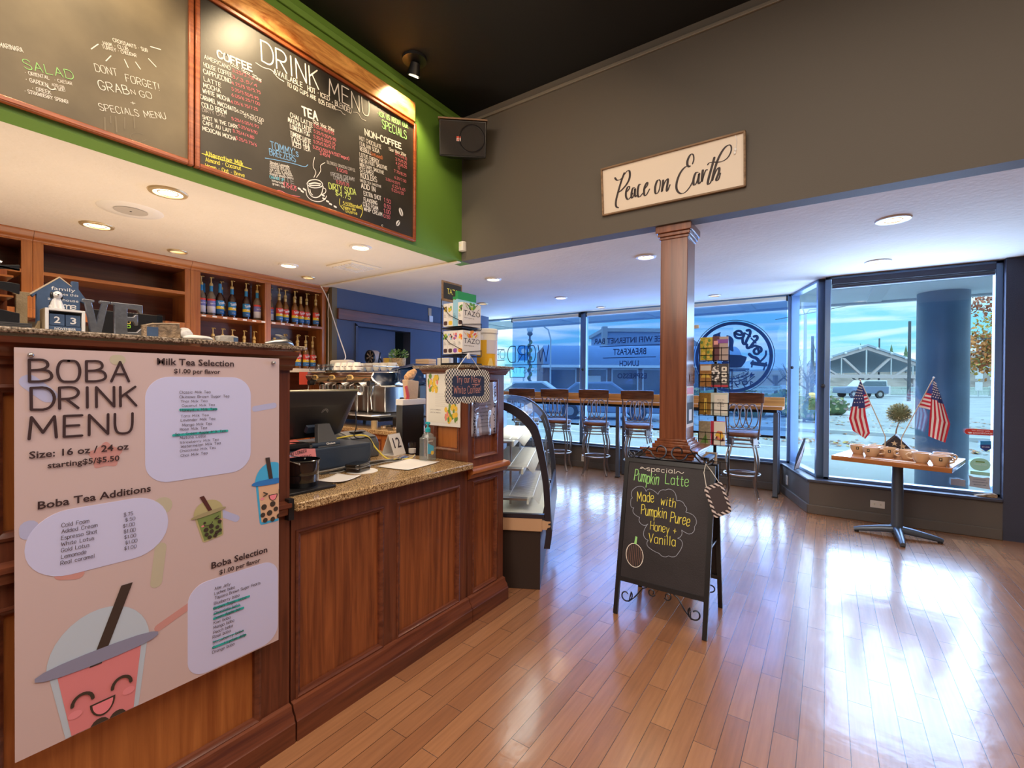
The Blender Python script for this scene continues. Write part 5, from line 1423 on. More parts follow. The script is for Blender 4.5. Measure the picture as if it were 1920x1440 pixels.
bk_ = thing('black_bucket', 'black metal bucket with wire handle on the low counter', 'bucket', (-1.865, 1.137, ZC + .012))
MB().lathe([(.062, 0), (.064, .003), (.0665, .05), (.068, .052), (.068, .058), (.0685, .06), (.0695, .066), (.0712, .106), (.0735, .108), (.0735, .112), (.0705, .113), (.066, .02), (.0, .012)], n=40, cap=True).build('pail', mat('bucket_black', (.008, .008, .011), .12, spec=.8, coat=.5), bk_)
MB().tube([(.074 * math.cos(a), .074 * math.sin(a), .104 - .022 * math.sin(a + .7)) for a in [-.7 - PI * i / 14 + .0 for i in range(15)]], .0022, 6).build('handle', 'steel', bk_)
for a in (-.7, -.7 - PI): MB().ball((.0725 * math.cos(a), .0725 * math.sin(a), .103), .005, 8, 6).build('ear', 'steel', bk_)
o = MB().box(-1.96, -1.765, 1.0, 1.235, ZC, ZC + .012).build('bucket_tray', 'black_plastic', loc=(-1.86, 1.12, ZC), bevel=.003); tag(o, 'thin black square tray under the black bucket', 'tray')
def sheet_on(name, label, cx, cy, w_, d_, rz_, z, m_, curl=.0, cat='paper'):
    def fn(u, v):
        return ((u - .5) * w_, (v - .5) * d_, .0012 + curl * ((u - .5) ** 2 + (v - .5) ** 2))
    o = MB().grid(fn, 8, 8).build(name, m_, solid=.0006); o.location = (cx, cy, z); o.rotation_euler = (0, 0, rz_); return tag(o, label, cat)
mat('note_pink', (.80, .27, .28), .7)
pn = thing('pink_note', 'folded pink handwritten note standing behind the black bucket', 'note', (-1.975, 1.185, ZC))
Nv = Vector((.25, 0, 1)).normalized()
MB().prism([(-.075, .04), (.04, .04), (.085, .05), (.085, .145), (.02, .152), (-.075, .13)], (.03, 0, 0), YU, (-.22, 0, 1), (-.001, 0, 0)).build('card', 'note_pink', pn)
q = MB()
for s, a, b_ in (('NO LONGER', (-.04, .128), (.04, .134)), ('ACCEPTING', (-.03, .105), (.06, .108)), ('CARDS', (-.01, .085), (.05, .088))): write(q, s, a, b_, .013, (.0312, 0, 0), YU, (-.22, 0, 1), .12, .0006, .03)
q.build('lettering', 'ink', pn)
MB().box(-.02, .015, -.06, .08, 0, .045).build('foot', 'black_plastic', pn)
ct = thing('card_terminal', 'small black card terminal lying on a round white mat', 'card terminal', (-1.985, 1.512, ZC + .0025), math.radians(20))
MB().prism(rrect(-.045, .045, -.06, .06, .02, 5), (0, 0, .0), XU, YU, (0, 0, .022)).prism(rrect(-.042, .042, -.057, .057, .018, 5), (0, 0, .024), XU, YU, (0, 0, .016)).build('shell', 'bucket_black', ct, bevel=.004)
MB().prism(rrect(-.043, .043, -.058, .058, .018, 5), (0, 0, .0215), XU, YU, (0, 0, .003)).build('seam', 'steel', ct)
o = MB().cyl((-1.965, 1.525, ZC), (-1.965, 1.525, ZC + .002), .078, .078, 36).build('round_mat', 'paper', loc=(-1.965, 1.525, ZC)); tag(o, 'thin round white mat under the card terminal', 'mat')
sheet_on('paper_sheet', 'white printed sheet lying near the front edge of the low counter', -1.905, 1.79, .215, .28, math.radians(8), ZC, 'paper', .01)
sheet_on('paper_sheet', 'white sheet lying beside the black bucket', -1.885, 1.335, .13, .16, math.radians(20), ZC, 'paper', .02)
tn = thing('number_tent', 'white folded table number tent showing 12', 'table number', (-2.25, 1.985, ZC), math.radians(12))
for s, nm in ((1, 'front_panel'), (-1, 'back_panel')):
    MB().prism([(-.058, 0), (.058, 0), (.058, .13), (-.058, .13)], (s * .05, 0, .0), YU, Vector((-s * .38, 0, 1)), (-s * .003, 0, 0)).build(nm, 'white_plastic', tn)
q = MB(); print_text(q, '12', (0, .045), .07, .062, (.0505, 0, 0), YU, Vector((-.38, 0, 1)), .01, .001, 'C'); q.build('number', 'ink', tn)
MB().box(-.05, .05, -.058, .058, 0, .003).build('foot', 'white_plastic', tn)
sn_ = thing('hand_sanitizer', 'clear pump bottle of hand sanitizer with teal pump', 'bottle', (-1.925, 1.955, ZC))
see_through('clear_gel', (.80, .86, .88), .08, haze=.16, hazecol=(.7, .76, .78))
MB().prism(rrect(-.034, .034, -.046, .046, .022, 6), (0, 0, .0), XU, YU, (0, 0, .135)).build('bottle', 'clear_gel', sn_, bevel=.006)
MB().lathe([(.036, .135), (.030, .152), (.014, .162), (.014, .168)], n=24, cap=False).build('shoulder', 'clear_gel', sn_)
tl_ = mat('pump_teal', (.02, .42, .50), .35)
MB().lathe([(.0155, .166), (.0155, .186), (.012, .190), (.006, .192), (.005, .212)], n=20).build('collar', 'pump_teal', sn_)
MB().prism([(-.018, .0), (.012, -.004), (.016, .006), (.010, .013), (-.008, .014), (-.020, .006)], (0, -.007, .212), XU, ZU, (0, .014, 0)).build('pump_head', 'pump_teal', sn_, bevel=.003)
MB().cyl((0, 0, .01), (0, 0, .165), .004, .004, 8).build('dip_tube', 'white_plastic', sn_)
q = MB().use(mat('label_blue', (.10, .50, .78), .5)).prism([(-.036, .045), (.012, .04), (.012, .085), (-.036, .105)], (.0348, 0, 0), YU, ZU, (.0006, 0, 0)).use('icon_yellow').prism(arc((.0, .048), .012, 0, 360, 16)[:-1], (.0356, 0, 0), YU, ZU, (.0004, 0, 0))
q.use('white_paint'); print_text(q, 'sanitizer', (-.032, .112), .04, .012, (.0354, 0, 0), YU, ZU, .01)
q.build('label', None, sn_)
# cables
def cable(name, label, pts, r_, m_, cat='cable', group=None):
    P3 = [Vector(p) for p in pts]; out = []
    for i in range(len(P3) - 1):
        p0, p1, p2, p3 = P3[max(i - 1, 0)], P3[i], P3[i + 1], P3[min(i + 2, len(P3) - 1)]
        for k in range(6):
            t = k / 6
            out.append(.5 * ((2 * p1) + (-p0 + p2) * t + (2 * p0 - 5 * p1 + 4 * p2 - p3) * t * t + (-p0 + 3 * p1 - 3 * p2 + p3) * t ** 3))
    out.append(P3[-1])
    return tag(MB().tube(out, r_, 8).build(name, m_, loc=None), label, cat, group)
mat('cable_yellow', (.78, .62, .06), .45)
mat('cable_gray', (.30, .30, .30), .5)
cable('network_cable', 'yellow network cable looping down from the till across the counter', [(-2.26, 1.56, 1.048), (-2.22, 1.66, 1.06), (-2.19, 1.735, 1.05), (-2.155, 1.765, .985), (-2.10, 1.80, .925), (-2.06, 1.85, .9155), (-2.03, 1.92, .9155), (-2.10, 2.02, .9155)], .0045, 'cable_yellow')
for k, (dx, dz, m_) in enumerate(((0, 0, 'cable_gray'), (.012, .003, 'black_plastic'), (.026, .001, 'black_plastic'), (-.014, .004, 'cable_gray'), (.04, .0, 'cable_gray'))):
    y0 = 1.30 + .02 * k
    cable('data_cable', ['grey cable snaking in front of the cash drawer, topmost of the bundle', 'black cable in the middle of the bundle before the cash drawer', 'black cable along the front of the bundle before the cash drawer', 'grey cable closest to the cash drawer front', 'grey cable nearest the counter edge beside the card terminal'][k],
          [(-2.07 + dx, y0, .9145 + dz), (-2.06 + dx * 1.3, 1.42, .916 + dz), (-2.09 + dx, 1.55, .9145 + dz), (-2.075 + dx, 1.66, .917 + dz * 2), (-2.10 + dx * 1.2, 1.75, .9145 + dz), (-2.06 + dx, 1.83, .916 + dz), (-2.13 + dx, 1.96, .9145 + dz)], .0032, m_, 'cable', 'cables on the low counter')
cable('screen_cable', 'thin black cable dangling from the back of the till screen', [(-2.20, 1.66, 1.20), (-2.195, 1.665, 1.12), (-2.21, 1.66, 1.06), (-2.20, 1.70, 1.042), (-2.15, 1.71, 1.05), (-2.095, 1.70, 1.0), (-2.09, 1.66, .93)], .0028, 'black_plastic')
# cup stand by the post
for y, hh in ((2.085, .07),):
    u = thing('clear_cup', 'small clear plastic cup standing behind the sanitizer bottle', 'cup', (-2.19, y, ZC))
    MB().lathe([(.022, 0), (.026, hh), (.030, hh + .002)], n=20, cap=False).build('wall', 'clear_acrylic', u)
    MB().lathe([(0, .002), (.0225, .002), (.024, .03), (0, .03)], n=20).build('contents', 'stone_white', u)
o = MB().box(-2.36, -2.30, 2.10, 2.30, .0, 1.21).build('black_post', 'black_plastic', loc=(-2.33, 2.2, 0), bevel=.004); tag(o, 'black upright panel behind the sanitizer bottle', 'panel')

# ------------------------------------------------------------------ on and around the end cabinet
mat('mat_cream', (.80, .78, .70), .6)
mat('tulip_yellow', (.85, .55, .06), .6); mat('tulip_pink', (.80, .25, .20), .6); mat('tulip_green', (.16, .30, .06), .6)
fp = thing('hanging_picture', 'white framed menu print with tulips hanging on the end cabinet', 'picture', (-1.885, 2.04, 1.275))
MB().box(-.135, .135, -.003, .004, -.17, .155).build('frame', 'white_paint', fp, bevel=.002)
MB().box(-.118, .118, -.0042, -.003, -.15, .135).build('print', 'mat_cream', fp)
rnd = random.Random(4)
for (cx, cz, nm) in ((-.078, .085, 'tulip_bunch'), (.065, -.09, 'tulip_bunch')):
    q = MB()
    for i in range(26):
        q.use(('tulip_green', 'tulip_yellow', 'tulip_pink', 'tulip_yellow')[i % 4] if i > 7 else 'tulip_green')
        a, b_ = cx + rnd.uniform(-.042, .042), cz + rnd.uniform(-.048, .048)
        q.flat([(a + .013 * math.cos(t_) * (1 if i % 2 else .6), b_ + .017 * math.sin(t_)) for t_ in [2 * PI * j / 8 for j in range(8)]], (0, -.0045 - .00002 * i, 0), XU, ZU)
    q.build(nm, None, fp)
q = MB()
for k in range(7): q.box(-.06, .06 - .02 * (k % 3), -.0046, -.0043, .02 - k * .012, .0212 - k * .012)
for s, z in (('JACK HUMMERS', -.078), ('SPECIAL MENU', -.095)): print_text(q, s, (-.10, z), .085, .008, (0, -.0046, 0), XU, ZU, .01)
q.build('lettering', 'chalk_gray', fp)
tp = thing('taped_menu', 'creased menu sheet taped in a plastic sleeve on the end cabinet', 'menu sheet', (-1.70, 2.195, 1.21))
see_through('plastic_sleeve', (.86, .88, .92), .16)
def fn(u, v): return (.004 + .004 * math.sin(u * 9) * math.sin(v * 3), -.12 + .24 * u, -.158 + .316 * v)
MB().grid(fn, 16, 12).build('sheet', mat('sheet_lilac', (.62, .58, .64), .5), tp, solid=.0006)
def fn2(u, v): return (.0085 + .006 * math.sin(u * 13 + v) * math.sin(v * 4 + 1), -.122 + .245 * u, -.162 + .322 * v)
MB().grid(fn2, 22, 14).build('sleeve', 'plastic_sleeve', tp)
q = MB(); rnd = random.Random(9)
for k in range(9): print_text(q, ['drip coffee', 'espresso', 'americano', 'steamed milk', 'breakfast', 'english muffin', 'bagel and egg', 'croissant', 'oatmeal'][k], (0, .06 - k * .021), .08 + .02 * (k % 3), .008, (.0088, 0, 0), YU, ZU, .005, 0, 'C')
for k in range(34): q.flat([(a * .006 + (-1) ** k * .098 + rnd.uniform(-.012, .012), b_ * .009 - .145 + .29 * (k / 34)) for a, b_ in ((1, 0), (.2, 1), (-1, .2), (-.2, -1))], (.0088, 0, 0), YU, ZU)
q.build('lettering', 'ink', tp)
gs = thing('gingham_sign', 'small black sign with gingham border reading Try our New White Coffee', 'sign', (-1.632, 1.972, 1.345))
mat('gingham_cream', (.80, .74, .60), .7); mat('gingham_black', (.03, .028, .028), .7)
m, t, b = _nm('gingham')
tcn = t.nodes.new('ShaderNodeTexCoord'); ck = t.nodes.new('ShaderNodeTexChecker'); ck.inputs['Scale'].default_value = 92
ck.inputs['Color1'].default_value = (.82, .76, .62, 1); ck.inputs['Color2'].default_value = (.03, .028, .028, 1)
mpn = t.nodes.new('ShaderNodeMapping'); mpn.inputs['Location'].default_value = (.0013, .0013, .0013); t.links.new(tcn.outputs['Object'], mpn.inputs[0])
t.links.new(mpn.outputs[0], ck.inputs[0]); t.links.new(ck.outputs[0], b.inputs['Base Color']); b.inputs['Roughness'].default_value = .7
def scallop(w_, h_, k, n):
    o_ = []
    for (p, q2, m_) in (((-w_, -h_), (w_, -h_), 3), ((w_, -h_), (w_, h_), 2), ((w_, h_), (-w_, h_), 3), ((-w_, h_), (-w_, -h_), 2)):
        dx, dy = q2[0] - p[0], q2[1] - p[1]; L = math.hypot(dx, dy); nx, ny = dy / L, -dx / L
        for i in range(n * m_):
            t_ = i / (n * m_); bmp = k * abs(math.sin(PI * m_ * t_)) ** .6
            o_.append((p[0] + dx * t_ + nx * bmp, p[1] + dy * t_ + ny * bmp))
    return o_
MB().prism(scallop(.178, .083, .012, 8), (0, 0, 0), YU, ZU, (-.006, 0, 0)).build('border', 'gingham', gs, bevel=.0012)
MB().prism(scallop(.132, .052, .006, 8), (.0006, 0, 0), YU, ZU, (-.001, 0, 0)).build('panel', mat('sign_navy', (.012, .012, .035), .6), gs)
q = MB()
for s, a, b_, hh in (('Try our', (-.105, .020), (.005, .022), .034), ('New', (.022, .020), (.10, .020), .034), ('White', (-.125, -.037), (-.03, -.037), .038), ('Coffee!', (-.012, -.037), (.105, -.037), .038)):
    write(q, s, a, b_, hh, (.0008, 0, 0), YU, ZU, .075, .0003, .03)
stroke(q, [(.025, .011), (.095, .012)], (.0008, 0, 0), YU, ZU, .0025, .0003); stroke(q, [(.05, .006), (.08, .006)], (.0008, 0, 0), YU, ZU, .0025, .0003)
q.build('chalk_lettering', mat('chalk_coral', (.80, .34, .24), .9), gs)
MB().tube([(-.004, -.105, .085), (-.006, -.02, .165), (-.008, .0, .172), (-.006, .02, .165), (-.004, .112, .082)], .0022, 6).build('twine', 'mat_cream', gs)
hk = MB().prism([(-.012, 0), (.012, 0), (.015, .012), (.006, .034), (-.006, .034), (-.015, .012)], (-1.640, 1.972, 1.494), YU, ZU, (.008, 0, 0)).build('wall_hook', 'white_plastic', loc=(-1.636, 1.972, 1.51), bevel=.003); tag(hk, 'white adhesive hook holding the gingham sign string', 'hook')

# tea boxes in a two-tier wire rack
ZR = 1.466
rk = thing('tea_rack', 'black wire rack holding two tiers of white tea boxes', 'rack', (-1.80, 2.105, ZR))
for z in (.062, .222):
    MB().box(-.075, .078, -.088, .088, z - .012, z - .006).build('tier', 'black_metal', rk)
MB().box(-.085, .085, -.09, .09, 0, .012).build('base', 'black_metal', rk, bevel=.003)
for s in (-1, 1):
    MB().tube([(-.08, s * .089, .0), (-.08, s * .089, .39)], .003, 6).build('post', 'black_metal', rk)
    for z in (.055, .215): MB().tube([(.079, s * .089, z), (.079, s * .089, z + .03), (-.02, s * .089, z + .075), (-.08, s * .089, z + .14)], .002, 6).build('side_wire', 'black_metal', rk)
for z in (.10, .26): MB().tube([(.082, -.09, z - .03), (.082, .09, z - .01)], .002, 6).build('front_wire', 'black_metal', rk)
MB().box(-.082, -.074, -.09, .09, .38, .50).build('sign_frame', 'sign_frame_wood', rk, bevel=.002)
q = MB().use('gingham_black').box(-.0735, -.073, -.078, .078, .395, .488).use('chalk_yellow')
print_text(q, 'TAZO', (0, .425), .10, .035, (-.0725, 0, 0), YU, ZU, 0, 0, 'C'); q.build('sign_panel', None, rk)
mat('box_white', (.80, .77, .72), .5); mat('box_green', (.02, .28, .08), .5); mat('box_black', (.02, .02, .018), .5)
fl = dict(red=(.75, .07, .06), orange=(.88, .32, .03), lime=(.42, .55, .04), leaf=(.10, .34, .05), purple=(.25, .08, .40), pinkish=(.82, .38, .36), olive=(.30, .26, .05), gold=(.82, .55, .04), dark=(.07, .03, .03), sky=(.30, .58, .75))
for k, v in fl.items(): mat('fruit_' + k, v, .55)
def teabox(tier, k, cols, front, label, cap=False):
    z0 = ZR + (.064, .224)[tier]; x1 = -1.722 - .0375 * k; x0 = x1 - .036; hgt = .135 if not cap else .20
    o = thing('tea_box', label, 'tea box', ((x0 + x1) / 2, 2.105, z0), 0, 'tea boxes in the wire rack')
    MB().box(-.018, .018, -.083, .083, 0, hgt).build('carton', 'box_white' if not cap else 'fruit_sky', o, bevel=.001)
    rn = random.Random(tier * 10 + k); q = MB()
    for i in range(9):
        q.use('fruit_' + cols[i % len(cols)])
        a, b_ = rn.uniform(-.012, .012), hgt - .02 - rn.uniform(0, .028)
        q.flat([(a + .006 * math.cos(t_), b_ + .008 * math.sin(t_)) for t_ in [2 * PI * j / 7 for j in range(7)]], (0, -.0835 - .00002 * i, 0), XU, ZU)
    q.use('fruit_' + cols[-1]).flat(rrect(-.014, .014, .008, .032, .008, 4), (0, -.0836, 0), XU, ZU)
    if front:
        for i in range(16):
            q.use('fruit_' + cols[i % len(cols)]); a, b_ = rn.uniform(-.06, .06), hgt - .004 - rn.uniform(0, .03)
            q.flat([(a + .013 * math.cos(t_), b_ + .010 * math.sin(t_ + a * 30)) for t_ in [2 * PI * j / 8 for j in range(8)]], (.0184 + .00002 * i, 0, 0), YU, ZU)
    if cap: q.use('box_green').box(-.0185, .0185, -.084, .084, hgt - .045, hgt + .001).use('box_black').box(-.0188, .0, -.0843, -.05, hgt - .03, hgt + .0015)
    q.build('fruit_print', None, o)
    q = MB()
    if front:
        print_text(q, 'TAZO', (-.075, .062), .15, .03, (.0188, 0, 0), YU, ZU, -.004); print_text(q, 'decaf organic tea', (-.07, .046), .09, .006, (.0188, 0, 0), YU, ZU, 0)
    for i in range(3): q.box(-.012, .006 - .004 * i, -.0838, -.0832, .055 + i * .007, .0565 + i * .007)
    q.build('lettering', 'ink', o)
    return o
teabox(1, 0, ['leaf', 'lime', 'leaf', 'dark'], True, 'white tea box with green leaves, front of the upper tier')
teabox(1, 1, ['lime', 'leaf', 'sky'], False, 'tall green-topped tea box behind the front box of the upper tier', True)
teabox(1, 2, ['lime', 'leaf', 'gold'], False, 'white tea box with limes, third from front on the upper tier')
teabox(1, 3, ['gold', 'olive', 'dark'], False, 'white tea box with yellow fruit at the back of the upper tier')
teabox(0, 0, ['orange', 'red', 'gold', 'orange'], True, 'white tea box with orange fruit, front of the lower tier')
teabox(0, 1, ['red', 'pinkish', 'purple'], False, 'white tea box with red flowers, second from front on the lower tier')
teabox(0, 2, ['pinkish', 'sky', 'dark'], False, 'white tea box with pink flowers, third from front on the lower tier')
teabox(0, 3, ['leaf', 'lime', 'dark'], False, 'white tea box with green leaves at the back of the lower tier')
cn = thing('yellow_canister', 'yellow plastic tub with pale lid right of the tea boxes', 'canister', (-1.805, 2.36, ZR))
mat('tub_yellow', (.80, .44, .02), .4)
MB().lathe([(.062, 0), (.066, .004), (.066, .21)], n=32).build('tub', 'tub_yellow', cn)
MB().lathe([(.066, .165), (.0665, .165), (.0665, .21), (.071, .21), (.071, .232), (.064, .238), (0, .238)], n=32, cap=False).build('lid', 'mat_cream', cn)
q = MB().grid(lambda u, v: (.0672 * math.cos(-.95 + 1.0 * u), .0672 * math.sin(-.95 + 1.0 * u), .08 + .085 * v), 8, 1); q.build('paper_label', 'sheet_lilac', cn)
q = MB().grid(lambda u, v: (.0672 * math.cos(-2.0 + .7 * u), .0672 * math.sin(-2.0 + .7 * u), .165 + .03 * v), 8, 1); q.build('name_label', 'paper', cn)
MB().prism([(-.03, 0), (.03, 0), (.01, .05), (-.01, .05)], (.072, -.055, 0), YU, ZU, (-.004, 0, 0)).build('warning_mark', 'icon_yellow', cn)

# ------------------------------------------------------------------ wall shelving behind the bar
def shelf_unit(label, y0, y1, z0, opens, shelves, xf=-4.98, xb=-5.345, light=True, bottom=True):
    r = thing('wall_shelf', label, 'shelf', (0, 0, 0))
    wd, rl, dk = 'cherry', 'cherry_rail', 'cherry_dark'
    us = sorted({y0, y1, *[o[0] for o in opens], *[o[1] for o in opens]}); zs = sorted({z0, 2.42, *[o[2] for o in opens], *[o[3] for o in opens]})
    f = MB()
    for a, b_ in zip(us, us[1:]):
        for c_, d_ in zip(zs, zs[1:]):
            if any(o[0] < (a + b_) / 2 < o[1] and o[2] < (c_ + d_) / 2 < o[3] for o in opens): continue
            f.box(xf - .02, xf, a, b_, c_, d_)
    f.build('face_frame', wd, r, bevel=.002)
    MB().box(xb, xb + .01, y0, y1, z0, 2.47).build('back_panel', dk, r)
    for k, y in enumerate((y0, y1 - .018)): MB().box(xb + .01, xf - .02, y, y + .018, z0, 2.42).build('side_panel', wd, r)
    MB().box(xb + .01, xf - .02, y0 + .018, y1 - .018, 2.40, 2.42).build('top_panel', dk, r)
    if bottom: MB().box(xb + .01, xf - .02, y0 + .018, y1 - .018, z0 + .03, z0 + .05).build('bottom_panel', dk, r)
    for (a, b_, z) in shelves: MB().box(xb + .012, xf - .001, a, b_, z - .028, z).build('shelf_board', rl, r, bevel=.002)
    mb = MB(); profile_run(mb, [(-.02, 0), (.008, 0), (.014, .012), (.03, .02), (.034, .035), (.05, .052), (.054, .068), (-.02, .068)], (xf, y0, 2.411), YU, XU, y1 - y0); mb.build('crown_molding', rl, r)
    return r
shelf_unit('orange cherry wall shelf at the far left behind the dark rack', -1.4, .855, 1.83, [(-1.3, .795, 1.90, 2.40)], [(-1.32, .81, 2.19)])
shelf_unit('empty two-tier cherry wall shelf behind the house plaque and letters', .857, 1.904, 1.83, [(.915, 1.86, 1.90, 2.40)], [(.88, 1.885, 2.19)])
su = shelf_unit('cherry wall shelf filled with syrup bottles in four bays', 1.906, 3.34, .94, [(1.991, 2.607, 1.50, 2.40), (2.671, 3.284, 1.50, 2.40), (1.991, 3.284, .95, 1.46)], [(1.926, 2.625, 2.0), (2.653, 3.32, 2.0)], bottom=False)
MB().box(-5.33, -4.965, 1.93, 3.32, 1.455, 1.498).build('ledge_shelf', 'trim_cream', su, bevel=.003)
MB().box(-5.3, -5.0, 2.627, 2.651, 1.5, 2.40).build('divider', 'cherry', su)
for (ya, n, yb) in ((2.02, 7, 2.59), (2.70, 5, 3.12)):
    for k in range(n):
        y = ya + (yb - ya) * k / (n - 1)
        MB().box(-4.981, -4.9785, y - .02, y + .02, 1.978, 1.992).build('shelf_tag', 'paper', su)

# ------------------------------------------------------------------ syrup bottles
m, t, b = _nm('syrup_clear'); b.inputs['Base Color'].default_value = (.30, .24, .17, 1); b.inputs['Roughness'].default_value = .08; b.inputs['Alpha'].default_value = .55
mat('syrup_amber', (.20, .075, .015), .08, spec=.8)
mat('syrup_dark', (.05, .02, .012), .08, spec=.8)
mat('pump_gold', (.62, .44, .17), .35)
mat('shrink_blue', (.03, .24, .52), .3); mat('label_red', (.72, .06, .04), .5); mat('label_yellow', (.85, .58, .03), .5); mat('label_deep', (.03, .16, .42), .5); mat('label_pale', (.68, .66, .72), .5); mat('label_violet', (.20, .20, .50), .5)
def bottle(kind, pump, neck):
    r = thing('syrup_bottle', 'x', 'bottle', (0, 0, 0))
    glass_ = {'white': 'syrup_clear', 'blue': 'syrup_dark', 'red': 'syrup_amber'}[kind]
    MB().lathe([(.030, 0), (.036, .005), (.037, .02), (.037, .185), (.033, .205), (.019, .235), (.0135, .25), (.0135, .262)], n=24).build('glass_body', glass_, r)
    if kind == 'red':
        bands = [('label_deep', .03, .075), ('label_yellow', .075, .105), ('label_red', .105, .165)]
    elif kind == 'blue':
        bands = [('label_deep', .03, .08), ('label_yellow', .08, .108), ('shrink_blue', .108, .165)]
    else:
        bands = [('label_pale', .03, .095), ('label_violet', .095, .15), ('label_red', .15, .168)]
    q = MB()
    for nm, a, b_ in bands:
        q.use(nm).grid(lambda u, v, a=a, b_=b_: (.0376 * math.cos(-1.5 + 3.0 * u), .0376 * math.sin(-1.5 + 3.0 * u), a + (b_ - a) * v), 16, 1)
    lb = q.build('label', None, r)
    q = MB()
    if kind == 'white': print_text(q, 'sugar free', (-.024, .118), .046, .014, (.0382, 0, 0), YU, ZU, .01)
    else:
        write(q, 'Torani', (-.026, .122), (.026, .136), .026, (.0386, 0, 0), YU, ZU, .13, 0, 0, 1)
        q.flat([(-.018, .09), (0, .110), (.018, .09), (0, .097)], (.0388, 0, 0), YU, ZU)
        print_text(q, 'syrup', (-.016, .048), .032, .010, (.0386, 0, 0), YU, ZU, .01)
    q.build('lettering', 'white_paint', lb)
    if neck: MB().lathe([(.0145, .243), (.0155, .25), (.0150, .305), (.0135, .308)], n=20).build('neck_sleeve', neck, r)
    else: MB().lathe([(.0135, .255), (.0145, .258), (.0145, .29), (.012, .293)], n=20).build('neck_sleeve', 'pump_gold', r)
    if pump:
        p_ = MB().lathe([(.0165, .30), (.0165, .318), (.012, .328), (.006, .333), (.0055, .375), (.011, .378), (.012, .388), (0, .389)], n=16)
        p_.tube([(0, 0, .383), (.02, 0, .385), (.042, 0, .381), (.056, 0, .372)], [.0055, .005, .0045, .0035], 8)
        p_.build('pump', 'pump_gold', r)
    else:
        MB().lathe([(.0142, .295), (.0142, .335), (.013, .338), (0, .338)], n=16).build('cap', 'pump_gold' if neck is None else neck, r)
    return r
PROTO = {}
def put_bottle(kind, pump, neck, x, y, z, rz, label, group):
    key = (kind, pump, neck)
    if key not in PROTO:
        o = PROTO[key] = bottle(*key); o.location = (x, y, z); o.rotation_euler = (0, 0, rz); o['label'] = label; o['group'] = group
        return o
    return dup(PROTO[key], (x, y, z), rz, label, group)
ORD = ['leftmost', 'second from left', 'third from left', 'fourth from left', 'fifth from left', 'sixth from left', 'seventh from left', 'rightmost']
# bays are seen from the right, labels face the room, pumps turn their own way
rowA = [('white', 1, 2.045, -5.10, 1.2), ('blue', 0, 2.115, -5.22, 0), ('white', 1, 2.130, -5.09, 2.6), ('blue', 0, 2.215, -5.10, 0), ('blue', 1, 2.275, -5.21, 1.7), ('blue', 1, 2.325, -5.09, 1.1), ('blue', 1, 2.466, -5.09, -1.1), ('white', 1, 2.575, -5.08, 2.8)]
for i, (k, p_, y, x, a) in enumerate(rowA):
    put_bottle(k, bool(p_), 'shrink_blue', x, y, 2.0, 0, '%s blue-necked syrup bottle with %s label on the upper left bay' % (ORD[i], {'white': 'white', 'blue': 'blue'}[k]), 'blue-necked syrup bottles on the upper left bay')
rowB = [('white', 1, 2.735, -5.12), ('red', 1, 2.812, -5.07), ('red', 1, 2.900, -5.10), ('red', 1, 2.995, -5.07), ('red', 0, 3.065, -5.20), ('red', 0, 3.080, -5.09), ('red', 1, 3.160, -5.10), ('red', 1, 3.245, -5.05)]
for i, (k, p_, y, x) in enumerate(rowB):
    put_bottle(k, bool(p_), None, x, y, 2.0, 0, '%s gold-pumped syrup bottle on the upper right bay, %s label' % (ORD[i], 'white' if k == 'white' else 'red and yellow'), 'gold-necked syrup bottles on the upper right bay')
rowC = [('red', 1, 2.150), ('red', 1, 2.240), ('red', 1, 2.335), ('red', 1, 2.452), ('red', 1, 2.555)]
for i, (k, p_, y) in enumerate(rowC):
    put_bottle(k, True, None, -5.10, y, 1.5, 0, '%s syrup pump rising behind the counter stones on the lower left bay' % (ORD[i] if i < 4 else ORD[-1]), 'syrup bottles on the lower left bay')
rowD = [('red', 0, 2.775, -5.10), ('red', 1, 2.89, -5.10), ('red', 1, 2.96, -5.21), ('red', 1, 3.02, -5.05), ('red', 1, 3.10, -5.20), ('red', 1, 3.125, -5.06), ('red', 1, 3.225, -5.08)]
for i, (k, p_, y, x) in enumerate(rowD):
    put_bottle(k, bool(p_), None, x, y, 1.5, 0, '%s red-labelled syrup bottle on the lower right bay above the coffee machine' % (ORD[i] if i < 6 else ORD[-1]), 'syrup bottles on the lower right bay')
# things lying on the empty shelf
o = thing('camera_tripod', 'dark folded tripod lying on the lower tier of the empty shelf', 'tripod', (-5.08, 1.35, 1.88))
MB().tube([(0, -.28, .02), (0, .12, .03), (.01, .42, .015)], [.018, .016, .008], 10).tube([(.02, -.25, .02), (.02, .40, .014)], .009, 8).build('legs', 'black_plastic', o)
MB().ball((0, .20, .055), .024, 12, 8).build('head_ball', 'steel', o)
MB().box(-.03, .03, .24, .33, .03, .062).build('clamp', 'black_plastic', o, bevel=.006)

# ------------------------------------------------------------------ the back counter with the coffee machine
bc = thing('back_counter', 'cherry base cabinets of the bar behind the till', 'cabinet', (0, 0, 0))
MB().box(-5.33, -4.42, .6, 2.86, 0, .86).build('carcass', 'cherry', bc)
panelled(bc, (-4.40, .6, 0), YU, 2.26, .05, .86, [(.05, .72, .12, .62), (.78, 1.45, .12, .62), (1.51, 2.2, .12, .62), (.05, .72, .67, .82), (.78, 1.45, .67, .82), (1.51, 2.2, .67, .82)], frame='cherry', panel='cherry')
MB().box(-4.40, -2.95, 2.91, 3.62, 0, .86).build('carcass', 'cherry', bc)
panelled(bc, (-4.40, 2.89, 0), XU, 1.45, .05, .86, [(.05, .47, .12, .62), (.53, .95, .12, .62), (1.01, 1.40, .12, .62), (.05, .47, .67, .82), (.53, .95, .67, .82), (1.01, 1.40, .67, .82)], frame='cherry', panel='cherry')
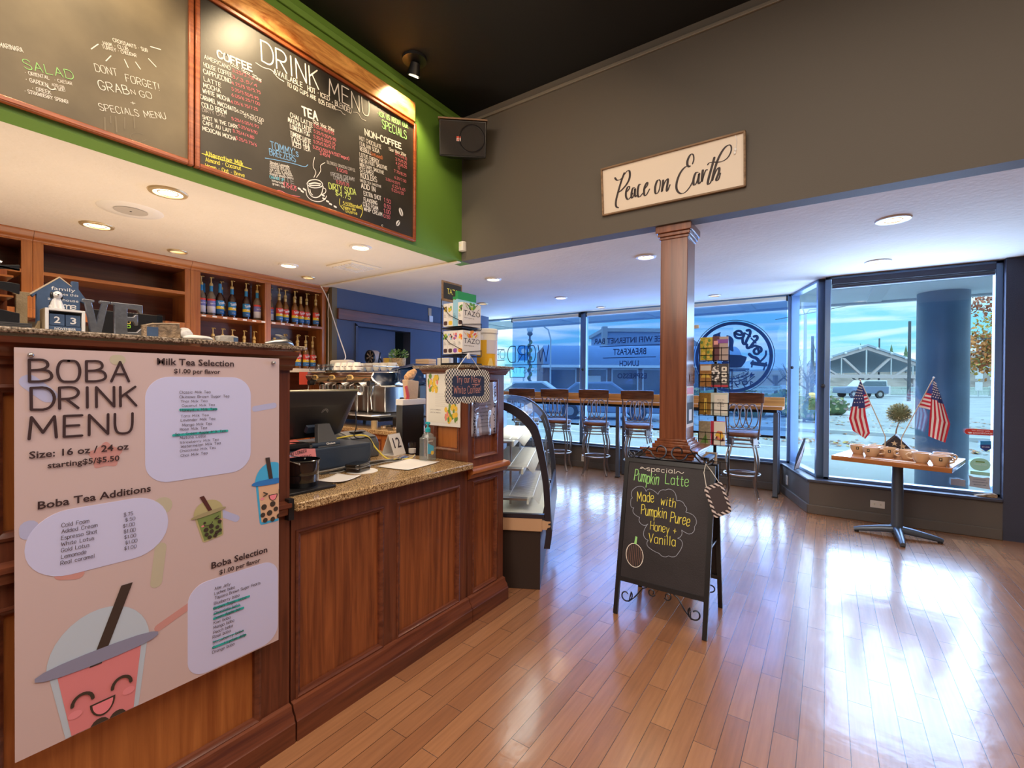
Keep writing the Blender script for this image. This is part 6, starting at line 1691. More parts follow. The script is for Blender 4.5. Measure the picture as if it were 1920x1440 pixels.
for y in (1.0, 1.7, 2.45): MB().cyl((-4.40, y, .745), (-4.372, y, .745), .012, .014, 12).build('knob', 'brass_trim', bc)
for x in (-4.14, -3.66, -3.2): MB().cyl((x, 2.89, .745), (x, 2.862, .745), .012, .014, 12).build('knob', 'brass_trim', bc)
g = MB().prism([(-5.34, .6), (-4.37, .6), (-4.37, 2.86), (-2.92, 2.86), (-2.92, 3.64), (-4.9, 3.64), (-4.9, 3.35), (-5.34, 3.35)], (0, 0, .865), XU, YU, (0, 0, .045)).build('granite_worktop', 'granite_tan', loc=(-4.2, 2.8, .89), bevel=.006)
tag(g, 'tan granite worktop carrying the chrome coffee machine', 'worktop')
em = thing('espresso_machine', 'chrome three-group espresso machine with black ends behind the till', 'coffee machine', (-4.18, 3.15, ZC))
MB().box(-.56, .52, -.10, .28, .05, .13).build('base', 'black_plastic', em, bevel=.006)
MB().box(-.60, .54, -.22, .02, .11, .125).build('drip_tray', 'steel', em, bevel=.003)
MB().box(-.56, .50, -.02, .28, .13, .40).build('back_body', 'steel', em, bevel=.01)
hd = MB(); hd.prism([(-.20, .46), (-.22, .50), (-.19, .545), (.28, .56), (.28, .40), (-.10, .40)], (-.58, 0, 0), YU, ZU, (1.12, 0, 0)); hd.build('head', 'chrome', em, bevel=.012)
for k in range(3):
    x = -.40 + .30 * k
    MB().lathe([(.052, 0), (.052, .05), (.06, .055), (.06, .07)], n=24).build('group_head', 'chrome', em).location = (x, -.10, .345)
    MB().ball((x, -.213, .49), .062, 24, 12, (1, .16, .42)).build('badge', 'pump_gold', em)
    q = MB()
    for j in range(7): q.box(x - .04 + j * .012, x - .034 + j * .012, -.2245, -.222, .475, .505)
    q.build('badge_mark', 'ink', em)
    MB().lathe([(.035, .0), (.04, .02), (.04, .035)], n=20).build('filter_basket', 'chrome', em).location = (x, -.10, .31)
    MB().tube([(x, -.13, .325), (x, -.20, .318), (x + .01, -.30, .31)], [.011, .013, .016], 10).build('portafilter_handle', 'black_plastic', em)
    for s in (-1, 1): MB().cyl((x + s * .085, -.06, .13), (x + s * .085, -.06, .42), .007).build('pillar', 'chrome', em)
for s in (-1, 1):
    MB().tube([(s * .53, -.12, .42), (s * .54, -.20, .40), (s * .53, -.22, .30), (s * .525, -.20, .18)], .007, 8).build('steam_wand', 'chrome', em)
    MB().cyl((s * .50, -.17, .43), (s * .50, -.225, .43), .028, .028, 16).build('steam_knob', 'black_plastic', em)
rl = MB()
rl.tube([(-.57, -.17, .56), (-.57, -.17, .60), (.50, -.17, .60), (.50, .26, .60), (-.57, .26, .60)], .005, 6, True)
rl.build('cup_rail', 'chrome', em)
mat('cup_white', (.85, .83, .78), .25)
def glass_cup(label, x, y, z, up, group, r_=.042, h_=.075, m_='cup_white', handle=True):
    t_ = thing('coffee_cup', label, 'cup', (x, y, z), random.uniform(-.8, .6), group)
    prof = [(r_ * .62, 0), (r_ * .66, .004), (r_ * .95, h_ * .55), (r_, h_), (r_ * .94, h_), (r_ * .88, h_ * .5), (r_ * .55, .008), (0, .006)]
    if not up: prof = [(a, h_ - b_) for a, b_ in prof]
    MB().lathe(prof, n=20, cap=False).build('bowl', m_, t_)
    if handle:
        zz = h_ * .5
        MB().tube([(r_ * .9, 0, zz + .02), (r_ * 1.35, 0, zz + .022), (r_ * 1.5, 0, zz), (r_ * 1.3, 0, zz - .02), (r_ * .8, 0, zz - .02)], .0045, 6).build('handle', m_, t_)
    return t_
zt = ZC + .563
for k in range(4): glass_cup('%s clear glass cup on the left of the coffee machine top' % ORD[k], -4.66 + .085 * k, 3.03 + .01 * (k % 2), zt, False, 'clear glass cups on the coffee machine', m_='clear_acrylic')
for k in range(4): glass_cup('%s upturned white cup in the front row on the coffee machine' % (ORD[k] if k < 3 else ORD[-1]), -4.29 + .105 * k, 3.02, zt, False, 'white cups on the coffee machine', .05, .08)
for k in range(5): glass_cup('%s white cup in the back row on the coffee machine' % (ORD[k] if k < 4 else ORD[-1]), -4.30 + .12 * k, 3.34, zt, True, 'white cups on the coffee machine', .052, .085)
o = MB().box(-4.62, -4.30, 3.13, 3.25, zt, zt + .12).build('bread_tin', 'stone_white', loc=(-4.45, 3.2, zt), bevel=.03, seg=4)
tag(o, 'rounded off-white metal box standing behind the cups', 'box')
gr = thing('coffee_grinder', 'black coffee grinder with glossy dark blue hopper beside the coffee machine', 'grinder', (-3.43, 3.28, ZC))
mat('hopper_blue', (.01, .03, .09), .1, spec=.9, coat=.5)
MB().box(-.13, .13, -.16, .16, 0, .10).build('base', 'black_plastic', gr, bevel=.01)
MB().box(-.08, .10, -.02, .14, .10, .42).build('body', 'black_plastic', gr, bevel=.01)
MB().lathe([(.06, .40), (.15, .45), (.165, .50), (.16, .56), (.12, .60), (0, .605)], n=28).build('hopper', 'hopper_blue', gr)
MB().add([(-.16, -.16, .56), (.16, -.16, .60), (.16, .16, .60), (-.16, .16, .56), (-.15, -.15, .58), (.15, -.15, .625), (.15, .15, .625), (-.15, .15, .58)], [(3, 2, 1, 0), (4, 5, 6, 7), (0, 1, 5, 4), (1, 2, 6, 5), (2, 3, 7, 6), (3, 0, 4, 7)]).build('hopper_lid', 'hopper_blue', gr, bevel=.006)
tpz = thing('tamper', 'steel coffee tamper standing in front of the grinder body', 'tamper', (-3.25, 3.065, ZC + .30))
MB().lathe([(.028, 0), (.028, .016), (.012, .026), (.009, .05), (.016, .075), (.017, .09), (0, .094)], n=20).build('tamper_body', 'steel', tpz)
kb = thing('knock_box', 'tall black box with steel front beside the grinder', 'box', (-3.25, 3.10, ZC))
MB().box(-.11, .11, -.07, .0, 0, .30).build('shell', 'black_plastic', kb, bevel=.006)
MB().box(-.055, .055, -.076, -.07, .03, .20).build('plate', 'steel', kb)
q = thing('sticky_note', 'yellow sticky note with a blue strip on the black box', 'note', (-3.30, 3.012, ZC + .14))
MB().box(-.062, .062, .0, .003, 0, .12).build('note_paper', mat('note_yellow', (.78, .68, .34), .7), q)
MB().box(-.05, .055, -.002, .0, .112, .145).build('blue_strip', 'label_blue', q)
qq = MB(); write(qq, 'ICED', (-.035, .06), (.03, .065), .025, (0, -.0008, 0), XU, ZU, .12); write(qq, 'ONLY', (-.03, .02), (.035, .025), .02, (0, -.0008, 0), XU, ZU, .12); qq.build('lettering', 'ink', q)
sc_ = thing('label_maker', 'small white device with a red button beside the grinder', 'device', (-3.06, 2.98, ZC))
MB().box(-.05, .05, -.04, .04, 0, .055).build('shell', 'white_plastic', sc_, bevel=.008)
MB().box(-.022, .018, -.043, -.04, .015, .045).build('button', 'badge_red', sc_, bevel=.002)
for k in range(2):
    pf = thing('portafilter', '%s spare portafilter lying before the grinder' % ('left' if k == 0 else 'right'), 'portafilter', (-3.50 + .17 * k, 2.97, ZC), .3 * k, 'spare portafilters on the granite')
    MB().lathe([(.028, 0), (.034, .01), (.034, .03), (.03, .03), (.028, .008), (0, .006)], n=20, cap=False).build('basket', 'chrome', pf)
    MB().tube([(.03, 0, .022), (.07, 0, .03), (.13, -.02, .032)], [.008, .011, .013], 10).build('handle', 'black_plastic', pf)
th = thing('milk_thermometer_cup', 'small brass-coloured cup standing under the drip tray corner', 'cup', (-3.62, 2.95, ZC))
MB().lathe([(.03, 0), (.032, .07), (.029, .07), (.028, .006), (0, .005)], n=20, cap=False).build('wall', 'brass_trim', th)
pb = thing('paper_bag_stand', 'white stand holding a paper bag and red packet by the end cabinet', 'stand', (-2.33, 2.2, 1.21))
MB().box(-.035, .035, -.10, .11, 0, .04).build('tray', 'white_plastic', pb, bevel=.003)
MB().prism([(-.035, .04), (.05, .04), (.06, .16), (-.05, .17)], (.02, 0, 0), YU, ZU, (-.05, 0, 0)).build('paper_bag', mat('kraft', (.62, .44, .28), .8, bump=.3, bscale=60), pb, bevel=.006)
MB().tube([(.0, -.04, .18), (.0, .0, .20), (.0, .04, .23)], [.02, .032, .018], 10).build('wrapped_pastry', mat('pastry', (.66, .38, .18), .7, var=.4, vscale=60), pb)
MB().prism([(-.07, .0), (-.045, .0), (-.035, .06), (-.055, .13), (-.075, .125), (-.06, .06)], (.028, 0, 0), YU, ZU, (-.006, 0, 0)).build('red_packet', 'label_red', pb)
rn_ = MB().box(-4.962, -4.958, 2.985, 3.095, 1.315, 1.46).build('red_note', mat('note_red', (.80, .10, .05), .7), loc=(-4.96, 3.04, 1.4)); tag(rn_, 'bright red note hanging from the shelf ledge under the syrup bottles', 'note')
rp = MB().add([(-4.75, 2.25, .9115), (-4.42, 2.22, .9115), (-4.43, 2.62, .9115), (-4.74, 2.6, .9115)], [(0, 1, 2, 3)]).build('red_paper', 'note_red', loc=(-4.6, 2.4, .911), solid=.001); tag(rp, 'red sheet of paper lying on the back worktop left of the coffee machine', 'paper')
# a ledge along the blue wall and what stands on it
lk = MB().box(-4.885, -3.2, 3.66, 3.86, 1.50, 1.535).build('ledge_top', 'black_plastic', loc=(-4, 3.7, 1.52), bevel=.004); tag(lk, 'dark ledge behind the coffee machine carrying the potted plant', 'ledge')
for x in (-4.7, -3.35): 
    o = MB().box(x - .03, x + .03, 3.68, 3.84, 0, 1.50).build('ledge_post', 'black_plastic', lk)
    o.location = (0, 0, 0); o.matrix_parent_inverse = Matrix.Translation(lk.location).inverted()
fn_ = thing('desk_fan', 'round black and beige desk fan before the blue wall', 'fan', (-4.66, 3.74, 1.535))
MB().cyl((0, 0, .12), (.0, .09, .13), .085, .075, 28).build('housing', mat('fan_beige', (.55, .42, .33), .5), fn_)
MB().lathe([(.086, 0), (.086, .02), (.078, .02), (.078, 0)], n=32, cap=False).build('rim', 'black_plastic', fn_).matrix_local = Matrix.Translation((0, -.005, .12)) @ Matrix.Rotation(PI / 2, 4, 'X')
q = MB()
for k in range(7):
    a = 2 * PI * k / 7; q.prism([(.015 * math.cos(a), .12 + .015 * math.sin(a)), (.075 * math.cos(a), .12 + .075 * math.sin(a)), (.07 * math.cos(a + .5), .12 + .07 * math.sin(a + .5))], (0, -.012, 0), XU, ZU, (0, .002, 0))
q.build('blades', 'black_metal', fn_); MB().ball((0, -.014, .12), .014, 12, 8).build('hub', 'steel', fn_)
MB().box(-.05, .05, -.03, .08, 0, .03).build('foot', 'black_plastic', fn_, bevel=.006)
es = thing('easel_stand', 'small black easel stand left of the yellow box', 'stand', (-4.47, 3.74, 1.535))
MB().prism([(-.06, 0), (-.045, 0), (.0, .17), (-.015, .17)], (0, 0, 0), XU, ZU, (0, -.012, 0)).prism([(.05, 0), (.065, 0), (.0, .10), (-.015, .10)], (0, .0, 0), XU, ZU, (0, -.012, 0)).build('frame', 'black_plastic', es)
yb = thing('yellow_box', 'small yellow box with brown open end beside the potted plant', 'box', (-4.33, 3.74, 1.535))
MB().box(-.035, .05, -.04, .04, 0, .10).build('carton', 'icon_yellow', yb, bevel=.002); MB().box(-.06, -.035, -.04, .04, 0, .10).build('open_end', 'kraft', yb)
pp = thing('potted_plant', 'small green plant in a woven pot in front of the blue door', 'plant', (-4.16, 3.74, 1.535))
MB().lathe([(.075, 0), (.082, .085), (.085, .095), (.075, .095), (.07, .08), (0, .08)], n=24).build('pot', mat('woven_pot', (.55, .38, .2), .8, bump=1, bscale=70, var=.4, vscale=50), pp)
rnd = random.Random(2); lf = MB()
for k in range(190):
    a = rnd.uniform(0, 2 * PI); e = rnd.uniform(.0, 1.3); rr = .115 * rnd.uniform(.55, 1)
    c_ = Vector((rr * math.cos(a) * math.cos(e * .8), rr * math.sin(a) * math.cos(e * .8), .10 + rr * math.sin(e) * .95))
    d_ = Vector((math.cos(a), math.sin(a), rnd.uniform(.2, 1.1))).normalized(); s_ = d_.orthogonal().normalized() * .007
    lf.use('leaf_pale' if k % 5 == 0 and 'leaf_pale' in MATS else ('leaf_green' if k % 5 else mat('leaf_pale', (.55, .62, .42), .6)))
    lf.add([c_ - d_ * .014, c_ + s_, c_ + d_ * .016, c_ - s_], [(0, 1, 2, 3)])
lf.build('foliage', None, pp)
bb = thing('brown_carton', 'flat brown cartons stacked behind the end cabinet', 'carton', (-3.72, 3.74, 1.535))
for k in range(3): MB().box(-.10, .10, -.06, .06, .001 + .025 * k, .024 + .025 * k).build('carton', 'kraft', bb, bevel=.001)
wb = MB().box(-3.50, -3.335, 3.69, 3.80, 1.536, 1.615).build('white_carton', 'mat_cream', loc=(-3.42, 3.7, 1.536), bevel=.002); tag(wb, 'small white carton left of the tea boxes', 'carton')
bt = MB().cyl((-3.28, 3.74, 1.535), (-3.28, 3.74, 1.74), .028, .028, 20).build('blue_tube', 'hopper_blue', loc=(-3.28, 3.74, 1.535)); tag(bt, 'upright dark blue tube left of the tea boxes', 'tube')
tg = thing('wall_thermostat', 'white switch with tan tag above the wooden rail on the blue wall', 'switch', (-4.9, 5.0, 2.24))
MB().box(0, .012, -.015, .06, .0, .09).build('plate', 'white_plastic', tg, bevel=.002); MB().box(0, .008, -.03, .03, .09, .20).build('tag', 'kraft', tg)
cable('power_cable', 'white cord slanting from the ceiling down to the coffee machine', [(-4.93, 3.23, 2.478), (-4.85, 3.26, 2.33), (-4.75, 3.27, 2.10), (-4.62, 3.27, 1.85), (-4.50, 3.26, 1.65), (-4.46, 3.22, zt + .125)], .006, 'white_plastic')
cable('wall_wire', 'thin white wire running down the right edge of the syrup shelf', [(-4.955, 3.351, 2.40), (-4.955, 3.351, 2.25), (-4.955, 3.347, 2.20), (-4.955, 3.347, 2.12), (-4.955, 3.351, 2.07), (-4.955, 3.351, 1.55)], .004, 'white_plastic', 'wire')

# ------------------------------------------------------------------ wooden column
cl = MB().box(-1.0, -.815, 3.345, 3.56, .97, 2.44)
o = struct('column', cl, 'column_wood', bevel=.004)
struct('column_base', MB().box(-1.06, -.755, 3.28, 3.62, 0, .86), 'column_wood', o, bevel=.003)
bp_ = MB()
for z, e in ((0, .03), (.09, .018)): bp_.box(-1.06 - e, -.755 + e, 3.28 - e, 3.62 + e, z, z + .09)
struct('column_plinth', bp_, 'column_wood', o, bevel=.006)
bp_ = MB()
for z, e, hh in ((.845, .012, .025), (.868, .028, .03), (.896, .045, .018), (.914, -.022, .025), (.936, -.036, .02), (.955, -.048, .018)): bp_.box(-1.06 - e, -.755 + e, 3.28 - e, 3.62 + e, z, z + hh)
struct('column_molding', bp_, 'column_wood', o, bevel=.004)
bp_ = MB()
for z, e, hh in ((2.385, .008, .02), (2.405, .018, .025), (2.43, .03, .05)): bp_.box(-1.0 - e, -.815 + e, 3.345 - e, 3.56 + e, z, z + hh)
struct('column_capital', bp_, 'column_wood', o, bevel=.004)
fy = thing('flyer', 'black and white photo flyer taped to the side of the wooden column', 'flyer', (-.8145, 3.45, 1.2))
MB().box(0, .0012, -.10, .105, -.145, .145).build('sheet', 'paper', fy)
q = MB().use('gingham_black').box(.0013, .0016, -.088, .092, -.12, .03).use('till_gray').box(.0013, .0016, -.088, .092, .03, .08).use('label_red').box(.0013, .0016, -.088, .092, .09, .135)
q.use('white_paint').box(.0018, .0019, -.03, .05, -.10, -.02); q.build('photo_print', None, fy)
o = MB().box(-.8145, -.811, 3.435, 3.465, 1.375, 1.43).build('column_plate', 'seat_back_wood', loc=(-.813, 3.45, 1.4)); tag(o, 'small brown plate on the column side just above the flyer', 'plate')

# ------------------------------------------------------------------ A-frame chalkboard
af = thing('sidewalk_sign', 'black A-frame chalkboard advertising the special Pumpkin Latte', 'chalkboard sign', (-.78, 2.83, 0))
mat('sign_black', (.022, .018, .022), .55, bump=.1, bscale=150, var=.3, vscale=4)
mat('scroll_iron', (.05, .052, .06), .3, metal=.9)
FO, FV = Vector((-.25, -.205, 0)), Vector((0, .185, .90)).normalized()
RO, RV = Vector((-.25, .215, 0)), Vector((0, -.185, .90)).normalized()
for nm, O_, V_, s in (('front', FO, FV, -1), ('rear', RO, RV, 1)):
    n_ = Vector((1, 0, 0)).cross(V_)      # front: faces the camera side
    th = n_ * .02
    for u in (-.012, .487): MB().prism([(u, 0), (u + .025, 0), (u + .025, .92), (u, .92)], O_, XU, V_, th if s < 0 else -th).build('leg', 'black_plastic', af)
    rl_ = MB()
    for v in (.19, .895): rl_.prism([(.013, v), (.487, v), (.487, v + .025), (.013, v + .025)], O_, XU, V_, th if s < 0 else -th)
    rl_.build('rail', 'black_plastic', af)
    pn_ = n_ * .006
    MB().prism([(.013, .215), (.487, .215), (.487, .895), (.013, .895)], O_ + n_ * .008 * (1 if s < 0 else -1), XU, V_, pn_ * (1 if s < 0 else -1)).build('slate_panel', 'sign_black', af)
    def scroll(c, r0, r1, a0, a1, n=26):
        return [(c[0] + (r0 + (r1 - r0) * i / n) * math.cos(math.radians(a0 + (a1 - a0) * i / n)), c[1] + (r0 + (r1 - r0) * i / n) * math.sin(math.radians(a0 + (a1 - a0) * i / n))) for i in range(n + 1)]
    def P3(pts): return [O_ + XU_ * a + V_ * b_ + n_ * .01 * (1 if s < 0 else -1) for a, b_ in pts]
    XU_ = Vector(XU)
    for m_ in (0, 1):
        f_ = (lambda p: (p[0], p[1])) if m_ == 0 else (lambda p: (.5 - p[0], p[1]))
        lower = scroll((.055, .115), .014, .040, 40, 400)[::1] + [(.075, .082), (.11, .12), (.15, .175), (.175, .188)]
        curl = scroll((.205, .168), .010, .022, -60, 330)
        MB().tube(P3([f_(p) for p in lower]), .004, 6).build('lower_scroll', 'scroll_iron', af)
        MB().tube(P3([f_(p) for p in curl]), .004, 6).build('small_curl', 'scroll_iron', af)
    if s < 0:
        for m_ in (0, 1):
            f_ = (lambda p: (p[0], p[1])) if m_ == 0 else (lambda p: (.5 - p[0], p[1]))
            big = scroll((.196, .978), .018, .054, 200, -170) + [(.10, .985), (.05, .945)]
            end = scroll((.028, .945), .008, .028, 120, -210) + [(.05, .915), (.09, .95), (.13, 1.0)]
            MB().tube(P3([f_(p) for p in big]), .0045, 6).build('top_scroll', 'scroll_iron', af)
            MB().tube(P3([f_(p) for p in end]), .0045, 6).build('end_scroll', 'scroll_iron', af)
for x in (-.245, .235):
    MB().box(x, x + .012, -.105, .115, .44, .452).build('hinge_strut', 'scroll_iron', af)
LO = FO + Vector((1, 0, 0)).cross(FV) * .0155 + FV * .192
# chalk writing: (u,v) on the front slate
def Ls(txt, a, b_, hh, cc, w_=.07, j=.04):
    q_ = MB(); write(q_, txt, a, b_, hh, LO, XU, FV, w_, .001, j); q_.build('chalk_lettering', cc, af)['label'] = cc.replace('chalk_', '') + ' chalk words ' + txt
Ls('special', (.128, .660), (.292, .661), .026, 'chalk_white', .11)
Ls('Pumpkin', (.053, .592), (.20, .582), .066, 'chalk_green')
Ls('Latte', (.242, .596), (.372, .596), .056, 'chalk_green')
Ls('Made', (.082, .472), (.182, .481), .055, 'chalk_yellow')
Ls('with', (.222, .474), (.306, .468), .05, 'chalk_yellow')
Ls('Pumpkin', (.112, .399), (.26, .399), .056, 'chalk_yellow')
Ls('Puree', (.284, .386), (.390, .379), .056, 'chalk_yellow')
Ls('Honey +', (.172, .321), (.320, .318), .046, 'chalk_yellow')
Ls('Vanilla', (.168, .250), (.320, .253), .05, 'chalk_yellow')
q = MB()
cloud = [(.0511, .4851), (.0594, .5446), (.0848, .561), (.1316, .5364), (.166, .5511), (.2037, .5285), (.2455, .5599), (.2998, .552), (.3127, .5081), (.3592, .488), (.3669, .453), (.4082, .4418), (.4183, .3809), (.3911, .3356), (.3494, .3504), (.3315, .3015), (.3594, .2708), (.3389, .2212), (.2872, .1961), (.2331, .1979), (.1682, .2208), (.1649, .2579), (.1344, .2989), (.1567, .3508), (.1171, .343), (.105, .379), (.0725, .3921), (.0648, .4293), (.0464, .4357), (.0431, .474), (.0511, .4851)]
pts = []
for i, (a, b_) in enumerate(zip(cloud, cloud[1:])):
    dx, dy = b_[0] - a[0], b_[1] - a[1]; k = .22 if i % 3 != 1 else .05
    pts += [a, (a[0] + dx * .25 - dy * k * .8, a[1] + dy * .25 + dx * k * .8), (a[0] + dx * .5 - dy * k, a[1] + dy * .5 + dx * k), (a[0] + dx * .75 - dy * k * .8, a[1] + dy * .75 + dx * k * .8)]
stroke(q, pts + [cloud[0]], LO, XU, FV, .0028, .001); q.build('chalk_cloud', mat('chalk_slate', (.36, .40, .50), .9), af)
q = MB()
stroke(q, smooth([(.105, .675), (.092, .668), (.088, .672)], 2), LO, XU, FV, .003, .001)
stroke(q, smooth([(.085, .668), (.095, .680), (.105, .672), (.118, .666), (.124, .674)], 2), LO, XU, FV, .003, .001)
stroke(q, smooth([(.298, .664), (.308, .678), (.320, .672), (.332, .664), (.342, .674)], 2), LO, XU, FV, .003, .001)
pk = arc((.0905, .158), .052, 0, 360, 28, .066)
stroke(q, [(a, b_ - .004 * math.sin((a - .09) * 30)) for a, b_ in pk], LO, XU, FV, .004, .001); q.build('chalk_drawing', 'chalk_white', af)
q = MB()
for k in range(9):
    x = .0905 + (k - 4) * .0105; e = math.sqrt(max(0, 1 - ((x - .0905) / .05) ** 2)) * .060
    stroke(q, smooth([(x, .158 + e), (x + (k - 4) * .0012, .158), (x, .158 - e)], 1), LO, XU, FV, .0028, .0014)
q.build('chalk_pumpkin_ribs', mat('chalk_brown', (.22, .12, .09), .9), af)
MB().flat([(.083, .222), (.098, .224), (.100, .265), (.088, .268)], LO + Vector((0, -.0018, 0)), XU, FV).build('chalk_stem', 'chalk_green', af)
hs = thing('hanging_slate', 'small striped-border slate hung on the corner of the A-frame sign', 'slate', (-.485, 2.70, .74))
hs.rotation_euler = (math.radians(-14), math.radians(-14), math.radians(52))
m, t, b = _nm('striped_border')
tcn = t.nodes.new('ShaderNodeTexCoord'); wv = t.nodes.new('ShaderNodeTexWave'); wv.inputs['Scale'].default_value = 22; wv.bands_direction = 'DIAGONAL'
rp_ = t.nodes.new('ShaderNodeValToRGB'); rp_.color_ramp.interpolation = 'CONSTANT'; rp_.color_ramp.elements[1].position = .5; rp_.color_ramp.elements[0].color = (.04, .03, .035, 1); rp_.color_ramp.elements[1].color = (.70, .62, .60, 1)
t.links.new(tcn.outputs['Object'], wv.inputs[0]); t.links.new(wv.outputs['Fac'], rp_.inputs[0]); t.links.new(rp_.outputs[0], b.inputs['Base Color'])
MB().prism(rrect(-.06, .06, -.085, .085, .02, 4), (0, 0, 0), XU, ZU, (0, .006, 0)).build('border', 'striped_border', hs, bevel=.001)
MB().prism(rrect(-.042, .042, -.065, .065, .008, 4), (0, -.0008, 0), XU, ZU, (0, .001, 0)).build('panel', mat('slate_brown', (.07, .055, .06), .6), hs)
MB().tube([(-.045, -.002, .083), (-.03, -.004, .16), (.0, -.004, .20), (.02, -.003, .15), (.04, -.002, .083)], .002, 6).build('twine', 'mat_cream', hs)

# ------------------------------------------------------------------ bar along the street window
br = thing('window_bar', 'long wooden bar table with backboard along the street window', 'bar table', (-2.6, 6.46, 0))
MB().box(-2.15, 2.16, -.16, .16, 1.045, 1.085).build('top', 'bar_wood', br, bevel=.003)
MB().box(-2.15, 2.16, .16, .182, 1.045, 1.19).build('backboard', 'bar_wood', br, bevel=.002)
MB().box(-2.1, 2.10, -.13, .13, 1.01, 1.045).build('apron', 'black_metal', br)
mat('steel_post', (.11, .14, .19), .35, metal=.5)
for x in (-2.05, .12, 2.09):
    for y in (-.125, .125):
        lg_ = MB().box(x - .026, x + .026, y - .026, y + .026, 0.012, 1.012).build('leg', 'steel_post', br, bevel=.003)
        MB().box(x - .032, x + .032, y - .032, y + .032, 0, .012).build('foot', 'black_plastic', lg_)

def make_stool():
    r = thing('bar_stool', 'x', 'bar stool', (0, 0, 0), 0, 'iron bar stools along the window bar')
    MB().lathe([(0, .722), (.185, .722), (.20, .735), (.203, .75), (.19, .772), (.10, .785), (0, .787)], n=32).build('seat', mat('seat_leather', (.20, .085, .045), .5, spec=.25), r)
    rg = MB()
    for z, rr in ((.70, .185), (.645, .19), (.605, .19)):
        rg.tube([(rr * math.cos(a), rr * math.sin(a), z) for a in [2 * PI * i / 28 for i in range(28)]], .009, 6, True)
    rg.build('seat_ring', 'pewter', r)
    for k in range(4):
        a = PI / 4 + k * PI / 2; c_, s_ = math.cos(a), math.sin(a)
        MB().add([(c_ * .165 + -s_ * d + c_ * e, s_ * .165 + c_ * d + s_ * e, z) for e in (0, .035) for d in (-.04, .04) for z in (.625, .71)], [(0, 1, 3, 2), (4, 6, 7, 5), (0, 4, 5, 1), (2, 3, 7, 6), (0, 2, 6, 4), (1, 5, 7, 3)]).build('corner_block', 'pewter', r, bevel=.004)
        path = smooth([(.178, .64), (.20, .56), (.232, .46), (.225, .33), (.20, .24), (.195, .12), (.245, .0)], 2)
        lg_ = MB()
        for off in (-.022, .022):
            lg_.tube([(c_ * p[0] - s_ * off * min(1, max(0, (p[1] - .2) * 4)), s_ * p[0] + c_ * off * min(1, max(0, (p[1] - .2) * 4)), p[1]) for p in path if p[1] > .19], .0105, 6)
        lg_.tube([(c_ * p[0], s_ * p[0], p[1]) for p in path if p[1] < .27], [.0165] * (len([p for p in path if p[1] < .27]) - 1) + [.021], 8)
        lg_.build('leg', 'pewter', r)
    fr = MB(); fr.tube([(.20 * math.cos(a), .20 * math.sin(a), .262) for a in [2 * PI * i / 30 for i in range(30)]], .011, 7, True)
    for s in (-1, 1):
        fr.tube([(-.135, s * .10, .262), (0, s * .03, .275), (.135, s * .10, .262)], .006, 6)
    fr.build('foot_ring', 'pewter', r)
    for s in (-1, 1):
        MB().tube([(s * .165, -.15, .70), (s * .172, -.19, .80), (s * .185, -.225, .98), (s * .20, -.262, 1.16)], [.011, .011, .0105, .010], 8).build('back_post', 'pewter', r)
    tr = MB()
    def fnb(u, v):
        x = -.215 + .43 * u; z = 1.135 + .115 * v + .012 * (1 - (2 * u - 1) ** 2) * (v * 2 - 1) * .4
        return (x, -.262 - .03 * (1 - (2 * u - 1) ** 2) - .02 * v, z)
    tr.grid(fnb, 14, 3); tr.build('top_rail', 'seat_back_wood', r, solid=.02, bevel=.003)
    lt_ = MB()
    def bk(x, z):
        t_ = (z - .70) / .46
        return (x, -.155 - .10 * t_ - .018 * (1 - (x / .2) ** 2), z)
    for c_ in (-.10, -.033, .033, .10):
        lt_.tube([bk(c_ + .062 * math.cos(a), .975 + .145 * math.sin(a)) for a in [2 * PI * i / 24 for i in range(24)]], .0065, 6, True)
    lt_.tube([bk(-.17, .815), bk(0, .812), bk(.17, .815)], .0065, 6)
    lt_.build('lattice', 'pewter', r)
    for x in (-.12, .12):
        for z in (.845, 1.105): MB().ball(bk(x, z), .013, 8, 6).build('scroll_knob', 'pewter', r)
    return r
st0 = make_stool()
for i, (x, y, a, lab) in enumerate(((-4.06, 6.40, 14, 'iron bar stool half hidden behind the glass pastry case'), (-3.49, 6.42, 15, 'second iron bar stool from the pastry case'), (-2.85, 6.42, 15, 'iron bar stool at the dark window upright, third from the pastry case'), (-2.20, 6.40, 14, 'iron bar stool just left of the wooden column'), (-.86, 6.25, 9, 'iron bar stool right of the card rack at the end of the bar'))):
    s_ = st0 if i == 0 else dup(st0)
    s_.location = (x, y, 0); s_.rotation_euler = (0, 0, math.radians(a)); s_['label'] = lab

# ------------------------------------------------------------------ greeting card rack behind the column
cr_ = thing('card_rack', 'black wire spinner rack of greeting cards behind the wooden column', 'card rack', (-.735, 3.93, 0))
MB().box(-.02, .02, -.31, .012, .58, .60).box(-.02, .02, -.31, .012, .80, .82).build('wall_bracket', 'black_metal', cr_)
MB().cyl((0, 0, .55), (0, 0, 1.74), .012, .012, 12).build('pole', 'black_metal', cr_)
TZ = (1.54, 1.335, 1.115, .885, .66)
for z in TZ:
    wr = MB()
    for s in (-1, 1):
        x0 = s * .055
        for dz in (0, .045, .10): wr.tube([(x0 - .052, -.085, z + dz), (x0 + .052, -.085, z + dz)], .0022, 6)
        for dx in (-.052, 0, .052): wr.tube([(x0 + dx, -.085, z + .105), (x0 + dx, -.085, z - .003), (x0 + dx * .7, -.03, z - .004), (0, 0, z + .02)], .0022, 6)
    wr.build('wire_pocket', 'black_metal', cr_)
for s in (-1, 1): MB().tube([(s * .108, -.06, .50), (s * .108, -.06, 1.70)], .003, 6).build('side_wire', 'black_metal', cr_)
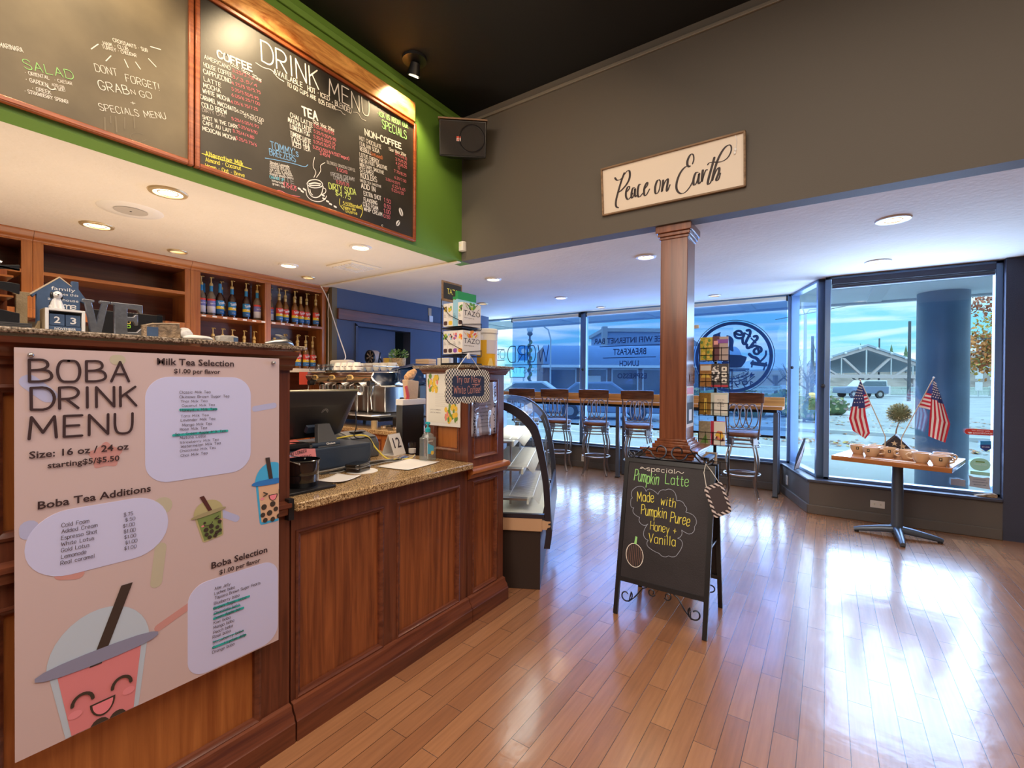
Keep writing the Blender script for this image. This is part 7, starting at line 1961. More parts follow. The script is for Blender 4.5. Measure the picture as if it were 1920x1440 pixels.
CARDS = [(-.05, 1.545, .10, .18, 'card_yellow', 'yellow leafy greeting card at the top left of the wire rack'), (.015, 1.545, .05, .185, 'card_maroon', 'narrow maroon greeting card in the middle of the top tier'), (.062, 1.545, .082, .18, 'card_taupe', 'tan and purple greeting card at the top right of the wire rack'),
         (-.058, 1.34, .085, .175, 'card_sunset', 'golden sunset greeting card on the left of the second tier'), (.045, 1.338, .125, .18, 'card_photo', 'large black and white photo card on the second tier'),
         (-.06, 1.12, .085, .17, 'card_gold', 'dark gold greeting card on the left of the third tier'), (.042, 1.118, .13, .175, 'card_mint', 'pale mint card with lettering on the third tier'),
         (-.062, .89, .085, .18, 'card_sand', 'sandy greeting card on the left of the fourth tier'), (.035, .888, .105, .185, 'card_red', 'red edged card with orange flower on the fourth tier'),
         (-.02, .665, .10, .165, 'card_purple', 'cream and purple greeting card on the lowest visible tier')]
cc_ = dict(card_yellow=(.62, .50, .05), card_maroon=(.12, .03, .045), card_taupe=(.45, .36, .33), card_sunset=(.42, .20, .05), card_photo=(.05, .045, .05), card_gold=(.30, .16, .02), card_mint=(.60, .66, .58), card_sand=(.36, .30, .20), card_red=(.50, .03, .06), card_purple=(.62, .52, .40))
for k, v in cc_.items(): mat(k, v, .5, var=.25 if k in ('card_yellow', 'card_gold', 'card_sand', 'card_sunset') else 0, vscale=60)
for i, (x, z, w_, h_, m_, lab) in enumerate(CARDS):
    c_ = thing('greeting_card', lab, 'card', (-.735 + x, 3.93 - .076, z), 0, 'cards in the wire rack')
    MB().box(-w_ / 2, w_ / 2, -.004 - .001 * (i % 2), .004, 0, h_).build('cover', m_, c_, bevel=.0008)
    q = MB(); yy = -.0058
    if m_ == 'card_yellow':
        rnd = random.Random(3)
        for k in range(22):
            q.use('icon_yellow' if k % 3 else 'tulip_green'); a, b2 = rnd.uniform(-.04, .04), rnd.uniform(.02, .165)
            q.flat([(a + .011 * math.cos(t_), b2 + .014 * math.sin(t_)) for t_ in [2 * PI * j / 6 for j in range(6)]], (0, yy - .00003 * k, 0), XU, ZU)
    elif m_ == 'card_taupe': q.use('fruit_purple').box(-.04, .04, yy, yy + .0002, .13, .16)
    elif m_ == 'card_sunset': q.use('icon_yellow').flat([(-.035, .07), (.035, .07), (.02, .10), (-.02, .10)], (0, yy, 0), XU, ZU).use('mat_cream').box(-.038, .038, yy, yy + .0002, .125, .165)
    elif m_ == 'card_photo':
        rnd = random.Random(6)
        for k in range(30):
            q.use('white_paint' if k % 3 else 'stone_gray'); a, b2 = -.028 + rnd.uniform(-.024, .024), rnd.uniform(.03, .165)
            q.flat([(a + .008 * math.cos(t_), b2 + .008 * math.sin(t_)) for t_ in [2 * PI * j / 6 for j in range(6)]], (0, yy - .00003 * k, 0), XU, ZU)
        for k in range(3): q.use('mat_cream').prism(rrect(.012, .05, .03 + .045 * k, .066 + .045 * k, .008, 3), (0, yy, 0), XU, ZU, (0, -.0002, 0)).use('gingham_black').flat(rrect(.024, .037, .042 + .045 * k, .055 + .045 * k, .004, 3), (0, yy - .0006, 0), XU, ZU)
        q.use('card_red').box(-.0625, .0625, yy - .0003, yy, 0, .016)
    elif m_ == 'card_mint':
        q.use('mat_cream').box(-.035, .058, yy, yy + .0002, .02, .16)
        for k, s in enumerate(('Give me', 'grace', 'abundantly', 'for this')):
            q.use('ink'); print_text(q, s, (.012, .118 - .016 * k), .05 if k != 1 else .03, .008, (0, yy - .0006, 0), XU, ZU, .01, 0, 'C')
    elif m_ == 'card_red':
        q.use('mat_cream').box(-.028, .0526, yy - .0004, yy, .004, .182)
        for k in range(7): q.use(('tulip_yellow', 'fruit_orange', 'tulip_pink')[k % 3]).flat([(.012 + .022 * math.cos(k) * .6 + .018 * math.cos(t_), .075 + .022 * math.sin(k) + .018 * math.sin(t_)) for t_ in [2 * PI * j / 8 for j in range(8)]], (0, yy - .0007 - .00003 * k, 0), XU, ZU)
        q.use('card_maroon').flat([(-.02, .05), (.0, .05), (-.005, .075)], (0, yy - .001, 0), XU, ZU).flat([(.02, .03), (.045, .035), (.04, .07)], (0, yy - .001, 0), XU, ZU)
    elif m_ == 'card_purple': q.use('fruit_purple').box(-.05, .05, yy - .0002, yy, .02, .07)
    elif m_ == 'card_gold': q.use('icon_yellow').box(-.006, .012, yy - .0002, yy, .02, .13)
    elif m_ == 'card_sand': q.use('tulip_green').flat([(-.03, .01), (.03, .01), (.01, .08)], (0, yy, 0), XU, ZU)
    else: q.use('fruit_pinkish').box(-.015, .015, yy - .0002, yy, .12, .15)
    q.build('cover_print', None, c_)
tp_ = thing('tall_pole', 'tall thin black pole with pale T-shaped head behind the column', 'pole', (-.862, 3.72, 0))
MB().cyl((0, 0, 0), (0, 0, 1.79), .006, .006, 10).build('rod', 'black_metal', tp_)
MB().box(-.045, .045, -.012, .012, 1.785, 1.81).build('head', 'mat_cream', tp_, bevel=.003)
MB().box(-.014, .014, -.014, .014, 1.36, 1.49).build('grip', 'seat_back_wood', tp_, bevel=.004)
MB().cyl((0, 0, .95), (0, 0, 1.34), .012, .012, 12).build('sleeve', 'black_plastic', tp_)
MB().lathe([(.03, 0), (.03, .012), (.01, .02)], n=20).build('base', 'black_metal', tp_)

# ------------------------------------------------------------------ curved glass pastry case
pc = thing('pastry_case', 'curved glass pastry display case with black frame beside the end cabinet', 'display case', (-1.535, 2.61, 0), math.radians(27))
YA, YB, XB = 0.0, 1.10, -.39
OUT = smooth([(.052, .28), (.068, .39), (.057, .44), (.052, .60), (.041, .73), (.014, .90), (-.028, 1.07), (-.075, 1.13), (-.13, 1.18), (-.21, 1.225), (-.29, 1.243), (XB, 1.25)], 2)
INN = [(x - .040 - .01 * max(0, z - .6), z - (.0 if z < .7 else .040 * min(1, (z - .7) / .4))) for x, z in OUT]
MB().box(XB, -.012, YA + .02, YB - .02, 0, .385).build('base', mat('case_black', (.03, .018, .014), .45), pc, bevel=.003)
MB().box(XB, .0, YA + .002, YB, .39, .475).build('wood_band', mat('band_tan', (.55, .34, .2), .5), pc, bevel=.002)
MB().prism([(0, 0), (.03, 0), (.035, .012), (.055, .02), (.055, .03), (.04, .03), (.04, .042), (.055, .045), (.055, .055), (.03, .055), (0, .06)], (.0, YA - .004, .405), XU, ZU, (0, .02, 0)).build('catch', 'band_tan', pc)
mat('frame_dark', (.02, .018, .028), .3)
n_ = len(OUT)
for y in (YA, YB - .03):
    f = MB()
    f.add([(x, y, z) for x, z in OUT] + [(x, y, z) for x, z in INN] + [(x, y + .03, z) for x, z in OUT] + [(x, y + .03, z) for x, z in INN],
          [(i, i + 1, n_ + i + 1, n_ + i) for i in range(n_ - 1)] + [(2 * n_ + i, 3 * n_ + i, 3 * n_ + i + 1, 2 * n_ + i + 1) for i in range(n_ - 1)] + [(i, 2 * n_ + i, 2 * n_ + i + 1, i + 1) for i in range(n_ - 1)] + [(n_ + i, n_ + i + 1, 3 * n_ + i + 1, 3 * n_ + i) for i in range(n_ - 1)] + [(0, n_, 3 * n_, 2 * n_), (n_ - 1, 3 * n_ - 1, 4 * n_ - 1, 2 * n_ - 1)])
    f.build('end_frame', 'frame_dark', pc)
    MB().box(XB, .012, y, y + .03, .475, .502).build('bottom_rail', 'frame_dark', pc)
    side = [p for p in INN if p[1] > .5]
    MB().prism([(XB, .50), (side[0][0], .50)] + side + [(XB, side[-1][1])], (0, y + .012, 0), XU, ZU, (0, .006, 0)).build('side_glass', 'glass', pc)
g_ = MB(); cu = [p for p in OUT if p[1] > .47]; nc = len(cu)
g_.add([(x - .012, YA + .03, z) for x, z in cu] + [(x - .012, YB - .03, z) for x, z in cu], [(i, i + 1, nc + i + 1, nc + i) for i in range(nc - 1)]); g_.build('front_glass', 'glass', pc)
MB().prism([(.02, .29), (.050, .28), (.066, .39), (.05, .60), (.035, .60)], (0, YA + .03, 0), XU, ZU, (0, YB - YA - .06, 0)).build('apron', 'frame_dark', pc)
MB().box(XB, .0, YA + .03, YB - .03, .476, .497).build('deck', 'mat_cream', pc)
MB().box(XB - .012, XB, YA, YB, .0, 1.25).build('back_panel', 'steel', pc)
mat('tube_glow', (1, 1, .9), .4, emit=(1, .95, .8), es=2.0)
for z, x1 in ((.60, -.055), (.80, -.095), (.985, -.16)):
    L0 = YA + .09
    MB().box(XB + .02, x1 - .05, YA + .08, YB - .08, z - .032, z - .018).build('shelf_plate', 'steel', pc)
    MB().cyl((XB + .06, YA + .1, z - .05), (XB + .06, YB - .1, z - .05), .012, .012, 12).build('light_tube', 'tube_glow', pc)
    rk_ = MB()
    for k in range(40):
        y = L0 + k * .024
        if y < YB - .09: rk_.tube([(XB + .02, y, z), (x1 - .012, y, z - .008), (x1 + .03, y, z - .05)], .0022, 5)
    for x in (XB + .03, XB + .16, x1 - .015): rk_.tube([(x, L0, z - .004), (x, YB - .09, z - .004)], .003, 5)
    rk_.build('wire_rack', 'white_paint', pc)
    MB().box(x1 - .055, x1 - .04, YA + .08, YB - .08, z - .055, z - .018).build('shelf_edge', 'mat_cream', pc)
for y in (YA + .25, YB - .25): MB().box(-.25, -.235, y, y + .012, .497, .97).build('shelf_upright', 'steel', pc)
d_ = bpy.data.lights.new('case_light', 'AREA'); d_.shape = 'RECTANGLE'; d_.size = .25; d_.size_y = .9; d_.energy = 5; d_.color = (1, .95, .82)
o = bpy.data.objects.new('case_light', d_); COL.objects.link(o); o.location = (-1.95, 3.0, 1.19); o.rotation_euler = (0, 0, math.radians(27))

# ------------------------------------------------------------------ table in the bay
TA = math.radians(-15.9); TC = (.515, 5.34)
tb = thing('cafe_table', 'square wooden cafe table carrying cups and flags in the window bay', 'table', (TC[0], TC[1], 0), TA)
MB().prism([(-.40, -.37), (.40, -.37), (.40, .36), (-.40, .36)], (0, 0, .68), XU, YU, (0, 0, .04)).build('top', 'table_wood', tb, bevel=.004)
MB().cyl((0, .02, .06), (0, .02, .67), .042, .042, 24).build('pedestal', 'steel_post', tb)
MB().box(-.22, .22, -.20, .24, .665, .68).build('mounting_plate', 'black_metal', tb)
for k in range(4):
    a = k * PI / 2 + math.radians(18); c_, s_ = math.cos(a), math.sin(a)
    MB().tube([(.02 * c_, .02 + .02 * s_, .07), (.12 * c_, .02 + .12 * s_, .058), (.26 * c_, .02 + .26 * s_, .034), (.31 * c_, .02 + .31 * s_, .022)], [.036, .032, .024, .018], 10).build('foot_arm', 'steel_post', tb)
    MB().cyl((.29 * c_, .02 + .29 * s_, 0), (.29 * c_, .02 + .29 * s_, .012), .018, .018, 12).build('glide', 'black_plastic', tb)
ZTB = .72
mat('cup_tan_glaze', (.74, .52, .32), .22, coat=.3)
def mug(x, y, rz, label):
    t_ = thing('coffee_mug', label, 'mug', (x, y, ZTB), rz, 'tan coffee mugs on the bay table')
    MB().lathe([(.034, 0), (.038, .004), (.040, .012), (.052, .03), (.056, .055), (.0565, .066), (.0535, .066), (.053, .055), (.049, .03), (.03, .010), (0, .009)], n=32, cap=False).build('bowl', 'cup_tan_glaze', t_)
    MB().tube([(.052, 0, .052), (.072, 0, .056), (.085, 0, .044), (.080, 0, .026), (.060, 0, .018), (.047, 0, .022)], .0065, 8).build('handle', 'cup_tan_glaze', t_)
    q_ = MB().use('gingham_black'); bd_ = -PI / 2 - .3
    q_.grid(lambda u, v: (.0572 * math.cos(bd_ - .16 + .32 * u), .0572 * math.sin(bd_ - .16 + .32 * u), .034 + .020 * v), 6, 1)
    q_.use('cup_tan_glaze').grid(lambda u, v: (.0576 * math.cos(bd_ - .07 + .14 * u), .0576 * math.sin(bd_ - .07 + .14 * u), .040 + .009 * v), 4, 1)
    q_.build('badge', None, t_)
    t_.scale = (1.12, 1.12, 1.25)
    return t_
MU = [(.235, 5.375, .2, 'tan coffee mug at the left end of the bay table'), (.325, 5.250, -.1, 'tan coffee mug second from the left in the front row'), (.375, 5.43, .1, 'tan coffee mug behind the second mug from the left'), (.445, 5.30, .4, 'tan coffee mug left of the folded flag case'),
      (.575, 5.22, 2.9, 'tan coffee mug right of centre with handle to the left'), (.645, 5.09, 3.0, 'tan coffee mug with left handle next to the front right mug'), (.742, 4.985, .25, 'tan coffee mug nearest the front right corner of the table'), (.79, 5.175, .3, 'tan coffee mug behind the front right mug')]
for a in MU: mug(*a)
o = MB().box(-.15, .15, -.012, .012, 0, .004).build('name_strip', 'paper'); o.location = (.46, 5.075, ZTB); o.rotation_euler = (0, 0, TA); tag(o, 'narrow white strip lying on the bay table before the mugs', 'strip')
ff = thing('folded_flag', 'dark folded triangle flag with tan stars standing behind the mugs', 'folded flag', (.52, 5.50, ZTB), TA)
mat('flag_dark', (.035, .028, .035), .7); mat('star_tan', (.62, .46, .28), .7)
MB().prism([(-.155, 0), (.155, 0), (.0, .175)], (0, -.03, 0), XU, ZU, (0, .07, 0)).build('folded_cloth', 'flag_dark', ff, bevel=.012)
rim = MB()
for a, b_ in (((-.17, .0), (.0, .19)), ((.0, .19), (.17, .0))): rim.prism([a, b_, (b_[0], b_[1] - .022), (a[0] * .86, a[1])], (0, -.034, 0), XU, ZU, (0, .06, 0))
rim.build('fold_edge', 'slate_brown', ff)
def star_poly(c, r): return [(c[0] + (r if i % 2 == 0 else r * .42) * math.sin(i * PI / 5), c[1] + (r if i % 2 == 0 else r * .42) * math.cos(i * PI / 5)) for i in range(10)]
for c in ((-.005, .105), (-.05, .05), (.055, .085), (.03, .03), (-.09, .02)):
    MB().prism(star_poly(c, .026), (0, -.0352, 0), XU, ZU, (0, .001, 0)).build('star', 'star_tan', ff)
tpv = thing('topiary_ball', 'small round topiary tree on a thin stem between the flags', 'plant', (.54, 5.63, ZTB))
MB().lathe([(.03, 0), (.042, .06), (.045, .065), (.035, .065), (0, .05)], n=18).build('pot', 'slate_brown', tpv)
MB().tube([(0, 0, .05), (-.012, 0, .15), (-.006, .0, .22), (.01, 0, .285)], [.007, .006, .006, .005], 8).build('stem', 'driftwood', tpv)
rnd = random.Random(8); lf = MB(); mat('moss_dark', (.10, .12, .05), .8); mat('moss', (.36, .34, .16), .8); mat('moss_light', (.62, .58, .34), .8)
lf.use('moss_dark').ball((.012, 0, .375), .082, 18, 12)
for k in range(620):
    z = rnd.uniform(-1, 1); a = rnd.uniform(0, 2 * PI); s = math.sqrt(1 - z * z); d = Vector((s * math.cos(a), s * math.sin(a), z))
    p0 = Vector((.012, 0, .375)) + d * .076; t_ = d.orthogonal().normalized(); t_ = (t_ * math.cos(k) + d.cross(t_) * math.sin(k)) * .0055
    lf.use(('moss', 'moss_light', 'moss_dark')[k % 3]); lf.add([p0 - t_, p0 + d * rnd.uniform(.014, .030) , p0 + t_], [(0, 1, 2)])
lf.build('foliage', None, tpv)
mat('flag_red', (.55, .02, .05), .7); mat('flag_white', (.80, .76, .78), .7); mat('flag_blue', (.03, .045, .20), .7)
def interp(pts, t):
    n = len(pts) - 1; i = min(int(t * n), n - 1); f_ = t * n - i
    return (pts[i][0] + (pts[i + 1][0] - pts[i][0]) * f_, pts[i][1] + (pts[i + 1][1] - pts[i][1]) * f_)
def hand_flag(label, base, tip, L, R, side, cut, y0, nstr, vert_fold):
    r = thing('hand_flag', label, 'flag', (base[0], y0, ZTB), 0, 'small American flags on the bay table')
    bx, bz = base[0], ZTB
    MB().tube([(0, .03, .01), (base[0] - bx, 0, base[1] - bz), (tip[0] - bx, 0, tip[1] - bz)], [.004, .004, .004], 8).build('stick', 'bare_wood', r)
    MB().ball((tip[0] - bx, 0, tip[1] - bz), .008, 10, 8).build('tip', 'mat_cream', r)
    nv = 36; nu = nstr * 2
    def fn(u, v):
        a, b_ = interp(L, v), interp(R, v)
        x = a[0] + (b_[0] - a[0]) * u; z = a[1] + (b_[1] - a[1]) * u
        return (x - bx, -.012 + vert_fold * math.sin(u * 7.5 + .6) * min(1, v * 2.5), z - bz)
    q = MB(); q.grid(fn, nu, nv)
    for j in range(nv):
        for i in range(nu):
            v = (j + .5) / nv; u = (i + .5) / nu
            nm = 'flag_blue' if v < cut + .03 * u else ('flag_red' if int(u * nstr) % 2 == 0 else 'flag_white')
            q.use(nm); q.mi[j * nu + i] = q.cur
    q.build('cloth', None, r)
    s_ = MB().use('flag_white')
    for j in range(7):
        for i in range(4):
            v = (j + .9) / 8 * cut; u = (i + (.35 if j % 2 else .75)) / 4.4
            p = fn(u, v); 
            for yy in (-.002, .002): s_.add([(p[0] + dx, p[1] + yy, p[2] + dz) for dx, dz in star_poly((0, 0), .0075)], [tuple(range(10))])
    s_.build('stars', None, r)
    q = MB()
    for j in range(13):
        a0, a1 = j / 13, (j + 1) / 13
        q.use('flag_blue' if j < 5 else ('flag_red' if j % 2 else 'flag_white'))
        Ls_, Rs_ = side
        pts = [interp(Ls_, a0), interp(Rs_, a0), interp(Rs_, a1), interp(Ls_, a1)]
        q.add([(p[0] - bx, .004 + .006 * k, p[1] - bz) for p, k in zip(pts, (0, 1, 1, 0))], [(0, 1, 2, 3)])
    q.build('back_fold', None, r)
    return r
hand_flag('small American flag on a stick leaning to the left', (.436, .89), (.248, 1.401), [(.246, 1.392), (.201, 1.24), (.165, 1.037), (.196, .925), (.235, .90)], [(.262, 1.366), (.276, 1.24), (.295, 1.068), (.325, .91), (.290, .855)], ([(.266, 1.350), (.270, 1.24), (.283, 1.127)], [(.272, 1.342), (.30, 1.25), (.333, 1.155)]), .36, 5.42, 7, .010)
hand_flag('larger American flag on a stick leaning right, before the round pillar', (.549, .888), (.759, 1.427), [(.757, 1.412), (.743, 1.254), (.734, 1.09), (.727, .915)], [(.768, 1.389), (.816, 1.232), (.868, 1.027), (.838, .865)], ([(.752, 1.36), (.748, 1.26), (.738, 1.146)], [(.742, 1.37), (.702, 1.27), (.653, 1.171)]), .36, 5.40, 9, .012)

# ------------------------------------------------------------------ lettering and stickers on the glass
mat('decal_dark', (.02, .035, .08), .6)
GY = 6.772
ld = thing('window_lettering', 'large dark WORD OF lettering seen from behind on the left pane', 'window lettering', (0, GY, 0))
lw = thing('window_lettering', 'dark FREE WIFI INTERNET BAR lettering seen from behind on the middle pane', 'window lettering', (0, GY, 0))
for (s, u, v, L, hh) in DECAL_PRINT:
    q = MB(); thin = s in ('WORD', 'OF', 'CHRISTIAN CENTER')
    if thin:
        tmp = MB(); write(tmp, s, (0, 0), (L, 0), hh, (0, 0, 0), XU, ZU, .055, 0)
        q.add([(u + L - p[0], 0, v + p[2]) for p in tmp.v], tmp.f)
    else: print_text(q, s, (u, v), L, hh, (0, 0, 0), XU, ZU, .02, 0, 'L', True)
    q.build('lettering', 'decal_dark', ld if thin else lw)
for k, ((u0, v0), (u1, v1)) in enumerate(DECAL_RULES):
    MB().box(u0, u1, 0, .0006, (v0 + v1) / 2 - .006, (v0 + v1) / 2 + .006).build('rule', 'decal_dark', ld if k < 3 else lw)
lg2 = thing('window_logo', 'round coffee cup logo seen from behind on the right-hand pane', 'window logo', (0, GY, 0))
G = LOGO_PTS
cx, cz = (G['ring'][2][0] + G['ring'][1][0]) / 2, (G['ring'][0][1] + G['ring'][3][1]) / 2
rx, rz_ = (G['ring'][1][0] - G['ring'][2][0]) / 2, (G['ring'][0][1] - G['ring'][3][1]) / 2
OG = (0, 0, 0)
def lt_s(mb, pts, w_, sm_=True): stroke(mb, smooth(pts, 2) if sm_ and len(pts) > 2 else pts, OG, XU, ZU, w_)
q = MB(); lt_s(q, arc((cx, cz), rx * .975, 0, 360, 64, rz_ * .975), .042, False); lt_s(q, arc((cx, cz), rx * 1.06, 0, 360, 64, rz_ * 1.06), .008, False); q.build('ring', 'decal_dark', lg2)
q = MB(); q.flat(sm_closed(G['cup'], 1), OG, XU, ZU); lt_s(q, G['line1'], .016); lt_s(q, G['line2'], .016); lt_s(q, arc((G['cup'][6][0] - .0, cz + .0), .1, 90, 270, 12), .03, False); q.build('cup', 'decal_dark', lg2)
for k in ('steam1', 'steam2'): MB().flat(sm_closed(G[k], 2), OG, XU, ZU).build('steam', 'decal_dark', lg2)
q = MB()
for k, w_ in (('K1', .05), ('K1b', .02), ('K1c', .02), ('K2', .04), ('K3', .025), ('a', .032), ('f1', .034), ('f1b', .018), ('f2', .034), ('f2b', .018), ('e', .032)): lt_s(q, G[k], w_)
q.build('name_lettering', 'decal_dark', lg2)
q = MB().use('decal_dark'); bn_ = G['banner']
lt_s(q, bn_[:4], .012); lt_s(q, [bn_[4], bn_[5], bn_[6], bn_[7]], .012); q.flat(G['tail'], OG, XU, ZU)
tmp = MB(); L_b = .52; write(tmp, 'ESTABLISHED', (0, 0), (L_b, 0), .05, OG, XU, ZU, .16)
def bend(p):
    s_ = p[0] / L_b; X_ = bn_[3][0] - .0 - s_ * L_b; t_ = (X_ - bn_[0][0]) / (bn_[3][0] - bn_[0][0])
    base = interp([bn_[7], bn_[6], bn_[5], bn_[4]], min(1, max(0, t_)))[1]
    return (X_, 0, base + .018 + p[2])
q.add([bend(p) for p in tmp.v], tmp.f)
tmp = MB(); write(tmp, '1995', (0, 0), (.30, 0), .075, OG, XU, ZU, .16); y0_ = G['y'][0]
q.add([(y0_[0] + .28 - p[0], 0, y0_[1] + p[2]) for p in tmp.v], tmp.f)
q.build('banner', None, lg2)
SY = 5.885
s1 = thing('window_sticker', 'red pill-shaped delivery sticker on the bay window', 'sticker', (1.15, SY, .935))
MB().prism(rrect(-.105, .105, -.027, .027, .027, 8), (0, .001, 0), XU, ZU, (0, .0006, 0)).build('pill', mat('sticker_red', (.55, .035, .02), .5), s1)
q = MB(); print_text(q, 'We deliver with', (0, .008), .12, .010, (0, .0004, 0), XU, ZU, .01, 0, 'C'); print_text(q, 'DOORDASH', (.018, -.016), .135, .014, (0, .0004, 0), XU, ZU, .015, 0, 'C')
q.flat([(-.09, -.004), (-.062, -.004), (-.055, -.010), (-.062, -.016), (-.076, -.016), (-.083, -.010), (-.066, -.010)], (0, .0004, 0), XU, ZU); q.build('lettering', 'white_paint', s1)
s2 = thing('window_sticker', 'small dark blue shield sticker below the red delivery sticker', 'sticker', (1.185, SY, .81))
MB().prism([(-.035, .045), (.035, .05), (.036, -.02), (0, -.05), (-.036, -.02)], (0, .001, 0), XU, ZU, (0, .0006, 0)).build('shield', 'shrink_blue', s2)
q = MB().use('flag_blue').flat([(-.033, .012), (.033, .016), (.033, -.018), (0, -.045), (-.033, -.018)], (0, .0004, 0), XU, ZU); q.use('white_paint'); print_text(q, 'SECURED', (0, -.012), .05, .009, (0, .0001, 0), XU, ZU, .01, 0, 'C'); q.build('shield_print', None, s2)
s3 = thing('window_sticker', 'round mint green sticker with a base tab near the bottom of the bay window', 'sticker', (1.15, SY, .64))
mg_ = mat('sticker_mint', (.35, .72, .58), .5)
MB().prism(arc((0, 0), .068, 0, 360, 28, .058)[:-1], (0, .001, 0), XU, ZU, (0, .0006, 0)).build('disc', 'sticker_mint', s3)
MB().prism([(-.064, -.064), (.066, -.068), (.066, -.10), (-.064, -.094)], (0, .001, 0), XU, ZU, (0, .0006, 0)).build('tab', 'sticker_mint', s3)
q = MB().use('tulip_green').box(-.03, .03, .0, .0006, .018, .030).use('sticker_pale' if 'sticker_pale' in MATS else mat('sticker_pale', (.62, .85, .78), .5)); print_text(q, 'THANK YOU', (0, -.008), .085, .016, (0, .0003, 0), XU, ZU, .01, 0, 'C'); q.build('sticker_print', None, s3)
s4 = thing('window_sticker', 'ragged grey paper sticker with lettering at the bottom of the bay window', 'sticker', (1.15, SY, .475))
MB().prism([(-.075, .06), (-.04, .048), (.02, .045), (.05, .052), (.065, .05), (.064, -.03), (.072, -.055), (-.07, -.042), (-.066, .0)], (0, .001, 0), XU, ZU, (0, .0006, 0)).build('torn_sheet', mat('sticker_gray', (.42, .45, .50), .6), s4)
q = MB()
for k, (s, L) in enumerate((('LITTLE CLUNKY', .085), ('WORLDFAMOUS', .10), ('BREAKFAST CAFE', .08))): print_text(q, s, (0, .022 - k * .024), L, .009, (0, .0004, 0), XU, ZU, .012, 0, 'C')
q.build('lettering', 'decal_dark', s4)
s5 = MB().prism([(-.05, .028), (-.012, .028), (-.012, .034), (.012, .034), (.012, .028), (.05, .024), (.05, -.036), (-.05, -.030)], (1.005, SY, .46), XU, ZU, (0, .0016, 0)).build('window_sticker', 'sticker_gray', loc=(1.005, SY, .46)); tag(s5, 'plain grey rectangular sticker left of the ragged one', 'sticker')
rkx = thing('driftwood_chunk', 'flat brown wedge of wood lying on the right end of the bay sill', 'wood', (1.19, 5.85, .36))
MB().prism([(-.085, 0), (.06, 0), (.06, .03), (.03, .035), (-.07, .008)], (0, -.04, 0), XU, ZU, (0, .07, 0)).build('wedge', 'driftwood', rkx, bevel=.003)
fs = thing('striped_pennant', 'black and white striped flag wedge standing on the bay side sill', 'pennant', (-.27, 6.30, .36), math.radians(20))
MB().prism([(0, 0), (.05, .02), (.10, .22), (.115, .37), (.10, .37), (.03, .18), (.02, .14)], (-.05, 0, 0), XU, ZU, (0, .008, 0)).build('backing', 'flag_dark', fs)
q = MB().use('flag_white')
for k in range(5): q.prism([(.005 + k * .011, .01 + k * .004), (.010 + k * .011, .011 + k * .004), (.088 + k * .006, .25 + k * .02), (.084 + k * .006, .25 + k * .02)], (-.05, -.0012, 0), XU, ZU, (0, .001, 0))
q.build('stripes', None, fs)
# electric sockets in the low walls
def socket(loc, rz, label):
    r = thing('wall_socket', label, 'socket', loc, rz, 'white sockets below the windows')
    MB().box(-.035, .035, -.006, 0, -.057, .057).build('plate', 'white_plastic', r, bevel=.002)
    for s in (-1, 1):
        fc = MB().prism(rrect(-.014, .014, s * .024 - .016, s * .024 + .016, .008, 4), (0, -.006, 0), XU, ZU, (0, -.0012, 0)).build('outlet', 'mat_cream', r)
        MB().box(-.006, -.004, -.0076, -.007, s * .024 - .004, s * .024 + .006).box(.004, .006, -.0076, -.007, s * .024 - .004, s * .024 + .006).build('slots', 'black_plastic', fc)
    return r
socket((-3.215, 6.75, .15), 0, 'white wall socket under the street window between two bar stools')
s_ = socket((.413, 5.80, .18), 0, 'white wall socket lying sideways behind the table pedestal'); s_.rotation_euler = (0, PI / 2, 0)
socket((-.40, 6.52, .19), math.radians(-71.3), 'white wall socket on the angled low wall beside the bay')

# ------------------------------------------------------------------ outside: the street and the park beyond
GZ = -.15
YW = math.radians(34.3)
FWV = Vector((-math.sin(YW), math.cos(YW), 0)); RTV = Vector((math.cos(YW), math.sin(YW), 0))
def out_at(r, d, z=GZ):
    """a street spot r metres right of and d metres along the main street axis"""
    p = RTV * r + FWV * d
    return (p.x, p.y, z)
for k, v in dict(ext_white=(.62, .64, .66), ext_gray=(.30, .32, .34), ext_dark=(.07, .08, .10), awning_blue=(.15, .25, .42), brick_brown=(.20, .12, .10), shop_white=(.55, .57, .60), shingle=(.20, .22, .26), timber=(.52, .44, .44), roof_metal=(.34, .42, .50), car_blue=(.16, .22, .34), car_white=(.62, .64, .66), tyre=(.03, .03, .035), bronze=(.06, .05, .05), fence_green=(.50, .58, .52), steel_light=(.42, .46, .48), bollard=(.85, .52, .03), sign_red=(.65, .08, .10), bark_gray=(.14, .12, .12), sign_cyan_face=(.5, .9, .85)).items(): mat(k, v, .6)
m, t, b = _nm('lit_sign'); b.inputs['Base Color'].default_value = (.4, .8, .8, 1); b.inputs['Emission Color'].default_value = (.25, .9, .85, 1); b.inputs['Emission Strength'].default_value = .8
mat('shop_glass', (.05, .08, .12), .08, spec=.9)
mat('car_glass', (.10, .14, .18), .08, spec=.9)
mat('hedge_green', (.10, .16, .07), .8, var=.5, vscale=1.5); mat('scrub_brown', (.24, .20, .18), .9, var=.35, vscale=.25); mat('scrub_green', (.13, .19, .10), .9, var=.4, vscale=.6)
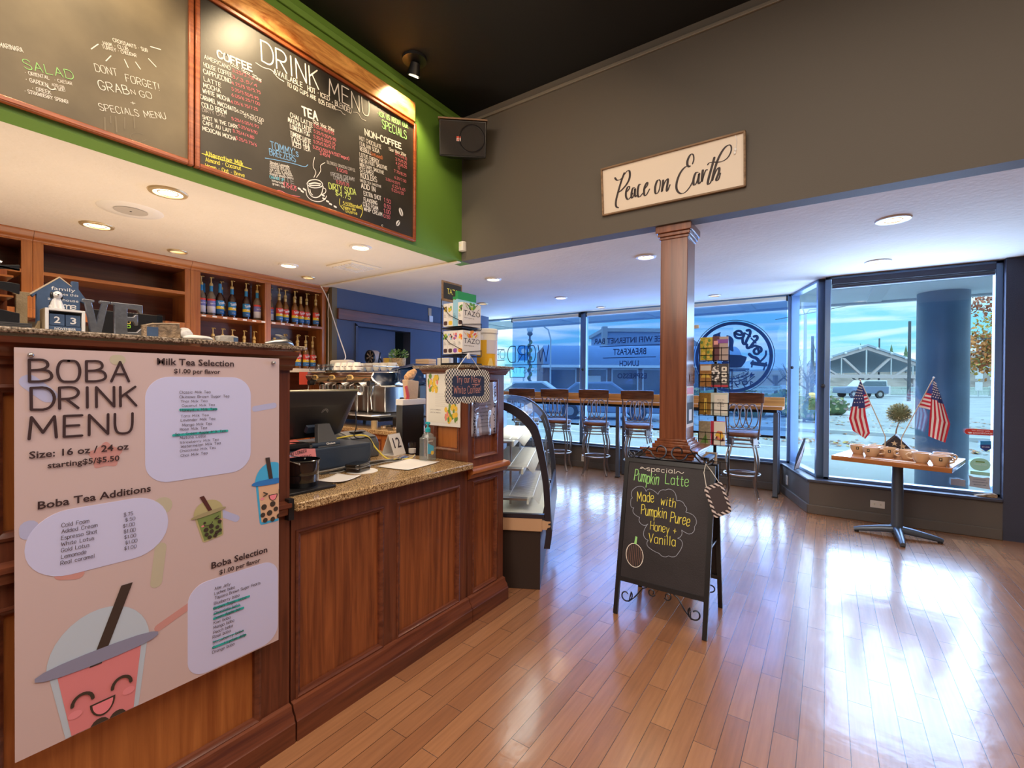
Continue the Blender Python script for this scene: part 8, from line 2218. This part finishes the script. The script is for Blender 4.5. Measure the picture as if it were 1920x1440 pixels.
# storefronts across the street
sf = thing('storefront', 'shop building across the street with a rounded blue awning', 'building', out_at(2.3, 34), YW)
MB().box(.0, 14.2, .6, 9, 0, 4.05).build('wall', 'brick_brown', sf)
aw = MB(); prof = [(.6, 4.15)] + [(.6 - 1.4 * math.sin(a), 2.85 + 1.3 * math.cos(a)) for a in [PI / 2 * i / 8 for i in range(9)]] + [(-.8, 2.62), (.6, 2.62)]
vs = []
for x, sx in ((0, 0), (14.2, 0)): vs += [(x, y, z) for y, z in prof]
n_ = len(prof); aw.add(vs, [(i, (i + 1) % n_, n_ + (i + 1) % n_, n_ + i) for i in range(n_)] + [tuple(range(n_)), tuple(range(n_, 2 * n_))]); aw.build('awning', 'awning_blue', sf)
MB().box(-.1, 14.3, -.9, .7, 2.48, 2.66).build('awning_fascia', 'ext_white', sf)
for k in range(6):
    x = .5 + 2.3 * k
    f = MB()
    for a in ((x, x + .1, 0, 2.45), (x + 1.9, x + 2.0, 0, 2.45), (x, x + 2.0, 0, .1), (x, x + 2.0, 2.35, 2.45)): f.box(a[0], a[1], .50, .62, a[2], a[3])
    wf = f.build('shop_window', 'shop_white', sf)
    MB().box(x + .08, x + 1.92, .54, .58, .1, 2.36).build('pane', 'shop_glass', wf)
dr = MB()
for a in ((9.75, 9.85, 0, 2.3), (10.6, 10.7, 0, 2.3), (9.75, 10.7, 2.2, 2.3), (9.75, 10.7, 0, .12)): dr.box(a[0], a[1], .44, .5, a[2], a[3])
dd = dr.build('shop_door', 'ext_white', sf); MB().box(9.85, 10.6, .46, .48, .12, 2.2).build('pane', 'shop_glass', dd)
MB().prism(arc((10.2, 1.55), .16, 0, 360, 20)[:-1], (0, .43, 0), XU, ZU, (0, .02, 0)).build('wreath', 'ext_white', sf)
MB().box(3.2, 4.3, .47, .5, 1.0, 1.9).build('poster', 'ext_white', sf)
tb2 = thing('brick_building', 'tall dark blue-grey flat-roofed building behind the awning shop', 'building', out_at(9.2, 46), YW)
MB().box(0, 5.7, 0, 8, 0, 6.4).build('wall', 'awning_blue', tb2)
MB().box(-.25, 5.8, -.2, 8.2, 6.4, 6.75).build('parapet', 'ext_gray', tb2)
MB().box(-.3, .2, -.25, .4, 0, 6.9).build('corner_pier', 'ext_gray', tb2)
gb = thing('gabled_building', 'pale building with a shingled gable behind the coffee logo', 'building', out_at(17.5, 46), YW)
MB().box(0, 3.6, 0, 9, 0, 3.6).build('wall', 'ext_white', gb)
MB().prism([(-2.2, 6.6), (-1.6, 6.9), (4.0, 3.3), (3.7, 2.9), (-2.2, 5.6)], (0, -.3, 0), XU, ZU, (0, 9.5, 0)).build('roof', 'shingle', gb)
MB().box(-2.2, 0, .1, 9, 0, 5.6).build('side_wall', 'awning_blue', gb)
wn_ = MB().box(1.2, 2.0, -.06, 0, .9, 2.6).build('window', 'shop_white', gb); MB().box(1.28, 1.92, -.08, -.06, .98, 2.52).build('pane', 'shop_glass', wn_)
MB().box(2.9, 3.25, -.25, .1, 0, 3.6).build('porch_post', 'awning_blue', gb)
# street sign, lamp posts
ls = thing('lit_street_sign', 'bright cyan lit sign board across the street', 'sign', out_at(.35, 30), YW)
MB().box(-.45, .45, -.05, .05, 1.75, 2.35).build('face', 'lit_sign', ls); MB().box(-.5, .5, .0, .08, 1.7, 2.4).build('case', 'ext_dark', ls)
for x in (-.4, .4): MB().cyl((x, .05, 0), (x, .05, 1.7), .05, .05, 8).build('leg', 'ext_white', ls)
def lamp(label, loc, h_, banner):
    r = thing('street_lamp', label, 'street lamp', loc, YW)
    MB().lathe([(.14, 0), (.12, .5), (.06, .7), (.05, h_ - .45)], n=14).build('post', 'hopper_blue', r)
    MB().lathe([(.05, h_ - .45), (.16, h_ - .34), (.13, h_ - .24)], n=14).build('collar', 'ext_dark', r)
    MB().ball((0, 0, h_ - .08), .17, 14, 10, (1, 1, 1.15)).build('globe', 'ext_white', r)
    if banner:
        MB().box(-.62, -.08, -.01, .01, h_ - 1.75, h_ - .95).build('banner', 'shrink_blue', r)
        MB().prism(arc((-.33, h_ - 1.25), .14, 0, 360, 14)[:-1], (0, -.012, 0), XU, ZU, (0, -.004, 0)).build('banner_mark', 'ext_white', r)
        gl_ = MB().tube([(.09 * math.cos(i * .8), .09 * math.sin(i * .8), 1.0 + i * (h_ - 1.6) / 50) for i in range(51)], .06, 6); gl_.build('garland', 'hedge_green', r)
    return r
lamp('old-style street lamp with globe, garland and blue banner across the street', out_at(.95, 25), 4.35, True)
sl = thing('street_light', 'tall pale street light with a curved arm seen through the bay side pane', 'street light', out_at(22.1, 35), YW)
MB().cyl((0, 0, 0), (0, 0, 6.6), .14, .10, 12).build('post', 'steel_light', sl)
MB().tube([(0, 0, 6.5), (-.25, 0, 7.2), (-.55, 0, 7.7)], .05, 8).build('upper_arm', 'steel_light', sl)
MB().tube([(0, 0, 6.6), (.3, 0, 7.0), (.85, 0, 7.05)], .05, 8).build('lamp_arm', 'steel_light', sl); MB().box(.7, 1.15, -.1, .1, 6.98, 7.1).build('lamp_head', 'ext_white', sl)
cl_ = thing('curved_street_light', 'thin curved-arm street light behind the banner lamp', 'street light', out_at(2.4, 29), YW)
MB().tube([(0, 0, 0), (0, 0, 4.1), (-.15, 0, 4.7), (-.8, 0, 5.15), (-1.6, 0, 5.2)], .045, 8).build('post', 'steel_light', cl_)
for i, (r_, d_, h_, lab) in enumerate(((24.6, 38, 5.3, 'short dark mast left of the pavilion roof'), (33.4, 39, 6.7, 'tall dark wooden utility pole right of the pavilion ridge'), (55.4, 70, 8.2, 'distant dark utility pole behind the pavilion ridge'))):
    o = MB().cyl(out_at(r_, d_), out_at(r_, d_, GZ + h_), .14, .10, 10).build('utility_pole', 'ext_dark', loc=out_at(r_, d_)); tag(o, lab, 'pole', 'poles beyond the street')
for i, (a, b_, lab) in enumerate(((out_at(17, 30, 5.4), out_at(34, 34, 9.2), 'overhead wire rising to the right above the pavilion'), (out_at(24.6, 38, 4.9), out_at(26.6, 40, 2.6), 'stay wire slanting down from the short mast'))):
    o = MB().tube([a, tuple((Vector(a) + Vector(b_)) / 2 - Vector((0, 0, .15))), b_], .022, 5).build('overhead_wire', 'ext_dark', loc=a); tag(o, lab, 'wire')
# vehicles
def car(name, label, loc, rz, L, W_, hood, roof, prof, cab, body, tall=False):
    r = thing(name, label, 'car', loc, rz)
    MB().prism(prof, (0, -W_ / 2, .0), XU, ZU, (0, W_, 0)).build('body', body, r, bevel=.06, seg=3)
    MB().prism(cab, (0, -W_ / 2 + .12, 0), XU, ZU, (0, W_ - .24, 0)).build('cabin', body if not tall else 'car_white', r, bevel=.05, seg=3)
    xs = [p[0] for p in cab]; zs = [p[1] for p in cab]
    win = [(p[0] * .9 + (sum(xs) / len(xs)) * .1, min(zs) + .06 + (p[1] - min(zs)) * .74) for p in cab]
    for s in (-1, 1):
        MB().prism(win, (0, s * (W_ / 2 - .118), 0), XU, ZU, (0, s * .01, 0)).build('side_window', 'car_glass', r)
    for x in (-L * .30, L * .29):
        for s in (-1, 1):
            wz = .33 if not tall else .38
            w_ = MB().cyl((x, s * (W_ / 2 - .2), wz), (x, s * (W_ / 2 + .02), wz), wz, wz, 24).build('wheel', 'tyre', r)
            MB().cyl((x, s * (W_ / 2 + .01), wz), (x, s * (W_ / 2 + .03), wz), wz * .55, wz * .5, 16).build('hub', 'steel', w_)
    for s in (-1, 1):
        MB().box(-L / 2 - .02, -L / 2 + .08, s * W_ * .36 - .14, s * W_ * .36 + .14, .62, .78).build('head_lamp', 'ext_white', r)
        MB().box(L / 2 - .06, L / 2 + .02, s * W_ * .38 - .1, s * W_ * .38 + .1, .68, .86).build('tail_lamp', 'sign_red', r)
    return r
sedan_p = [(-2.2, .28), (2.2, .28), (2.2, .85), (1.7, .95), (-1.0, .95), (-2.1, .78), (-2.25, .55)]
sedan_c = [(-1.15, .92), (1.75, .92), (1.05, 1.47), (-.35, 1.5)]
car('parked_car', 'blue-grey car parked across the street behind the bar stools', (-7.6, 17.7, GZ), math.radians(180 + 24), 4.4, 1.8, .9, 1.5, sedan_p, sedan_c, 'car_blue')
car('parked_car', 'pale parked car at the left edge of the street window', (-11.6, 19.2, GZ), math.radians(180 + 24), 4.4, 1.8, .9, 1.5, sedan_p, sedan_c, 'car_white')
suv_p = [(-2.15, .45), (2.1, .45), (2.12, 1.15), (-.75, 1.15), (-2.1, 1.05), (-2.2, .8)]
suv_c = [(-.85, 1.12), (2.08, 1.12), (2.02, 1.75), (-.15, 1.75)]
sv = car('parked_suv', 'blue-grey boxy four-wheel drive with pale roof across the wide street', out_at(34.6, 46), YW, 4.3, 1.8, 1, 1.75, suv_p, suv_c, 'car_blue', True)
MB().cyl((2.12, 0, .95), (2.32, 0, .95), .34, .34, 20).build('spare_wheel', 'tyre', sv)
# fence, pavilion, statue
fe = thing('white_fence', 'long low white picket fence along the far side of the street', 'fence', out_at(34.5, 52), YW)
fr = MB()
for z in (.22, .62, .98): fr.box(-9, 26, -.04, .04, z, z + .10)
fr.build('rails', 'fence_green', fe)
pk_ = MB()
for k in range(230): pk_.box(-9 + k * .152, -8.93 + k * .152, -.02, .02, .25, 1.0)
pk_.build('pickets', 'fence_green', fe)
for k in range(9): MB().box(-8.2 + k * 3.9, -7.75 + k * 3.9, -.16, .16, 0, 1.2).build('post', 'ext_white', fe)
pv = thing('timber_pavilion', 'open timber park pavilion with a wide trussed gable roof', 'pavilion', out_at(45.6, 60), YW)
HW, ZE, ZR_ = 9.6, 3.1, 6.2
mat('roof_under', (.06, .10, .15), .7)
for s in (-1, 1):
    MB().add([(0, -.6, ZR_), (s * HW, -.6, ZE), (s * HW, 22, ZE), (0, 22, ZR_), (0, -.6, ZR_ + .25), (s * HW, -.6, ZE + .25), (s * HW, 22, ZE + .25), (0, 22, ZR_ + .25)], [(0, 1, 2, 3), (4, 7, 6, 5), (0, 4, 5, 1), (1, 5, 6, 2), (2, 6, 7, 3), (3, 7, 4, 0)]).build('roof', 'roof_metal', pv)
    MB().prism([(0, ZR_ - .45), (s * HW, ZE - .45), (s * HW, ZE - .02), (0, ZR_ - .02)], (0, -.4, 0), XU, ZU, (0, .3, 0)).build('rafter', 'timber', pv)
    for x0, x1 in ((0.3, 3.2), (3.4, 6.0)):
        za = ZE - .9 + .2; zb = ZE + (HW - x1) / HW * (ZR_ - ZE) - .5
        MB().prism([(s * x0, za), (s * (x0 + .4), za), (s * x1, zb), (s * (x1 - .4), zb)], (0, -.4, 0), XU, ZU, (0, .25, 0)).build('truss_web', 'timber', pv)
    for x in (3.2, 6.0): MB().cyl((s * x, -.3, ZE - .7), (s * x, -.3, ZE + (HW - x) / HW * (ZR_ - ZE) - .3), .07, .07, 8).build('tie_rod', 'ext_white', pv)
    for k in range(5):
        f_ = (k + .6) / 5.2; MB().ball((s * HW * f_, -.7, ZR_ - (ZR_ - ZE) * f_ + .02), .17, 10, 8).build('eave_lamp', 'ext_white', pv)
    for y in (0, 9, 18):
        MB().box(s * 6.4 - .25, s * 6.4 + .25, y - .25, y + .25, 0, ZE - .6).build('post', 'timber', pv)
        for q_ in (-1, 1): MB().tube([(s * 6.4, y, 1.1), (s * 6.4 + q_ * 1.6, y, ZE - .6)], .12, 6).build('brace', 'timber', pv)
MB().box(-HW, HW, -.45, -.1, ZE - 1.0, ZE - .55).build('tie_beam', 'timber', pv)
MB().cyl((0, -.3, ZE - .6), (0, -.3, ZR_ - .4), .09, .09, 8).build('king_rod', 'ext_white', pv)
so = thing('bronze_statue', 'dark bronze statue group on a low plinth beyond the fence', 'statue', out_at(35.5, 55), YW)
MB().lathe([(1.0, 0), (.9, .9), (.6, 1.0)], n=10).build('plinth', 'bronze', so)
def figure(x, h_, lean):
    f = MB()
    f.tube([(x - .12, 0, .95), (x - .1, 0, .95 + h_ * .25), (x - .06, 0, .95 + h_ * .48)], [.10, .12, .15], 8).tube([(x + .12, 0, .95), (x + .1, 0, .95 + h_ * .25), (x + .06, 0, .95 + h_ * .48)], [.10, .12, .15], 8)
    f.tube([(x, 0, .95 + h_ * .45), (x + lean * .3, 0, .95 + h_ * .66), (x + lean * .5, 0, .95 + h_ * .82)], [.20, .25, .14], 10).ball((x + lean * .6, 0, .95 + h_ * .93), .14, 10, 8, (1, 1, 1.2))
    f.tube([(x + lean * .4 + .2, 0, .95 + h_ * .78), (x + .4, 0, .95 + h_ * .62), (x + .3, -.1, .95 + h_ * .5)], [.09, .08, .06], 8).tube([(x + lean * .4 - .2, 0, .95 + h_ * .78), (x - .35, 0, .95 + h_ * .9), (x - .25, -.1, .95 + h_ * 1.1)], [.09, .08, .06], 8)
    return f
figure(.15, 1.9, .1).build('standing_figure', 'bronze', so); figure(-.62, 1.25, .15).build('smaller_figure', 'bronze', so); figure(.75, .8, -.3).build('low_figure', 'bronze', so)
MB().cyl((-.12, .0, .95), (-.12, .0, 3.5), .04, .04, 8).build('flag_staff', 'bronze', so)
rx_ = thing('crossing_sign', 'white X-shaped railway crossing sign on a post at the right', 'sign', out_at(51.8, 50), YW)
MB().cyl((0, 0, 0), (0, 0, 3.4), .07, .07, 8).build('post', 'ext_white', rx_)
for s in (-1, 1): MB().add([(-.75 * 1, -.09, 2.55 if s > 0 else 3.35), (-.62, -.09, 2.4 if s > 0 else 3.5), (.75, -.09, 3.35 if s > 0 else 2.55), (.62, -.09, 3.5 if s > 0 else 2.4)], [(0, 1, 2, 3)]).build('blade', 'ext_white', rx_, solid=.04)
MB().box(-.3, .3, -.12, -.05, 1.9, 2.2).build('lower_board', 'ext_white', rx_)
wsn = thing('road_sign', 'stack of two white road signs left of the crossing sign', 'sign', out_at(49.3, 49), YW)
MB().cyl((0, 0, 0), (0, 0, 2.9), .05, .05, 8).build('post', 'steel_light', wsn)
for z, hh in ((2.0, .85), (.75, .9)): MB().box(-.38, .38, -.08, -.04, z, z + hh).build('board', 'ext_white', wsn)
bl = thing('yellow_bollard', 'yellow bollard post standing among the kerbside shrubs', 'bollard', (-.66, 27.5, GZ))
MB().lathe([(.17, 0), (.17, .75), (.20, .78), (.20, .9), (.1, 1.0), (0, 1.02)], n=18).build('post', 'bollard', bl); MB().lathe([(.175, .42), (.175, .5)], n=18, cap=False).build('band', 'ext_white', bl)
rb = thing('red_sign', 'small red round sign beside the pavilion posts', 'sign', out_at(44.6, 50), YW)
MB().cyl((0, 0, 0), (0, 0, 2.0), .05, .05, 8).build('post', 'ext_white', rb); MB().cyl((0, -.06, 2.0), (0, -.02, 2.0), .42, .42, 8).build('plate', 'sign_red', rb)
# hills, shrubs, trees
def hill(name, r0, r1, d, base, amp, seed, m_):
    rn = random.Random(seed); ph = [rn.uniform(0, 6.3) for _ in range(8)]
    q = MB()
    def fn(u, v):
        r_ = r0 + (r1 - r0) * u
        hgt = base + amp * (.5 + .5 * math.sin(u * 5 + ph[0])) * .6 + amp * .25 * math.sin(u * 17 + ph[1]) + amp * .12 * math.sin(u * 61 + ph[2]) + amp * .06 * math.sin(u * 143 + ph[3])
        p = out_at(r_, d + v * 30); return (p[0], p[1], GZ + hgt * math.sin(min(1, v * 1.6 + .0) * PI / 2) + .3 * math.sin(u * 90 + v * 31))
    q.grid(fn, 160, 12)
    return struct(name, q, m_)
hill('ground_hill', 20, 190, 110, 3.6, 3.2, 3, 'scrub_brown')
hill('ground_hill', 95, 260, 150, 10.0, 8.0, 5, 'scrub_brown')
def bush(label, loc, r_, h_, seed, mats, n=130, group=None, cat='shrub', name='shrub'):
    rn = random.Random(seed); t_ = thing(name, label, cat, loc, 0, group)
    q = MB(); q.use(mats[0])
    for k in range(5): q.ball((rn.uniform(-.4, .4) * r_, rn.uniform(-.4, .4) * r_, h_ * rn.uniform(.3, .55)), r_ * rn.uniform(.42, .6), 10, 7, (1, 1, h_ / r_ * .8))
    for k in range(n):
        a = rn.uniform(0, 2 * PI); e = rn.uniform(-.1, 1.5); c_ = Vector((r_ * math.cos(a) * math.cos(e), r_ * math.sin(a) * math.cos(e), h_ * (.35 + .6 * math.sin(max(0, e))))) * rn.uniform(.8, 1.08)
        d_ = Vector((rn.uniform(-1, 1), rn.uniform(-1, 1), rn.uniform(-.2, 1))).normalized() * r_ * .13; s_ = d_.orthogonal() * .6
        q.use(mats[k % len(mats)]); q.add([c_ - d_, c_ + s_, c_ + d_, c_ - s_], [(0, 1, 2, 3)])
    q.build('foliage', None, t_); MB().tube([(0, 0, 0), (0, 0, h_ * .4)], r_ * .07, 6).build('stem', 'bark_gray', t_)
    return t_
SB = [((-.75, 21.0), .75, .95, 'grey-green shrub nearest the bay side pane'), ((-1.5, 24.0), 1.0, 1.15, 'grey-green shrub behind the nearest one, by the bollard'), ((.1, 26.5), .8, .85, 'low grey-green shrub just right of the yellow bollard'), ((-2.9, 23.0), 1.1, 1.1, 'leafy shrub behind the end of the bar table'), ((-4.3, 24.5), 1.2, 1.15, 'leafy shrub below the coffee logo'), ((-5.8, 26), 1.2, 1.1, 'leafy shrub at the left end of the hedge row')]
for k, ((x, y), r_, h_, lab) in enumerate(SB): bush(lab, (x, y, GZ), r_, h_, k, ('hedge_green', 'scrub_green', 'scrub_brown', 'moss'), 150, 'shrubs along the far kerb')
def bare_tree(label, loc, h_, seed):
    rn = random.Random(seed); t_ = thing('bare_tree', label, 'tree', loc)
    q = MB(); q.tube([(0, 0, 0), (.03 * h_, 0, h_ * .3), (0, .02 * h_, h_ * .5)], [.035 * h_, .028 * h_, .02 * h_], 7); q.build('trunk', 'bark_gray', t_)
    q = MB()
    for k in range(16):
        a = rn.uniform(0, 2 * PI); z0 = h_ * rn.uniform(.25, .55); L = h_ * rn.uniform(.3, .5)
        p1 = Vector((.01, 0, z0)); p2 = p1 + Vector((math.cos(a) * L * .5, math.sin(a) * L * .5, L * .35)); p3 = p1 + Vector((math.cos(a) * L * .75, math.sin(a) * L * .75, L * .85))
        q.tube([p1, p2, p3], [.012 * h_, .008 * h_, .003 * h_], 5)
        for j in range(3):
            f_ = rn.uniform(.3, 1); m_ = p1.lerp(p3, f_); q.tube([m_, m_ + Vector((rn.uniform(-1, 1), rn.uniform(-1, 1), rn.uniform(.2, 1))) * L * .25], .003 * h_, 4)
    q.build('branches', 'bark_gray', t_); return t_
bare_tree('bare grey tree seen through the bay side pane', out_at(21.6, 34), 3.6, 4)
bare_tree('second bare grey tree just left of the bay corner upright', out_at(26.2, 43), 4.2, 9)
AT = thing('autumn_tree', 'tree with orange and yellow autumn leaves at the right of the bay window', 'tree', (5.1, 19.6, GZ))
MB().tube([(0, 0, 0), (-.05, 0, 1.6), (-.1, .1, 2.8), (-.2, .1, 4.4)], [.22, .18, .14, .06], 10).build('trunk', 'bark_gray', AT)
q = MB(); rn = random.Random(12); tips = []
for k in range(20):
    z0 = rn.uniform(1.9, 3.9); a = PI + rn.uniform(-1.3, 1.1); L = rn.uniform(1.0, 2.0)
    p1 = Vector((-.1, .05, z0)); p3 = p1 + Vector((math.cos(a) * L, math.sin(a) * L, rn.uniform(-.25, .9) * (1 if z0 > 2.3 else .5))); q.tube([p1, p1.lerp(p3, .5) + Vector((0, 0, .1)), p3], [.04, .025, .008], 5); tips.append((p1, p3))
q.build('branches', 'bark_gray', AT)
for k, (nm, v) in enumerate(dict(leaf_orange=(.62, .24, .06), leaf_gold=(.62, .42, .08), leaf_rust=(.42, .13, .06), leaf_lime=(.34, .34, .08)).items()): mat(nm, v, .7)
lf = MB()
for k in range(2600):
    p1, p3 = tips[k % len(tips)]; c_ = p1.lerp(p3, rn.uniform(.35, 1.08)) + Vector((rn.gauss(0, .16), rn.gauss(0, .16), rn.gauss(0, .16)))
    d_ = Vector((rn.uniform(-1, 1), rn.uniform(-1, 1), rn.uniform(-1, 1))).normalized() * rn.uniform(.04, .075); s_ = d_.orthogonal() * .6
    lf.use(('leaf_orange', 'leaf_gold', 'leaf_rust', 'leaf_lime')[(k * 7 + k // 5) % 4]); lf.add([c_ - d_, c_ + s_, c_ + d_, c_ - s_], [(0, 1, 2, 3)])
lf.build('foliage', None, AT)
# evergreens on the skyline at the right
for k in range(9):
    r_, d_ = 92 + k * 6.5 + rn.uniform(-1.5, 1.5), 122; hh = rn.uniform(5, 8)
    t_ = thing('evergreen', ['far evergreen tree at the left end of the skyline row', 'far evergreen tree, second from left on the skyline', 'far evergreen tree, third from left on the skyline', 'far evergreen tree, fourth from left on the skyline', 'far evergreen tree in the middle of the skyline row', 'far evergreen tree, fourth from right on the skyline', 'far evergreen tree, third from right on the skyline', 'far evergreen tree, second from right on the skyline', 'far evergreen tree at the right end of the skyline row'][k], 'tree', out_at(r_, d_, 5.0), 0, 'evergreens on the far ridge')
    q = MB()
    for j in range(6): q.cyl((0, 0, hh * (.12 + .14 * j)), (0, 0, hh * (.12 + .14 * j + .24)), hh * .22 * (1 - j / 6.5), .02, 9)
    q.build('foliage', 'scrub_green', t_); MB().cyl((0, 0, -1), (0, 0, hh * .2), hh * .03, hh * .03, 7).build('trunk', 'bark_gray', t_)
# fallen leaves and road markings
lf = MB()
for k in range(1500):
    band = k % 3; y = (17.2, 14.2, 22.5)[band] + rn.gauss(0, .35 if band < 2 else 2.5); x = rn.uniform(-6, 9)
    a = rn.uniform(0, 6.3); s_ = rn.uniform(.05, .11)
    lf.use(('leaf_orange', 'leaf_rust', 'leaf_gold', 'scrub_brown')[k % 4]); lf.add([(x + s_ * math.cos(a + j * PI / 2) * (1 if j % 2 else .6), y + s_ * math.sin(a + j * PI / 2) * (1 if j % 2 else .6), GZ + .012 + .02 * (j % 2)) for j in range(4)], [(0, 1, 2, 3)])
o = lf.build('fallen_leaves', None); tag(o, 'scatter of fallen autumn leaves along the street gutters', 'leaves', kind='stuff')
mk_ = MB().box(-14, 14, 12.6, 12.75, GZ, GZ + .005); o = struct('road_marking', mk_, 'ext_white')
mk_ = MB().box(-2.4, 14, 16.8, 17.2, GZ, GZ + .10); struct('kerb', mk_, 'pavement')
mk_ = MB()
p = [out_at(29, 48.5), out_at(70, 48.5), out_at(70, 50.5), out_at(29, 50.5)]
mk_.prism([(a[0], a[1]) for a in p], (0, 0, GZ), XU, YU, (0, 0, .14)); struct('kerb_far', mk_, 'pavement')
